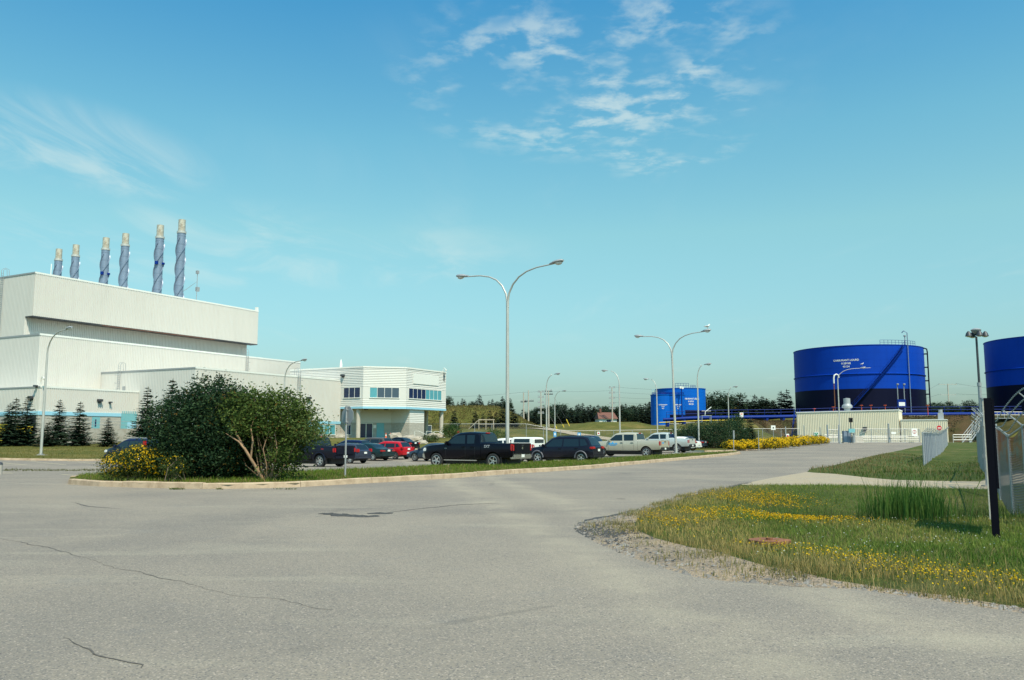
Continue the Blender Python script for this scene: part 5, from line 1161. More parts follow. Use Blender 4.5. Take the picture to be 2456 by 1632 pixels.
def gull(p, yaw, lab):
    t = thing('seagull', lab, 'seagull', p, yaw, 'seagulls on the lamps'); pts = [(-.26, 0, .16), (-.16, 0, .18), (-.05, 0, .19), (.06, 0, .20), (.13, 0, .25), (.16, 0, .32), (.19, 0, .36), (.24, 0, .355), (.30, 0, .34)]
    MB().tube(pts, [.02, .06, .085, .085, .06, .045, .05, .03, .008], 10).build('body', M['signwhite'], t, sm=70); MB().tube([(-.34, .04, .17), (-.1, .085, .21), (.07, .08, .22)], [.01, .045, .03], 7).tube([(-.34, -.04, .17), (-.1, -.085, .21), (.07, -.08, .22)], [.01, .045, .03], 7).build('wings', M['galv'], t, sm=70)
    for s_ in (-.03, .03): MB().tube([(0, s_, .13), (.01, s_, 0), (.05, s_, 0)], .008, 5).build('leg', M['amber'], t)
hp = lamp2.location + RD * 3.3 + Vector((-.18, 0, 10.2 + .20)); gull(tuple(hp), .4, 'white seagull standing on the right lamp of the second twin post')
p = at_y(2068, 878, 131); gull((p.x, p.y, p.z + .1), .2, 'white seagull standing on the lamp before the large tank')
# floodlight mast behind the right fence
p = at_y(2360, 1100, 62); z0 = Hf(p.x, p.y); zt_m = at_y(2340, 808, 62).z
t = thing('floodlight_mast', 'tall steel floodlight mast with three lamps behind the right fence', 'floodlight mast', (p.x, p.y, z0)); h = zt_m - z0
MB().tube([(0, 0, 0), (0, 0, h * .62)], [.13, .12], 10).build('lower_pole', M['galv'], t, sm=40); MB().tube([(0, 0, h * .62), (0, 0, h)], [.085, .075], 10).build('upper_pole', M['darksteel'], t, sm=40); MB().lathe([(.10, h * .6), (.15, h * .6), (.15, h * .63), (.10, h * .63)], 12).build('joint', M['galv'], t)
MB().tube([(-.55, 0, h + .15), (.55, 0, h + .15)], .045, 6).tube([(0, -.5, h + .15), (0, .5, h + .15)], .045, 6).build('crossarm', M['darksteel'], t)
for x, y_ in ((-.62, -.1), (.62, -.1), (0, -.45), (0, .5)):
    l_ = MB().lathe([(.05, .25), (.16, .12), (.24, -.12), (.22, -.14), (.02, -.05)], 14, (x, y_, h + .15)).build('lamp_head', M['darksteel'], t, sm=40); MB().lathe([(.21, -.12), (.12, -.19), (.01, -.21)], 14, (x, y_, h + .15)).build('glass_bowl', M['lens'], l_, sm=60)
MB().lathe([(.08, h + .2), (.34, h + .42), (.36, h + .52), (.2, h + .62), (.01, h + .66)], 16).build('top_housing', M['galv'], t, sm=45)

# ------------------------------------------------------------------ signs
p = isl_base(827.5, 1145); t = thing('stop_sign', 'grey back of an octagonal sign on a steel post beside the big shrub', 'road sign', (p.x, p.y, p.z), R(-44)); zc = at_y(827, 998, p.y).z - p.z
MB().cyl(0, 0, -.1, zc + .36, .033, 8).build('post', M['galv'], t, sm=40); oct_ = [(.37 * math.cos(R(22.5 + 45 * k)), .37 * math.sin(R(22.5 + 45 * k))) for k in range(8)]
v = [(x, y, z + zc) for y in (.045, .058) for x, z in oct_]; MB().add(v, [tuple(range(8)), tuple(range(15, 7, -1))] + [(k, 8 + k, 8 + (k + 1) % 8, (k + 1) % 8) for k in range(8)]).build('sign_panel', M['signback'], t); MB().box(-.05, .05, -.04, .045, zc + .2, zc + .24).box(-.05, .05, -.04, .045, zc - .24, zc - .2).build('bracket', M['galv'], t)
V, Fx = text_mesh(['ARRÊT'], .17); MB().add([(-x, .062, zc + y - .06) for x, y, _ in V], [f[::-1] for f in Fx]).build('lettering', M['signwhite'], t)
def small_sign(px, py0, py1, D, lab, w, h, rz=0.0, mk='signwhite', base_dz=0.0, post_mk='galv', r=.035):
    p = at_y(px, 1045, D); z = Hf(p.x, p.y) + base_dz; t = thing('sign_post', lab, 'sign', (p.x, p.y, z), rz); ht = at_y(px, py0, D).z - z
    MB().cyl(0, 0, -.1, ht, r, 6).build('post', M[post_mk], t)
    if w: MB().box(-w / 2, w / 2, -.06, -.045, ht - h, ht).build('sign_panel', M[mk], t)
    return t, ht
small_sign(1759, 1033, 1088, 78, 'narrow sign turned edge on at the end of the grass island', .45, .75, R(62), 'signback', .1); small_sign(1819, 1032, 1081, 88, 'leaning bare steel post in front of the yellow hedge', 0, 0, 0)
t, ht = small_sign(1855, 1021, 1050, 118, 'white square sign on a post above the yellow hedge', .62, .62); MB().box(-.1, .1, -.067, -.061, ht - .42, ht - .22).build('dark_mark', M['darksteel'], t)
small_sign(1884, 1024, 1050, 116, 'narrow grey sign turned edge on behind the yellow hedge', .8, 1.1, R(64), 'signback'); t, ht = small_sign(1889, 1041, 1050, 128, 'small white and red notice left of the pump shed', .45, .65); MB().box(-.14, .14, -.067, -.061, ht - .5, ht - .2).build('red_mark', M['signred'], t)
t, ht = small_sign(1780, 990, 1005, 172, 'white sign on a blue post at the pipeline', .75, .95, 0, 'signwhite', 0, 'pipeblue'); MB().box(-.2, .2, -.067, -.061, ht - .4, ht - .2).build('orange_mark', M['orange'], t)
t, ht = small_sign(1331, 1036, 1048, 106, 'blue parking sign beside a lamp post behind the dark crossover', .35, .62, 0, 'signblue'); MB().box(-.08, .08, -.067, -.061, ht - .45, ht - .15).build('white_symbol', M['signwhite'], t)
t, ht = small_sign(1389, 1038, 1048, 104, 'blue parking sign above the roof of the dark crossover', .40, .5, 0, 'signblue'); MB().box(-.08, .08, -.067, -.061, ht - .38, ht - .12).build('white_symbol', M['signwhite'], t)
t, ht = small_sign(1435.5, 1036, 1048, 108, 'white parking sign with red mark left of the beige pickup', .34, .42, 0); MB().box(-.09, .09, -.067, -.061, ht - .3, ht - .12).build('red_mark', M['signred'], t)
def panel_on(px, py, D, w, h, lab, mk, name, mark=None):
    p = at_y(px, py, D); t = thing(name, lab, 'sign', (p.x, p.y, p.z)); MB().box(-w / 2, w / 2, -.03, 0, -h / 2, h / 2).build('sign_panel', M[mk], t); return t
t = panel_on(2193, 1037, 138.9, .95, 1.25, 'pale no smoking notice hung on the right gate leaf', 'signwhite', 'notice_sign')
MB().lathe([(.24, -.05), (.30, -.05), (.30, -.04), (.24, -.04)], 24, (0, 0, .05), 'y').box(-.02, .02, -.05, -.04, -.2, .3).build('prohibition_ring', M['signred'], t); panel_on(2143, 1039, 138.9, .75, .35, 'small blank white plate on the gate beside the centre post', 'signwhite', 'notice_sign')
p = at_y(2252, 1027, 112); gz = zf_f(p.x, p.y); t = thing('no_entry_sign', 'round red no entry sign on a post behind the right hand fence', 'road sign', (p.x, p.y, gz)); hc = p.z - gz
MB().cyl(0, 0, 0, hc + .55, .05, 8).build('post', M['galv'], t); v = [(.33 * math.cos(a), -.08 + dy, hc + .33 * math.sin(a)) for dy in (0, .02) for a in np.linspace(0, 2 * PI, 25)[:-1]]
MB().add(v, [tuple(range(24)), tuple(range(47, 23, -1))] + [(k, 24 + k, 24 + (k + 1) % 24, (k + 1) % 24) for k in range(24)]).build('sign_panel', M['signred'], t); MB().box(-.2, .2, -.09, -.082, hc - .055, hc + .055).build('white_bar', M['signwhite'], t)
# big dark sign seen from its edge
p = G(2390, 1296); bz = zf_v(p.x, p.y); rd = math.atan2(p.y, p.x); zt_b = at_y(2371, 955, p.y).z
t = thing('edge_on_sign', 'tall black sign board seen edge on near the right edge', 'sign board', (p.x, p.y, bz), rd); h = zt_b - bz
M['signblack'] = mat('black_sign_paint', (.004, .004, .009), .6, spec=.1)
for x in (.06, 1.3): MB().box(x - .055, x + .055, -.055, .055, -.1, h).build('post', M['signblack'], t)
MB().box(-.0, 1.36, -.085, -.056, .75, h - .02).build('sign_panel', M['signblack'], t); MB().box(.0, 1.36, .057, .075, .28, h - .05).build('back_panel', M['column'], t)
# bollard at the far left of the lot
p = G(2, 1139); t = thing('bollard', 'short dark bollard cut by the left edge of the photo', 'bollard', (p.x - .05, p.y, p.z)); MB().cyl(0, 0, -.05, .42, .09, 12).build('post', M['concrete'], t, sm=40); MB().lathe([(.10, .42), (.08, .50), (.01, .53)], 12).build('cap', M['darksteel'], t, sm=40)

# ------------------------------------------------------------------ power lines, far house, things on the berm
def upole(px, py_top, D, lab, arms, lean=0.0, r=.2):
    p = at_y(px, 1025, D); z = Hf(p.x, p.y); top = at_y(px, py_top, D).z; t = thing('utility_pole', lab, 'utility pole', (p.x, p.y, z - .1), 0, 'utility poles behind the parking lot'); h = top - z
    MB().tube([(0, 0, 0), (lean, 0, h)], [r, r * .65], 8).build('pole', M['polewood'], t, sm=50)
    for z_, w, mk in arms:
        c = MB().box(-w / 2, w / 2, -.08, .08, h - z_ - .1, h - z_ + .1).build('crossarm', M[mk], t); ins = MB()
        for x in (-w / 2 + .15, -w / 4, w / 4, w / 2 - .15): ins.lathe([(.05, 0), (.09, .1), (.05, .2), (.09, .3), (.01, .38)], 6, (x, 0, h - z_ + .1))
        ins.build('insulators', M['galv'], c)
    return t, Vector((p.x, p.y, top))
U = []
U.append(upole(1256, 941, 205, 'left pole of the pair joined at a low crossarm', [(2.3, 1.5, 'darksteel')])); U.append(upole(1267.5, 936, 205, 'right pole of the pair joined at a low crossarm', [(2.6, 2.6, 'darksteel')]))
U.append(upole(1297.5, 938, 215, 'utility pole with five short crossarms left of the lamp post', [(k * 1.35 + .2, 1.6, 'galv') for k in range(5)])); U.append(upole(1316, 936, 200, 'utility pole with dark transformer arms close behind a lamp post', [(.2, 1.8, 'darksteel'), (.9, 2.1, 'darksteel')])); U.append(upole(1469, 928, 225, 'utility pole with five crossarms above the red roof', [(k * 1.4 + .2, 1.7, 'galv') for k in range(5)]))
U.append(upole(2279, 920, 320, 'three armed power pole between the two large tanks', [(.3, 7, 'pole'), (4.3, 6, 'pole'), (8.0, 6, 'pole')], r=.3))
def wires(pairs, lab, r=.018):
    t = thing('power_lines', lab, 'power lines', tuple(pairs[0][0]))
    for a, b in pairs:
        a = Vector(a); b = Vector(b); P = [a.lerp(b, k / 16) - Vector((0, 0, (b - a).length * .012 * 4 * (k / 16) * (1 - k / 16))) - pairs[0][0] for k in range(17)]; MB().tube(P, r, 4, cap=False).build('wire', M['darksteel'], t)
tp = [u[1] for u in U]
wires([(at_y(1040, 951, 230), tp[0]), (tp[0], tp[2]), (tp[2], tp[4] + Vector((0, 0, -1)))], 'thin power lines running over the mound to the pole pair'); wires([(tp[4] + Vector((0, 0, -k * 1.4)), at_y(1760, 934 + k * 9, 260)) for k in range(4)], 'thin power lines behind the bright blue tank')
wires([(at_y(2180, 955 - 0 * k + k * 7, 300), tp[5] + Vector((-3, 0, -k * 4))) for k in range(3)] + [(tp[5] + Vector((3, 0, -k * 4)), at_y(2400, 934 + k * 12, 300)) for k in range(3)], 'sagging power lines between the two large tanks', .03)
p = at_y(1460, 1000, 228); hz_ = at_y(1460, 1004, 228).z; t = thing('far_house', 'small far house with a brown red roof among the dark trees', 'house', (p.x, p.y, hz_ - 2.6), .1)
MB().box(-2.6, 2.2, 0, 6, 0, 2.6).build('wall', M['white'], t); ro_ = MB().add([(-2.9, -.4, 2.5), (2.5, -.4, 2.5), (2.1, 3, 4.3), (-2.5, 3, 4.3), (-2.9, 6.4, 2.5), (2.5, 6.4, 2.5)], [(0, 1, 2, 3), (3, 2, 5, 4), (0, 3, 4), (1, 5, 2), (0, 4, 5, 1)]).build('roof', M['roofbrown'], t); MB().box(-2.0, -1.5, 2.4, 2.9, 3.8, 5.3).build('chimney', M['roofbrown'], ro_); MB().box(-.6, .6, -.03, 0, 1.2, 2.2).build('window', M['winblue'], t)
p = at_y(1168, 1022, 166); z = Hf(p.x, p.y); t = thing('wooden_platform', 'pale wooden railing frame on the grass mound', 'platform', (p.x, p.y, z))
for x in (-1.6, -.2, 1.3): MB().box(x - .08, x + .08, -.08, .08, 0, 2.0).build('post', M['wood'], t)
MB().box(-1.7, 1.5, -.1, .1, 1.85, 2.05).build('top_rail', M['wood'], t); MB().box(-1.7, 1.5, -.09, .09, 1.0, 1.15).build('middle_rail', M['wood'], t); MB().tube([(-1.6, 0, 1.9), (-3.6, 0, .1)], .09, 4).build('brace', M['wood'], t)
p = at_y(1099, 1033, 138); t = thing('fire_hydrant', 'red fire hydrant by the fence right of the office columns', 'hydrant', (p.x, p.y, Hf(p.x, p.y))); MB().lathe([(.16, 0), (.16, .9), (.22, .92), (.22, 1.0), (.15, 1.1), (.05, 1.22), (.01, 1.24)], 14).build('barrel', M['signred'], t, sm=40); MB().tube([(-.3, 0, .7), (.3, 0, .7)], .08, 8).build('outlets', M['signred'], t); MB().cyl(0, 0, -.05, .05, .28, 12).build('flange', M['signred'], t)
# yellow guy markers on the far slope
for px, lab in ((1366, 'leaning yellow guy marker on the far slope, the longest one'), (1353, 'short leaning yellow guy marker left of the longest one'), (1336, 'short leaning yellow guy marker nearest the lamp posts')):
    p = at_y(px, 1022, 200); z = Hf(p.x, p.y); t = thing('guy_marker', lab, 'guy marker', (p.x, p.y, z)); k = 1.0 if px == 1366 else .5
    MB().tube([(0, 0, 0), (-.75 * k, 0, 1.7 * k)], .10, 6).build('guard', M['yellow'], t); MB().tube([(-.75 * k, 0, 1.7 * k), (-3.6 * k, 1, 7 * k)], .02, 4).build('guy_wire', M['darksteel'], t)
# white rooftop machine on the berm behind the hedge
p = at_y(1694, 1025, 168); t = thing('loading_arm', 'pale tubular loading arm frame above the dark hedge', 'loading arm', (p.x, p.y, Hf(p.x, p.y)))
for x in (-.9, .9):
    for y_ in (-.5, .5): MB().cyl(x, y_, 0, 1.5, .06, 6).build('leg', M['galv'], t)
MB().box(-1, 1, -.6, .6, 1.45, 1.55).build('deck', M['galv'], t); MB().tube([(-.2, 0, 1.5), (-.1, 0, 2.3), (1.1, 0, 3.2)], .09, 7).build('arm', M['white'], t, sm=50); MB().tube([(-.95, -.5, 2.4), (.9, -.5, 2.4)], .05, 5).build('handrail', M['galv'], t)
# ------------------------------------------------------------------ vegetation
def spruce_mesh(h, rad, levels, per, quads, seed, c0=(.016, .036, .024), c1=(.050, .082, .046), size=.2, bare=.04):
    g = np.random.default_rng(seed); Q = []; C = []
    for l in range(levels):
        t = (l + g.uniform(-.3, .3)) / levels; z = h * (bare + (1 - bare) * max(t, 0)); Lm = rad * (1 - t) ** .85 * (1.0 if t > .1 else .9)
        for b in range(max(3, int(per * (1 - .45 * t)))):
            a = 2 * PI * (b + g.uniform(-.4, .4)) / per + l * 1.9; L_ = Lm * g.uniform(.72, 1.18) + .05; n = max(2, int(quads * (L_ / rad) + 2))
            dirv = np.array([math.cos(a), math.sin(a), 0]); sdv = np.array([-math.sin(a), math.cos(a), 0]); dr = g.uniform(.10, .34); tone = g.uniform(0, 1)
            for k in range(n):
                s_ = (k + .6) / n; c = dirv * L_ * s_ + np.array([0, 0, z - dr * L_ * s_ + .22 * L_ * s_ * s_]); w = size * (1.15 - .6 * s_) * g.uniform(.7, 1.4) * (.55 + .45 * (1 - t))
                for sg in (-1, 1):
                    e = (dirv * g.uniform(.5, 1.1) + sdv * sg * g.uniform(.5, 1.1) + np.array([0, 0, g.uniform(-.45, .25)])); e /= np.linalg.norm(e)
                    u = np.cross(e, [0, 0, 1]); u /= np.linalg.norm(u) + 1e-6; u = u * 1.0 + np.array([0, 0, g.uniform(-.5, .5)]); ln = w * 2.3
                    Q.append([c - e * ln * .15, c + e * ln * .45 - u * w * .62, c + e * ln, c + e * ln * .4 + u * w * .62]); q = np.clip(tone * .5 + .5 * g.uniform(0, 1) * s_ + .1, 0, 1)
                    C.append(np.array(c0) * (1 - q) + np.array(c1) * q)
    top = np.array([0, 0, h])
    for k in range(6): a = g.uniform(0, 6.28); e = np.array([math.cos(a), math.sin(a), .2]) * size * .5; Q.append([top - [0, 0, size * 2.2], top - [0, 0, size] + e * .5, top + [0, 0, size * .4], top - [0, 0, size * 1.2] - e * .3]); C.append(np.array(c1))
    return cards('needles', Q, C, M['needle'])
def trunk_mesh(h, r, mk='bark', seed=0): mb = MB(); mb.tube([(0, 0, -.1), (.02 * h * .1, 0, h * .5), (0, 0, h * .97)], [r, r * .6, r * .08], 7); return mb.mesh('trunk', M[mk])
def plant_tree(name, lab, cat, p, crown, trunk, s=1.0, rz=0.0, group=None, sxy=None):
    t = thing(name, lab, cat, tuple(p), rz, group); t.scale = (s * (sxy or 1), s * (sxy or 1), s)
    c = bpy.data.objects.new('crown', crown); link(c, t); k = bpy.data.objects.new('trunk', trunk); link(k, t); return t
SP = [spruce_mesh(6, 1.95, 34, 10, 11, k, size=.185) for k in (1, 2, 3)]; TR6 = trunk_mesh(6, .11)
near_sp = [(18, 966, 87, 'leftmost spruce of the row before the plant, cut by the frame'), (33, 954, 90, 'second spruce from the left, touching its taller neighbour'), (61, 951, 88, 'third spruce from the left, just left of the lawn lamp post'), (139, 958, 90, 'bushy spruce just right of the lawn lamp post'),
           (188, 963, 88, 'slim spruce midway between the lawn lamp post and the short spruce'), (258, 1002, 86, 'shortest spruce of the row, in front of the bare concrete wall'), (349, 927, 84, 'tall spruce left of the big shrub, behind the blue crossover'), (408, 908, 88, 'spruce whose tip rises over the left of the big shrub'), (520, 895, 92, 'spruce tip highest above the middle of the big shrub')]
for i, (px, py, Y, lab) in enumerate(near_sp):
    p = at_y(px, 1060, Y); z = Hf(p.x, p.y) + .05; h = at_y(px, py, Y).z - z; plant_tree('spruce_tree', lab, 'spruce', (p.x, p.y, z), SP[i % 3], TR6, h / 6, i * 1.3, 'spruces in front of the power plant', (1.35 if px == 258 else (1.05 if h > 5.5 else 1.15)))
# low branches spilling at the foot of the row: a young spruce
p = at_y(112, 1062, 86); plant_tree('spruce_tree', 'low young spruce tucked behind the lawn lamp post', 'spruce', (p.x, p.y, Hf(p.x, p.y)), SP[1], TR6, .42, 2.2, 'spruces in front of the power plant', 1.7)

def bush_mesh(ells, n, leaf, c0, c1, seed, clus=.20, per=55, ang=None, extra=None, thin=.0):
    """leaves in clumps near the skin of a set of ellipsoids"""
    g = np.random.default_rng(seed); vol = np.array([e[3] * e[4] * e[5] for e in ells]); pr = vol / vol.sum(); nc = max(3, n // per); Q = []; C = []; centres = []
    for _ in range(nc):
        e = ells[g.choice(len(ells), p=pr)]; d = g.normal(0, 1, 3); d /= np.linalg.norm(d); r = g.uniform(.45, 1.0) ** .55 * (1 + g.normal(0, .07))
        c = np.array([e[0] + e[3] * d[0] * r, e[1] + e[4] * d[1] * r, e[2] + e[5] * d[2] * r])
        if c[2] < .08: c[2] = g.uniform(.08, .4)
        centres.append(c); m = int(per * g.uniform(.5, 1.5)); tone = np.clip(g.normal(.5, .3), 0, 1)
        P = c + g.normal(0, clus, (m, 3)) * np.array([1, 1, .8]); P = P[P[:, 2] > .03]; m = len(P)
        a = g.normal(0, 1, (m, 3)); a[:, 2] = a[:, 2] * .6 - .1; a /= np.linalg.norm(a, axis=1)[:, None]; b = np.cross(a, g.normal(0, 1, (m, 3))); b /= np.linalg.norm(b, axis=1)[:, None] + 1e-9
        L_ = leaf * g.uniform(.6, 1.4, m)[:, None]; W_ = L_ * .42
        Q.append(np.stack([P - a * L_ * .5, P + b * W_ * .5, P + a * L_ * .5, P - b * W_ * .5], 1)); q = np.clip(tone + g.normal(0, .2, m), 0, 1)[:, None]; cc = np.array(c0) * (1 - q) + np.array(c1) * q; cc[g.uniform(0, 1, m) < (.14 if tone < .15 else .012)] = (.13, .085, .02); C.append(cc)
    return cards('foliage', np.concatenate(Q), np.concatenate(C), M['leaf']), centres
def limbs(centres, n, r, base, mk, seed, spread=.3):
    g = random.Random(seed); mb = MB()
    for c in g.sample(centres, min(n, len(centres))):
        b = Vector((base[0] + g.uniform(-spread, spread), base[1] + g.uniform(-spread, spread), 0)); c = Vector(c); m1 = b.lerp(c, .4) + Vector((g.uniform(-.15, .15), g.uniform(-.15, .15), .12 * c.z)); m2 = b.lerp(c, .72) + Vector((g.uniform(-.12, .12), g.uniform(-.12, .12), .08 * c.z))
        mb.tube([b, m1, m2, c], [r, r * .7, r * .42, r * .15], 5)
    return mb.mesh('branches', M[mk])
def shrub(name, lab, cat, p, ells, n, leaf, c0, c1, seed, mk='bark', nl=14, r=.03, group=None, base=(0, 0), **kw):
    t = thing(name, lab, cat, tuple(p), 0, group); me, cs = bush_mesh(ells, n, leaf, c0, c1, seed, **kw); link(bpy.data.objects.new('foliage', me), t); link(bpy.data.objects.new('branches', limbs(cs, nl, r, base, mk, seed)), t); return t
def isl_at(px, Y):
    p = at_y(px, 1140, Y); return Vector((p.x, p.y, float(z_isl(np.array([p.x]), np.array([p.y]))[0])))
# the big shrub group on the island
DK0, DK1 = (.012, .032, .018), (.045, .085, .034)
p = isl_at(480, 28.6)
shrub('large_shrub', 'large dense dark green shrub on the left of the island clump', 'shrub', p, [(-.55, 0, 1.5, 1.25, 1.1, 1.5), (.35, .1, 1.75, 1.25, 1.15, 1.55), (.9, -.1, 1.3, 1.2, 1.1, 1.25), (-.2, 0, .7, 1.7, 1.1, .8), (-1.0, 0, 2.6, .3, .3, .45), (-.5, 0, 2.95, .32, .3, .4), (.1, 0, 3.2, .35, .3, .35), (.75, 0, 3.15, .3, .3, .4), (1.3, 0, 2.6, .35, .3, .4), (-1.55, 0, 2.0, .35, .3, .4)], 52000, .105, DK0, DK1, 11, nl=26, r=.045, clus=.17, per=46)
p2_ = isl_at(622, 28.0)
ws = thing('willow_shrub', 'lighter green willow like shrub with leaning orange brown trunks', 'shrub', tuple(p2_)); me, cs = bush_mesh([(-.35, .3, 2.15, 1.15, .9, .75), (.55, .2, 2.1, 1.0, .9, .7), (1.0, .2, 1.65, .8, .7, .6), (.35, .6, 1.3, 1.0, .6, .7), (.75, .1, .6, .6, .6, .55), (-.7, .5, 1.2, .9, .6, .9), (-.1, .1, 2.75, .35, .3, .3), (.45, .1, 2.65, .3, .3, .3), (1.25, 0, 2.2, .35, .3, .25)], 19000, .11, (.030, .062, .014), (.12, .165, .040), 12, clus=.20, per=40)
link(bpy.data.objects.new('foliage', me), ws); me, cs2 = bush_mesh([(1.45, 0, 1.75, .75, .7, .55), (1.75, 0, 1.55, .45, .45, .35)], 1900, .10, (.05, .09, .025), (.15, .19, .06), 13, clus=.20, per=18); link(bpy.data.objects.new('spray', me), ws)
me, cs3 = bush_mesh([(.75, -.45, .9, .4, .3, .5), (-.35, -.5, 1.75, .7, .35, .3), (.6, -.45, 1.7, .6, .3, .35), (1.0, -.2, .5, .35, .3, .45)], 2600, .10, (.03, .062, .014), (.12, .165, .04), 14, clus=.16, per=26); link(bpy.data.objects.new('front_sprigs', me), ws)
tm = MB()
for pts, rr in (([(.22, -.35, 0), (.02, -.55, .45), (-.28, -.62, .95), (-.62, -.5, 1.45), (-.85, -.3, 1.9)], (.06, .052, .044, .032, .015)), ([(-.12, -.58, .72), (-.05, -.66, 1.25), (-.15, -.6, 1.7), (-.02, -.4, 2.2)], (.034, .03, .022, .01)), ([(.45, -.3, 0), (.62, -.5, .5), (.72, -.55, .95), (.6, -.45, 1.5), (.75, -.3, 2.1)], (.028, .025, .02, .015, .008)), ([(.35, -.3, 0), (.38, -.55, .5), (.28, -.62, 1.0), (.42, -.5, 1.6)], (.022, .02, .016, .008)), ([(.55, -.3, 0), (.95, -.4, .5), (1.2, -.3, 1.1), (1.45, -.2, 1.7)], (.024, .02, .015, .008)), ([(-.28, -.62, .95), (-.5, -.72, 1.25), (-.95, -.6, 1.5)], (.035, .028, .012))):
    tm.tube(pts, rr, 7)
tm.build('trunks', M['barklight'], ws, sm=60); link(bpy.data.objects.new('branches', limbs(cs, 22, .02, (.3, 0), 'barklight', 5)), ws)
p = isl_at(560, 29.3); shrub('large_shrub', 'dark shrub filling the middle of the island clump', 'shrub', p, [(0, .2, 1.0, 1.1, .9, 1.0), (-.2, .2, 2.0, .9, .8, .9)], 20000, .105, DK0, DK1, 15, nl=14, r=.04, clus=.18, per=46)
# yellow flowering shrubs
def flowering(name, lab, p, ells, n, nf, seed, fl=.04, group=None, leaf=.06):
    t = shrub(name, lab, 'shrub', p, ells, n, leaf, (.022, .045, .014), (.075, .105, .030), seed, nl=12, r=.018, group=group, clus=.11, per=40)
    g = np.random.default_rng(seed + 50); Q = []; pr = np.array([e[3] * e[5] for e in ells]); pr = pr / pr.sum()
    for _ in range(nf):
        e = ells[g.choice(len(ells), p=pr)]; d = g.normal(0, 1, 3); d[1] = -abs(d[1]) if g.uniform() < .75 else d[1]; d[2] = d[2] * .9 + .35; d /= np.linalg.norm(d); c = np.array(e[:3]) + np.array(e[3:6]) * d * g.uniform(.88, 1.10)
        if c[2] < .1: continue
        nrm = d + g.normal(0, .35, 3); nrm /= np.linalg.norm(nrm); u = np.cross(nrm, [.3, .2, 1]); u /= np.linalg.norm(u); v = np.cross(nrm, u); s_ = fl * g.uniform(.6, 1.3)
        for k in range(3): a = k * PI / 3; uu = (u * math.cos(a) + v * math.sin(a)) * s_; vv = (-u * math.sin(a) + v * math.cos(a)) * s_ * .55; Q.append([c - uu, c - vv, c + uu, c + vv])
    me = cards('flowers', Q, np.tile(np.array([[.80, .55, .02]]), (len(Q), 1)) * g.uniform(.8, 1.1, (len(Q), 1)), M['petal']); link(bpy.data.objects.new('flowers', me), t); return t
p = isl_at(322, 28.0); flowering('yellow_flowering_shrub', 'yellow flowering shrub at the left tip of the island', p, [(-.5, 0, .5, .58, .6, .45), (.15, 0, .62, .65, .65, .50), (.65, .1, .5, .55, .6, .5)], 16000, 1000, 21, .030)
p = isl_at(418, 27.2); flowering('yellow_flowering_shrub', 'small yellow flowering sprig at the foot of the dark shrub', p, [(0, 0, .45, .35, .35, .4)], 1500, 40, 22, .03)
# hedges beyond the lot
def g_at(px, Y): p = at_y(px, 1060, Y); return Vector((p.x, p.y, Hf(p.x, p.y) + .1))
for i, (px, Y, w, h, lab) in enumerate([(1618, 101, 2.2, 2.2, 'leftmost dark shrub of the hedge behind the silver pickup'), (1662, 98, 2.2, 2.7, 'dark shrub of the hedge just behind the white sedan'), (1708, 97, 2.3, 2.9, 'broad dark shrub in the middle of the far hedge'), (1752, 98, 2.2, 3.3, 'tall dark shrub where the yellow hedge begins'), (1688, 104, 2.4, 3.1, 'dark shrub at the back of the far hedge')]):
    shrub('hedge_shrub', lab, 'shrub', g_at(px, Y), [(0, 0, h * .5, w, w * .8, h * .5), (w * .4, -.2, h * .42, w * .7, w * .6, h * .45)], 6500, .16, DK0, (.05, .09, .04), 31 + i, nl=10, r=.05, group='dark hedge shrubs beyond the lot', clus=.28, per=40)
shrub('leafy_young_tree', 'upright leafy bush rising from the dark hedge', 'shrub', g_at(1765, 102), [(0, 0, 1.9, 1.1, 1.1, 1.9), (.2, 0, 3.1, .7, .7, 1.0)], 5000, .17, (.018, .045, .016), (.07, .12, .04), 38, nl=10, r=.05, clus=.26, per=36)
p = g_at(1800, 104); t = plant_tree('spruce_tree', 'small spruce with a brown top at the right of the dark hedge', 'spruce', p, SP[0], TR6, at_y(1800, 1003, 104).z / 6, .4, None, 1.35)
hed = [(1755, 88, 1.5, 1.0, 'leftmost mound of the yellow flowering hedge by the road'), (1788, 89, 1.7, 1.05, 'second mound of the yellow flowering hedge behind the bare post'), (1826, 91, 1.7, 1.2, 'third mound of the yellow flowering hedge right of the bare post'), (1858, 96, 1.7, 1.25, 'fourth and fullest mound of the yellow flowering hedge'), (1887, 103, 1.8, 1.3, 'fifth mound of the yellow flowering hedge before the lawn tip'),
       (1912, 112, 2.0, 1.35, 'sixth mound of the yellow hedge, left of the slim post'), (1940, 117, 2.0, 1.3, 'seventh mound of the yellow hedge, right of the slim post'), (1962, 121, 1.7, 1.2, 'last mound of the yellow hedge, nearest the pedestrian gate')]
for i, (px, Y, w, h, lab) in enumerate(hed): flowering('yellow_hedge_shrub', lab, g_at(px, Y), [(0, 0, h * .5, w * .75, w * .6, h * .52), (w * .45, -.1, h * .42, w * .5, w * .5, h * .45)], 3000, 640, 41 + i, .075, 'yellow flowering hedge', .11)
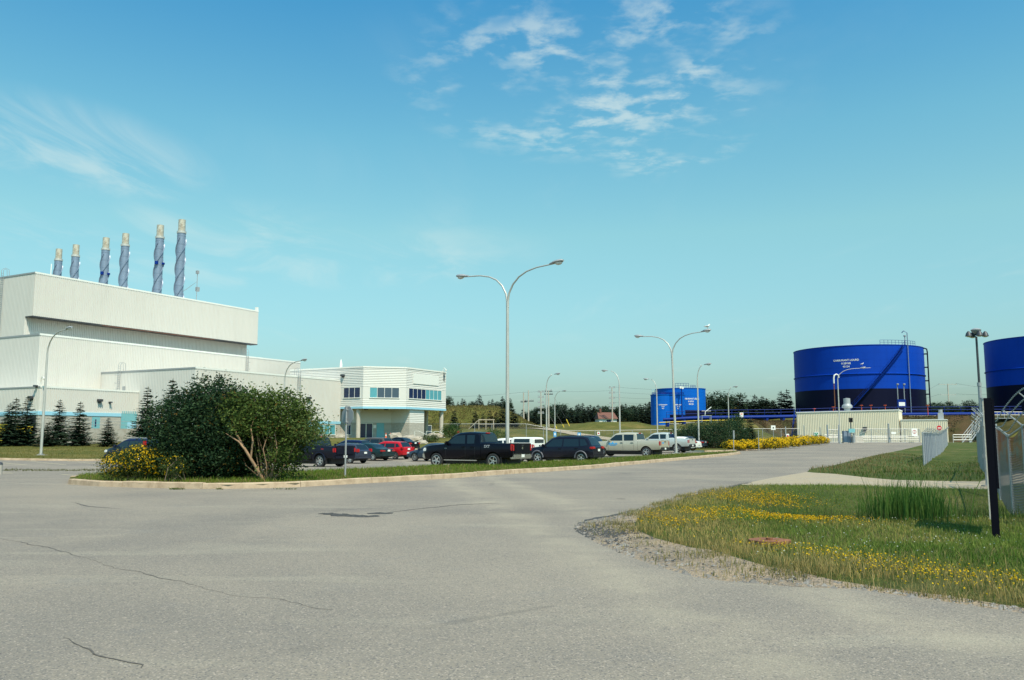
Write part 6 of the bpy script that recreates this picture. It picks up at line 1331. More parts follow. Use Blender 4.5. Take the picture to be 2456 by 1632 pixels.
shrub('office_shrub', 'round green shrub at the foot of the office columns', 'shrub', g_at(1085, 116), [(0, 0, .9, 1.4, 1.2, .9)], 2600, .18, (.02, .05, .015), (.08, .14, .04), 61, nl=6, r=.04, clus=.25, per=36); shrub('office_shrub', 'low green shrub in the rock bed by the entrance steps', 'shrub', g_at(1033, 108), [(0, 0, .4, 1.0, .8, .45)], 1500, .15, (.02, .05, .015), (.09, .14, .04), 62, nl=5, r=.03, clus=.2, per=30); shrub('office_shrub', 'low green shrub behind the tailgate of the black pickup', 'shrub', g_at(1190, 118), [(0, 0, .5, 1.8, .9, .6)], 1500, .18, (.02, .05, .015), (.08, .13, .04), 63, nl=5, r=.03, clus=.25, per=30)
# rank growth at the foot of things: asphalt edge weeds
P = np.array([tuple(G(px, 1128.5 + rnd.uniform(-1.5, 2.5))[:2]) for px in np.linspace(6, 250, 150) + rng.normal(0, 4, 150)]); P = np.repeat(P, 5, 0) + rng.normal(0, .06, (750, 2)); blades('crack_weeds', 'weeds growing in a crack across the empty parking stalls', P, H(P[:, 0], P[:, 1]), .04, .11, .02, lambda P, n: mixcol((.06, .08, .02), (.14, .13, .05), rng.uniform(0, 1, n)), .5)
P = np.array([tuple(G(px, 1174 + rnd.uniform(-.5, 1))[:2]) for px in list(rng.normal(425, 9, 24)) + list(rng.normal(525, 3, 8)) + list(rng.normal(690, 10, 10))]); P = np.repeat(P, 6, 0) + rng.normal(0, .03, (len(P) * 6, 2)); blades('kerb_weeds', 'weeds sprouting at the foot of the island kerb', P, H(P[:, 0], P[:, 1]), .03, .07, .018, lambda P, n: mixcol((.05, .09, .02), (.12, .14, .04), rng.uniform(0, 1, n)), .7)

# ------------------------------------------------------------------ woods and far trees
SPF = [spruce_mesh(8, 1.9, 17, 7, 6, 20 + k, (.018, .032, .026), (.050, .072, .045), .50) for k in range(3)]; TRF = trunk_mesh(8, .14)
def round_tree(seed): me, cs = bush_mesh([(0, 0, 4.6, 2.1, 2.1, 2.6), (.8, 0, 3.4, 1.7, 1.7, 1.8), (-.7, .3, 3.6, 1.6, 1.6, 1.8)], 2600, .42, (.018, .036, .024), (.055, .085, .045), seed, clus=.42, per=26); return me
RT = [round_tree(70), round_tree(71)]; TRR = trunk_mesh(6, .16)
def far_tree(px, py_top, Y, kind, lab, grp, sxy=1.0):
    p = at_y(px, 1010, Y); z = Hf(p.x, p.y) - .1; h = max(2.0, at_y(px, py_top, Y).z - z); hh = 8 if kind < 3 else 7.1
    return plant_tree('conifer' if kind < 3 else 'leafy_tree', lab, 'tree', (p.x, p.y, z), SPF[kind] if kind < 3 else RT[kind - 3], TRF if kind < 3 else TRR, h / hh, rnd.uniform(0, 6), grp, sxy * (1.15 if h < 6 else 1.0) * (8 / max(h, 5)) ** .35)
# in front of the mound
for px, pt_, Y, lab in [(1089, 984, 172, 'dark spruce on the mound slope nearest the office'), (1141, 987, 176, 'dark spruce left of the wooden railing on the mound'), (1158, 993, 178, 'small dark spruce behind the wooden railing'), (1176, 984, 180, 'dark spruce right of the wooden railing'), (1190, 988, 177, 'dark spruce between its twin neighbours on the mound'), (1206, 972, 179, 'tallest dark spruce on the mound, left of the twin lamp pole'), (1232, 980, 178, 'dark spruce just right of the twin lamp pole')]: far_tree(px, pt_, Y, rnd.randrange(3), lab, 'spruces on the mound slope')
for px in range(1062, 1236, 11): far_tree(px + rnd.uniform(-4, 4), rnd.choice((948, 953, 957, 960, 962)) + rnd.uniform(-2, 3), 212 + rnd.uniform(-3, 8), rnd.choice((0, 1, 2, 3)), 'dark tree along the top of the grass mound', 'trees on the mound top')
wood = lambda px: np.interp(px, [1235, 1260, 1300, 1335, 1360, 1400, 1440, 1480, 1520, 1570, 1640], [990, 985, 976, 968, 980, 972, 974, 976, 972, 968, 975])
for row, (D0, dz) in enumerate(((236, 6), (252, 0), (270, -1))):
    for px in np.arange(1238, 1650, 9.5 if row else 12): far_tree(px + rnd.uniform(-4, 4), float(wood(px)) + dz + rnd.uniform(-6, 9), D0 + rnd.uniform(-4, 6), rnd.choice((0, 0, 1, 2, 2, 3, 4)), ('front', 'middle', 'back')[row] + ' row dark tree of the wood ' + ('between the mound and the lamp posts' if px < 1345 else 'left of the red roofed house' if px < 1440 else 'right of the red roofed house' if px < 1560 else 'behind the blue tanks'), 'wood behind the parking lot')
for px, py, Y, k, lab in [(1697, 950, 222, 3, 'leafy tree touching the right side of the bright blue tank'), (1722, 938, 224, 3, 'tall leafy tree right of the bright blue tank'), (1740, 950, 226, 4, 'leafy tree behind the small looking lamp post'), (1762, 942, 222, 4, 'feathery tree right of the small looking lamp post'), (1777, 950, 220, 0, 'dark spruce above the pipeline sign'), (1795, 958, 224, 1, 'dark spruce between two taller ones over the pipeline'), (1812, 946, 222, 2, 'tall dark spruce in the middle over the pipeline'), (1829, 950, 226, 0, 'dark spruce right of the tall middle one'), (1840, 955, 221, 1, 'round topped dark spruce over the pipeline'), (1858, 962, 224, 2, 'short dark spruce near the large tank'), (1876, 938, 222, 0, 'tall dark spruce second from the large tank'), (1889, 934, 225, 1, 'tallest dark spruce beside the large tank')]: far_tree(px, py, Y, k, lab, 'trees between the tanks', 1.25)
for px in np.arange(1690, 1905, 13): far_tree(px, rnd.uniform(955, 975), 240 + rnd.uniform(-4, 8), rnd.choice((0, 1, 2, 4)), 'dark tree at the back between the two blue tanks', 'back row between the tanks')
for px in np.arange(2206, 2400, 11): far_tree(px, rnd.uniform(958, 976), 246 + rnd.uniform(-4, 10), rnd.choice((0, 3, 4, 4)), 'tree in the gap between the two large tanks', 'trees between the large tanks')
far_tree(2325, 960, 230, 2, 'lone dark spruce just left of the floodlight mast', None)
# rank grass on the mound
P = in_poly_pts([(-24, 174), (9, 174), (9, 200), (-24, 205)], 11000); blades('mound_weeds', 'rank brownish weeds covering the mound', P, H(P[:, 0], P[:, 1]), .15, .45, .14, lambda P, n: mixcol((.10, .10, .03), (.20, .155, .06), rng.uniform(0, 1, n)), .5)
P = in_poly_pts([(46, 164), (104, 164), (104, 176), (46, 176)], 15000); blades('berm_weeds', 'brown rank weeds on the tank berm slope', P, H(P[:, 0], P[:, 1]), .12, .35, .12, lambda P, n: mixcol((.06, .055, .025), (.14, .085, .045), rng.uniform(0, 1, n)), .5)
# ------------------------------------------------------------------ vehicles (x to the nose, y to the driver's side)
def curve(pts):
    pts = sorted(pts); X = np.array([p[0] for p in pts]); Y = np.array([p[1] for p in pts]); h = np.diff(X); d = np.diff(Y) / h; m = np.zeros(len(X)); m[0], m[-1] = d[0], d[-1]
    for i in range(1, len(X) - 1): m[i] = 0 if d[i - 1] * d[i] <= 0 else 2 * d[i - 1] * d[i] / (d[i - 1] + d[i])
    def f(x):
        x = min(max(x, X[0]), X[-1]); i = min(max(np.searchsorted(X, x) - 1, 0), len(h) - 1); t = (x - X[i]) / h[i]
        return float((2 * t ** 3 - 3 * t * t + 1) * Y[i] + (t ** 3 - 2 * t * t + t) * h[i] * m[i] + (-2 * t ** 3 + 3 * t * t) * Y[i + 1] + (t ** 3 - t * t) * h[i] * m[i + 1])
    return f
class Shell:
    def __init__(s, x0, x1, zt, zb, zs, w, tum=.30, crown=.025):
        s.x0, s.x1, s.zt, s.zb, s.zs, s.w, s.tum, s.crown = x0, x1, curve(zt), curve(zb), curve(zs), curve(w), tum, crown
    def sec(s, x):
        w, zs, zb = s.w(x), s.zs(x), s.zb(x); zt = max(s.zt(x), zb + .012); hg = zt - zb; k = zb - zs; wb = w * .955; wt = wb - s.tum * hg; c = min(1, hg / .3)
        return [(0, zs), (w * .80, zs), (w * .945, zs + .05), (w * .985, zs + .28 * k), (w, zs + .58 * k), (w * .988, zs + .88 * k), (wb, zb), (wb - s.tum * hg * .5, zb + .5 * hg), (wb - s.tum * hg * .86 - .004, zb + .86 * hg), (wt - .05 * c - .02, zb + .965 * hg), (wt * .80, zt + s.crown * .35), (0, zt + s.crown)]
    def yside(s, x, z):
        q = s.sec(x)
        for a, b in zip(q[2:-1], q[3:]):
            if a[1] <= z <= b[1]: return a[0] + (b[0] - a[0]) * (z - a[1]) / max(b[1] - a[1], 1e-6)
        return q[8][0]
    def ztop(s, x, y):
        q = s.sec(x)[6:]; y = abs(y)
        for a, b in zip(q[:-1], q[1:]):
            if b[0] <= y <= a[0]: return a[1] + (b[1] - a[1]) * (a[0] - y) / max(a[0] - b[0], 1e-6)
        return q[-1][1]
    def mesh(s, cuts, step=.07, mats=('paint', 'black')):
        xs = [s.x0 + (s.x1 - s.x0) * i / int((s.x1 - s.x0) / step) for i in range(int((s.x1 - s.x0) / step) + 1)]; v = []; f = []; mi = []; K = 22
        for x in xs: q = s.sec(x); v += [(x, y, z) for y, z in q] + [(x, -y, z) for y, z in q[-2:0:-1]]
        for i in range(len(xs) - 1):
            for k in range(K): f.append((i * K + k, i * K + (k + 1) % K, (i + 1) * K + (k + 1) % K, (i + 1) * K + k)); mi.append(1 if k in (0, 1, 20, 21) else 0)
        f += [tuple(range(K))[::-1], tuple((len(xs) - 1) * K + k for k in range(K))]; mi += [0, 0]
        me = bpy.data.meshes.new('body'); me.from_pydata(v, [], f); me.polygons.foreach_set('material_index', mi)
        bm = bmesh.new(); bm.from_mesh(me); bmesh.ops.recalc_face_normals(bm, faces=bm.faces); bm.to_mesh(me); bm.free()
        for m_ in mats: me.materials.append(m_)
        if cuts:
            o = bpy.data.objects.new('b', me); COL.objects.link(o); cm = bpy.data.meshes.new('c'); cm.from_pydata(cuts.v, [], cuts.f)
            bm = bmesh.new(); bm.from_mesh(cm); bmesh.ops.recalc_face_normals(bm, faces=bm.faces); bm.to_mesh(cm); bm.free()
            for m_ in mats: cm.materials.append(m_)
            cm.polygons.foreach_set('material_index', [1] * len(cm.polygons)); co = bpy.data.objects.new('c', cm); COL.objects.link(co)
            bo = o.modifiers.new('b', 'BOOLEAN'); bo.operation = 'DIFFERENCE'; bo.solver = 'EXACT'; bo.object = co; dg = bpy.context.evaluated_depsgraph_get(); dg.update()
            m2 = bpy.data.meshes.new_from_object(o.evaluated_get(dg)); bpy.data.objects.remove(o); bpy.data.objects.remove(co); me = m2
        smooth(me, 32); return me
def side_pane(sh, corners, name, mk, parent, side=1, off=.006, nx=7, nz=4):
    """corners: front-bottom, rear-bottom, rear-top, front-top as (x, z)"""
    v = []; f = []; (ax, az), (bx, bz), (cx_, cz), (dx, dz) = corners
    for j in range(nz + 1):
        t = j / nz
        for i in range(nx + 1):
            s_ = i / nx; x = (ax + (bx - ax) * s_) * (1 - t) + (dx + (cx_ - dx) * s_) * t; z = (az + (bz - az) * s_) * (1 - t) + (dz + (cz - dz) * s_) * t; v.append((x, side * (sh.yside(x, z) + off), z))
    for j in range(nz):
        for i in range(nx): a = j * (nx + 1) + i; q = (a, a + 1, a + nx + 2, a + nx + 1); f.append(q if side < 0 else q[::-1])
    me = bpy.data.meshes.new(name); me.from_pydata(v, [], f); me.materials.append(M[mk] if isinstance(mk, str) else mk); smooth(me, 60); o = bpy.data.objects.new(name, me); link(o, parent); return o
def top_pane(sh, xa, xb, name, mk, parent, fr=.06, off=.008, nx=8, ny=8, narrow=0.0):
    """windscreen or rear window, lying on the top surface between two x"""
    P = np.zeros((nx + 1, ny + 1, 3))
    for i in range(nx + 1):
        x = xa + (xb - xa) * i / nx; q = sh.sec(x); e = q[9][0] - fr + .02
        for j in range(ny + 1): y = -e + 2 * e * j / ny; P[i, j] = (x, y, sh.ztop(x, y))
    du = np.gradient(P, axis=0); dv = np.gradient(P, axis=1); n = np.cross(du, dv); n /= np.linalg.norm(n, axis=2)[..., None] + 1e-9; n *= np.sign(n[..., 2:3] + 1e-9); P = P + n * off
    f = [(i * (ny + 1) + j, (i + 1) * (ny + 1) + j, (i + 1) * (ny + 1) + j + 1, i * (ny + 1) + j + 1) for i in range(nx) for j in range(ny)]
    if xa < xb: pass
    me = bpy.data.meshes.new(name); me.from_pydata(P.reshape(-1, 3).tolist(), [], f); bm = bmesh.new(); bm.from_mesh(me); bmesh.ops.recalc_face_normals(bm, faces=bm.faces)
    if sum(g.normal.z for g in bm.faces) < 0: bmesh.ops.reverse_faces(bm, faces=bm.faces)
    bm.to_mesh(me); bm.free(); me.materials.append(M[mk]); smooth(me, 60); o = bpy.data.objects.new(name, me); link(o, parent); return o
WH = {}
def wheel_meshes(r, w, sp, rimk):
    k = (r, w, sp, rimk)
    if k not in WH:
        t = MB(); h = w / 2; t.lathe([(r * .64, -h * .86), (r * .80, -h), (r * .94, -h * .96), (r, -h * .7), (r, h * .7), (r * .94, h * .96), (r * .80, h), (r * .64, h * .86), (r * .60, h * .4), (.02, h * .3)], 28, axis='y')
        m = MB(); m.lathe([(r * .655, h * .80), (r * .655, h * .90), (r * .60, h * .92), (r * .57, h * .55)], 28, axis='y'); m.lathe([(.001, h * .82), (r * .13, h * .80), (r * .16, h * .60)], 14, axis='y')
        for i in range(sp):
            a = 2 * PI * i / sp + .3; ca, sa = math.cos(a), math.sin(a); v = []
            for rr, ww, yy in ((r * .10, r * .10, h * .74), (r * .60, r * .075, h * .84)):
                for s1 in (-1, 1):
                    for dy in (0, -.03): v.append((rr * ca - s1 * ww * sa, yy + dy, rr * sa + s1 * ww * ca))
            m.add(v, [(0, 2, 6, 4), (1, 5, 7, 3), (0, 4, 5, 1), (2, 3, 7, 6), (4, 6, 7, 5), (0, 1, 3, 2)])
        WH[k] = (t.mesh('wheel', M['rubber'], 35), m.mesh('rim', M[rimk], 35))
    return WH[k]
def box_part(name, mk, parent, x0, x1, y0, y1, z0, z1, bev=.015):
    bm = bmesh.new(); bmesh.ops.create_cube(bm, size=1)
    for v in bm.verts: v.co = Vector(((x0 + x1) / 2 + v.co.x * (x1 - x0), (y0 + y1) / 2 + v.co.y * (y1 - y0), (z0 + z1) / 2 + v.co.z * (z1 - z0)))
    b = min(bev, .45 * min(x1 - x0, y1 - y0, z1 - z0))
    if b > .002: bmesh.ops.bevel(bm, geom=bm.edges[:], offset=b, segments=2, affect='EDGES')
    me = bpy.data.meshes.new(name); bm.to_mesh(me); bm.free(); me.materials.append(M[mk] if isinstance(mk, str) else mk); smooth(me, 45); o = bpy.data.objects.new(name, me); link(o, parent); return o
def decal(sh, parent, text, x, z, size, mk, name='lettering'):
    V, Fx = text_mesh([text], size); MB().add([(x - a, sh.yside(x - a, z + b) + .008, z + b) for a, b, _ in V], Fx).build(name, M[mk], parent)
def finish(t, sh_f, sh_r, L_, W_, wb, r, paint, sp=5, rimk='alloy', zsill=.34, tail=None, headl=True, bump_z=(.42, .62), bump_mk=None, plate_z=.75, mirror=(.95, 1.02), handles=(), seams=(), trk=None, ww=.235, xw=None, hl_z=(.66, .84)):
    """wheels, lamps, bumpers, mirrors, handles, plate"""
    tw, rm = wheel_meshes(r, ww, sp, rimk); xf, xr = xw or (wb / 2 + .05, -wb / 2 + .05)
    for x in (xf, xr):
        for s_ in (1, -1):
            o = bpy.data.objects.new('wheel', tw); o.location = (x, s_ * (W_ / 2 - ww / 2 - .015), r); o.rotation_euler = (0, rnd.uniform(0, 1.2) if s_ > 0 else 0, 0 if s_ > 0 else PI); link(o, t); link(bpy.data.objects.new('rim', rm), o)
    F_, B_ = L_ / 2, -L_ / 2; hw = W_ / 2
    for s_ in (1, -1):
        if headl: box_part('headlight', 'lens', t, F_ - .30, F_ - .02, min(s_ * hw * .60, s_ * hw * .93), max(s_ * hw * .60, s_ * hw * .93), hl_z[0], hl_z[1], .05)
        if tail: x0, x1, y0, z0, z1 = tail; box_part('taillight', 'red', t, B_ + x0, B_ + x1, min(s_ * hw * y0, s_ * hw * .985), max(s_ * hw * y0, s_ * hw * .985), z0, z1, .035)
        if mirror: box_part('mirror', paint if isinstance(paint, bpy.types.Material) else M['black'], t, mirror[0] - .12, mirror[0] + .10, min(s_ * (hw * .93), s_ * (hw * .93 + .24)), max(s_ * (hw * .93), s_ * (hw * .93 + .24)), mirror[1], mirror[1] + .19, .06)
    bm_ = bump_mk or paint
    box_part('rear_bumper', bm_, t, B_ - .05, B_ + .22, -hw * .93, hw * .93, bump_z[0], bump_z[1], .05); box_part('front_bumper', bm_, t, F_ - .22, F_ + .04, -hw * .90, hw * .90, bump_z[0] - .04, bump_z[1] + .02, .06)
    box_part('licence_plate', 'signwhite', t, B_ - .06, B_ - .035, -.155, .155, plate_z, plate_z + .15, .004)
    box_part('underbody', 'black', t, B_ + .5, F_ - .6, -hw * .72, hw * .72, .2, zsill + .1, .03)
    for x, z in handles:
        for s_ in (1, -1): y = sh_f.yside(x, z) * s_; box_part('door_handle', 'black' if paint in (P_SIL, P_BEIGE) else paint, t, x - .11, x + .11, min(y, y + s_ * .03), max(y, y + s_ * .03), z - .025, z + .025, .01)
    for x, z0, z1 in seams:
        for s_ in (1, -1): side_pane(sh_f, [(x + .007, z0), (x - .007, z0), (x - .007, z1), (x + .007, z1)], 'door_seam', 'black', t, s_, .002, 1, 6)
def arch_cut(xs, r, W_, zc, clear=.06, dep=.30):
    mb = MB()
    for x in xs:
        for s_ in (1, -1):
            n = 22; R_ = r + clear; v = [(x + R_ * math.cos(2 * PI * k / n), s_ * (W_ / 2 - dep if q else W_ / 2 + .2), zc + R_ * math.sin(2 * PI * k / n)) for q in (0, 1) for k in range(n)]; mb.add(v, [tuple(range(n)), tuple(range(2 * n - 1, n - 1, -1))] + [(k, n + k, n + (k + 1) % n, (k + 1) % n) for k in range(n)])
    return mb
def veh(name, lab, cat, c, hdg):
    return thing(name, lab, cat, (c[0], c[1], Hf(*c) + .01), R(hdg), 'vehicles in the parking lot')
def pickup(lab, c, hdg, paint, L_=5.85, W_=2.02, H_=1.92, r=.40, bump_mk='chrome', quad=False, cap=None, tail_z=(.92, 1.30), sp=5, bedtop=1.33, tint='glass', flare=None, lift=0.0):
    t = veh('pickup_truck', lab, 'pickup truck', c, hdg); F_, B_ = L_ / 2, -L_ / 2; hw = W_ / 2; cb = B_ + (1.95 if not quad else 1.98); zb = bedtop - .06; k = H_ - 1.92
    cab = Shell(cb, F_, [(F_, .98), (F_ - .06, 1.10), (F_ - .5, 1.20), (F_ - 1.35, 1.27), (F_ - 1.48, 1.30), (F_ - 2.12, 1.80 + k), (F_ - 2.45, 1.885 + k), (F_ - 3.0, H_), (cb + .32, H_ - .03), (cb + .17, H_ - .10), (cb + .06, 1.34), (cb, 1.29)],
                [(F_, .90), (F_ - .5, 1.10), (F_ - 1.4, 1.22), (cb + .3, 1.25), (cb, 1.22)], [(F_, .50), (F_ - .3, .44), (F_ - 1.5, .46), (cb, .46)], [(F_, hw * .80), (F_ - .10, hw * .90), (F_ - .45, hw * .97), (F_ - 1, hw), (cb, hw)], .24)
    pair = (paint, M['black']); wx = (F_ - .98, B_ + 1.22)
    o = bpy.data.objects.new('cab', cab.mesh(arch_cut((wx[0],), r, W_, r + .02), mats=pair)); link(o, t)
    bed = Shell(B_, cb - .02, [(B_, bedtop), (cb, bedtop)], [(B_, zb), (cb, zb)], [(B_, .56), (cb, .48)], [(B_, hw * .97), (B_ + .2, hw * .995), (cb, hw)], .3, .0); cut = arch_cut((wx[1],), r, W_, r + .02, .08)
    if not cap: cut.box(B_ + .07, cb - .1, -hw + .16, hw - .16, .9, 2.0)
    bo = bpy.data.objects.new('bed', bed.mesh(cut, mats=pair)); link(bo, t)
    zt_ = 1.76 + k; xq = F_ - 3.35; rear_x = cb + .34 if not quad else cb + .42
    A0 = F_ - 1.62
    for s_ in (1, -1):
        side_pane(cab, [(A0, 1.30), (F_ - 2.86, 1.30), (F_ - 2.80, zt_), (F_ - 2.22, zt_ - .03)], 'front_door_window', tint, t, s_)
        side_pane(cab, [(F_ - 2.99, 1.30), (rear_x, 1.31), (rear_x + .02, zt_), (F_ - 2.93, zt_)], 'rear_door_window', 'glass', t, s_)
    top_pane(cab, F_ - 2.10, F_ - 1.52, 'windscreen', 'glass', t); top_pane(cab, cb + .165, cb + .075, 'rear_window', 'glass', t, .05)
    box_part('brake_light', 'red', t, cb + .10, cb + .22, -.14, .14, H_ - .08, H_ - .02, .01)
    finish(t, cab, bed, L_, W_, None, r, paint, sp, tail=(-.015, .16, .80, *tail_z), bump_z=(.52, .78), bump_mk=bump_mk, plate_z=.60, mirror=(F_ - 1.72, 1.24), handles=((F_ - 2.78, 1.13), (rear_x + .12, 1.13)), seams=((F_ - 1.62, .55, 1.24), (F_ - 2.90, .55, 1.24), (rear_x - .03 if not quad else rear_x - .05, .55, 1.25)), ww=.27, xw=wx, hl_z=(.84, 1.06), zsill=.5)
    box_part('tailgate', paint, t, B_ - .02, B_ + .03, -hw * .78, hw * .78, .80, bedtop + .0, .02); box_part('tailgate_handle', 'black', t, B_ - .035, B_ - .015, -.12, .12, bedtop - .16, bedtop - .07, .01); box_part('grille', 'chrome' if bump_mk == 'chrome' else 'black', t, F_ - .10, F_ + .02, -hw * .55, hw * .55, .78, 1.06, .03)
    for s_ in (1, -1): box_part('side_step', 'chrome' if bump_mk == 'chrome' else 'black', t, cb + .2, F_ - 1.5, min(s_ * (hw - .12), s_ * (hw + .03)), max(s_ * (hw - .12), s_ * (hw + .03)), .40, .45, .02); box_part('mud_flap', 'black', t, wx[1] - r - .12, wx[1] - r - .08, min(s_ * (hw - .3), s_ * (hw - .03)), max(s_ * (hw - .3), s_ * (hw - .03)), .22, .62, .005)
    if flare:
        for x in wx:
            for s_ in (1, -1):
                P = [(x + (r + .10) * math.cos(a), s_ * (hw + .005), r + .02 + (r + .10) * math.sin(a)) for a in np.linspace(.05, PI - .05, 15)]; MB().tube(P, .045, 5).build('wheel_flare', flare, t, sm=50)
    if cap:
        cp = Shell(B_ + .03, cb - .03, [(B_ + .03, cap - .12), (B_ + .14, cap), (cb - .1, cap), (cb - .03, cap - .05)], [(B_ + .03, bedtop), (cb, bedtop)], [(B_ + .03, bedtop - .02), (cb, bedtop - .02)], [(B_ + .03, hw * .96), (cb, hw * .96)], .18, .02); o = bpy.data.objects.new('bed_cap', cp.mesh(None, mats=pair)); link(o, t)
        for s_ in (1, -1): side_pane(cp, [(cb - .25, bedtop + .10), (B_ + .35, bedtop + .10), (B_ + .38, cap - .10), (cb - .28, cap - .10)], 'cap_window', 'glass', t, s_)
        box_part('cap_rear_window', 'glass', t, B_ + .005, B_ + .04, -hw * .72, hw * .72, bedtop + .08, cap - .14, .01)
    return t, cab, bed
def car(lab, c, hdg, paint, L_, W_, H_, kind, r=.33, sp=5, rimk='alloy', name='parked_car', cat='car', tail=None, plate=.78, rails=None, clad=False):
    t = veh(name, lab, cat, c, hdg); F_, B_ = L_ / 2, -L_ / 2; hw = W_ / 2; k = H_
    if kind == 'sedan': zt = [(F_, .62), (F_ - .08, .70), (F_ - .5, .82), (F_ - 1.15, .95), (F_ - 1.95, k - .10), (F_ - 2.4, k), (F_ - 2.9, k - .01), (B_ + 1.35, k - .10), (B_ + .72, 1.03), (B_ + .12, .98), (B_, .88)]; zb_r = .92; rw = (B_ + 1.28, B_ + .76); wsx = (F_ - 1.90, F_ - 1.20)
    elif kind == 'hatch': zt = [(F_, .66), (F_ - .08, .76), (F_ - .45, .90), (F_ - .95, 1.02), (F_ - 1.75, k - .10), (F_ - 2.2, k), (B_ + 1.2, k - .02), (B_ + .55, k - .08), (B_ + .14, 1.02), (B_, .94)]; zb_r = .96; rw = (B_ + .52, B_ + .16); wsx = (F_ - 1.70, F_ - 1.0)
    else: zt = [(F_, .72), (F_ - .08, .86), (F_ - .5, 1.00), (F_ - 1.12, 1.10), (F_ - 1.92, k - .10), (F_ - 2.4, k - .01), (F_ - 3, k), (B_ + .75, k - .03), (B_ + .50, k - .10), (B_ + .12, 1.10), (B_, 1.0)]; zb_r = 1.05; rw = (B_ + .47, B_ + .15); wsx = (F_ - 1.86, F_ - 1.17)
    zs = .24 if kind == 'sedan' else (.26 if kind == 'hatch' else .32); zbl = [(F_, .54), (F_ - .5, zb_r - .16), (F_ - 1.2, zb_r - .06), (0, zb_r - .03), (B_ + .6, zb_r + .02), (B_, zb_r - .12)]
    sh = Shell(B_, F_, zt, zbl, [(F_, zs + .06), (F_ - .3, zs), (B_ + .4, zs + .02), (B_, zs + .14)], [(F_, hw * .72), (F_ - .10, hw * .85), (F_ - .40, hw * .95), (F_ - .9, hw), (B_ + .8, hw), (B_ + .25, hw * .96), (B_, hw * .86)], .36 if kind != 'suv' else .30)
    wbx = (F_ - .88, B_ + .82 + (.15 if kind == 'sedan' else 0)); o = bpy.data.objects.new('body', sh.mesh(arch_cut(wbx, r, W_, r, .05, .26), mats=(paint, M['black']))); link(o, t); z0 = zb_r + .02; z1 = k - .17
    a0 = wsx[1] - .22; a1 = wsx[0] - .12; bx = (a0 + B_) / 2 + .42 if kind != 'sedan' else a0 - 1.25; cx_ = B_ + (.95 if kind == 'suv' else .85 if kind == 'hatch' else 1.28)
    for s_ in (1, -1):
        side_pane(sh, [(a0, z0 - .02), (bx + .04, z0), (bx + .03, z1), (a1, z1 - .04)], 'front_door_window', 'glass', t, s_); side_pane(sh, [(bx - .06, z0), (cx_ + .02, z0 + .02), (cx_ + .10, z1), (bx - .05, z1)], 'rear_door_window', 'glass', t, s_)
        if kind != 'sedan': side_pane(sh, [(cx_ - .06, z0 + .03), (B_ + .36, z0 + .10), (B_ + .60, z1 - .03), (cx_ + .02, z1)], 'quarter_window', 'glass', t, s_)
        if rails: MB().tube([(x, s_ * (sh.sec(x)[9][0] - .05), sh.ztop(x, sh.sec(x)[9][0] - .05) + .045) for x in np.linspace(B_ + .75, F_ - 2.2, 9)], .02, 5).build('roof_rail', M[rails], t)
        if clad:
            for x in wbx: MB().tube([(x + (r + .07) * math.cos(a), s_ * (hw + .0), r + (r + .07) * math.sin(a)) for a in np.linspace(.0, PI, 15)], .05, 5).build('wheel_flare', M['flare'], t, sm=50)
    top_pane(sh, wsx[0], wsx[1], 'windscreen', 'glass', t); top_pane(sh, rw[0], rw[1], 'rear_window', 'glass', t, .08)
    finish(t, sh, sh, L_, W_, None, r, paint, sp, rimk, zs, tail=tail or (-.02, .22, .62, .72, .90), bump_z=(.36, .58), plate_z=plate, mirror=(a0 + .05, z0 - .02), handles=((bx + .18, z0 - .12), (cx_ + .22, z0 - .10)), seams=((bx, zs + .1, z0), (a0 + .02, zs + .1, z0 - .04)), ww=.205, xw=wbx, hl_z=(.56, .74) if kind != 'suv' else (.70, .90))
    return t, sh
P_BLK = paint_mat('black_paint', (.003, .003, .008)); P_CHAR = paint_mat('charcoal_paint', (.010, .011, .022), .2); P_GRN = paint_mat('dark_green_paint', (.012, .035, .040), .2); P_RED = paint_mat('red_paint', (.50, .012, .020), .1); P_NAVY = paint_mat('navy_paint', (.008, .012, .055), .2); P_GREY = paint_mat('graphite_paint', (.045, .055, .085), .3)
P_SIL = paint_mat('silver_paint', (.58, .60, .56), .35); P_BEIGE = paint_mat('pewter_paint', (.52, .48, .38), .3); P_WHT = paint_mat('white_car_paint', (.76, .76, .72)); P_BRN = paint_mat('brown_grey_paint', (.10, .085, .075), .3); P_BLUE = paint_mat('slate_blue_paint', (.05, .075, .11), .35); M['flare'] = mat('grey_cladding', (.10, .10, .12), .5)
t, cab, bed = pickup('black extended cab pickup truck with chrome bumpers, nearest the lamp post', (-1.97, 46.0), 149, P_BLK, quad=True)
decal(bed, t, 'SXT', -1.35, 1.10, .20, 'galv'); decal(cab, t, '4X4', 1.30, 1.02, .09, 'galv'); box_part('tailgate_emblem', 'chrome', t, -2.955, -2.94, -.06, .06, 1.02, 1.14, .01)
t, cab, bed = pickup('charcoal crew cab pickup truck partly behind the big shrub and octagonal sign', (-13.1, 55.0), 149, P_CHAR, L_=5.89, H_=1.96, bump_mk=P_CHAR, tail_z=(.92, 1.24), sp=6, flare=P_CHAR)
decal(bed, t, 'FX4', -1.95, 1.10, .13, 'red')
t, cab, bed = pickup('pewter beige crew cab pickup with blue mountain logo on its door', (9.6, 69.0), 149, P_BEIGE, L_=6.1, H_=1.95, bump_mk='black', tail_z=(.90, 1.27))
lg = MB()
for x0, w, h in ((1.28, .36, .13), (1.02, .42, .22), (.74, .34, .12)): V = [(x0 + w / 2, 0), (x0 - w / 2, 0), (x0, h), (x0 + w * .18, h * .62)]; lg.add([(x, cab.yside(x, 1.02 + z) + .008, 1.02 + z) for x, z in V], [(0, 1, 2, 3)])
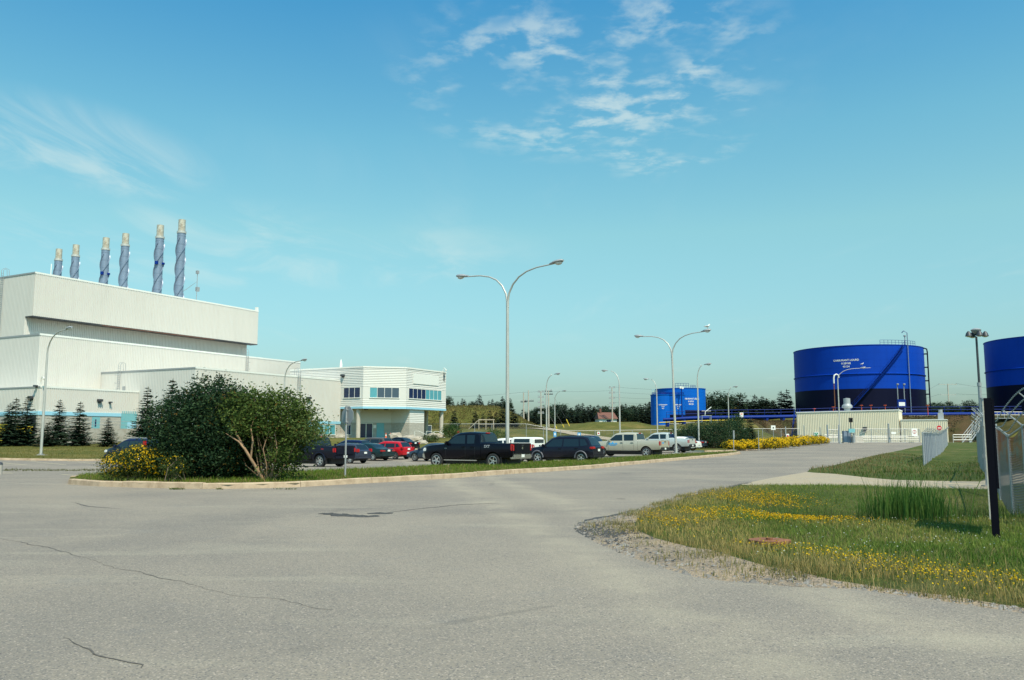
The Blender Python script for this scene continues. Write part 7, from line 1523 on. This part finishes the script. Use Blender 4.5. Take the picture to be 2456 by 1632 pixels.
lg.build('door_logo', M['signblue'], t); MB().add([(x, cab.yside(x, z) + .008, z) for x, z in ((1.42, .96), (.66, .96), (.66, .99), (1.42, .99))], [(0, 1, 2, 3)]).add([(x, cab.yside(x, z) + .008, z) for x, z in ((1.30, .90), (.76, .90), (.76, .93), (1.30, .93))], [(0, 1, 2, 3)]).build('door_logo_text', M['signblue'], t); box_part('tailgate_decal', 'signblue', t, -3.075, -3.068, .25, .62, 1.08, 1.18, .001)
pickup('silver crew cab pickup behind the second twin arm lamp post', (14.7, 82.0), 149, P_SIL, L_=5.85, H_=1.9, bump_mk='black', tail_z=(.90, 1.24))
pickup('white pickup with a white bed cap behind the black pickup', (-.35, 63.0), 149, P_WHT, L_=5.5, W_=1.85, H_=1.74, bump_mk='chrome', cap=1.80, r=.36)
M['lensdk'] = M['red']
car('dark charcoal crossover in the middle of the front row', (3.5, 56.0), 149, P_CHAR, 4.9, 1.86, 1.74, 'suv', r=.36, name='crossover', cat='car', tail=(-.03, .20, .50, .92, 1.08), plate=.78, rails='black', clad=True)
car('navy blue crossover behind the yellow flowering shrub', (-24.9, 56.0), 149, P_NAVY, 4.6, 1.82, 1.66, 'suv', r=.34, name='crossover', tail=(.16, .46, .86, .98, 1.52), plate=.80, rails='pole')
car('small graphite hatchback right behind the charcoal pickup tailgate', (-13.05, 66.0), 149, P_GREY, 4.1, 1.70, 1.52, 'hatch', r=.30, sp=7, tail=(-.02, .24, .74, .86, 1.12), plate=.74)
car('dark green sedan between the graphite hatchback and the red hatchback', (-12.4, 72.0), 149, P_GRN, 4.8, 1.79, 1.44, 'sedan', r=.31, sp=7, tail=(-.02, .20, .45, .74, .90), plate=.76)
car('bright red hatchback in front of the office', (-10.9, 74.6), 149, P_RED, 4.42, 1.76, 1.53, 'hatch', r=.33, sp=5, tail=(-.02, .22, .70, .86, 1.04), plate=.80)
car('slate blue sedan hidden behind the nose of the black pickup', (-6.3, 69.0), 149, P_BLUE, 4.6, 1.77, 1.45, 'sedan')
car('brown grey wagon behind the graphite hatchback', (-14.3, 87.0), 149, P_BRN, 4.6, 1.80, 1.56, 'hatch')
car('dark car roof just above the charcoal pickup bed', (-15.2, 79.5), 149, P_NAVY, 4.5, 1.76, 1.50, 'hatch')
car('black sedan behind the red hatchback roof', (-12.6, 93.5), 149, P_BLK, 4.7, 1.80, 1.46, 'sedan')
car('dark blue crossover peeking out behind the charcoal crossover', (6.9, 85.0), 149, P_NAVY, 4.5, 1.80, 1.66, 'suv', name='crossover')
car('dark sedan roof behind the silver pickup', (20.0, 97.0), 149, P_BLUE, 4.6, 1.78, 1.50, 'sedan')
car('white sedan parked at the far end of the front row', (17.4, 88.5), 149, P_WHT, 4.6, 1.78, 1.46, 'sedan', tail=(-.02, .24, .62, .84, .98), plate=.62)
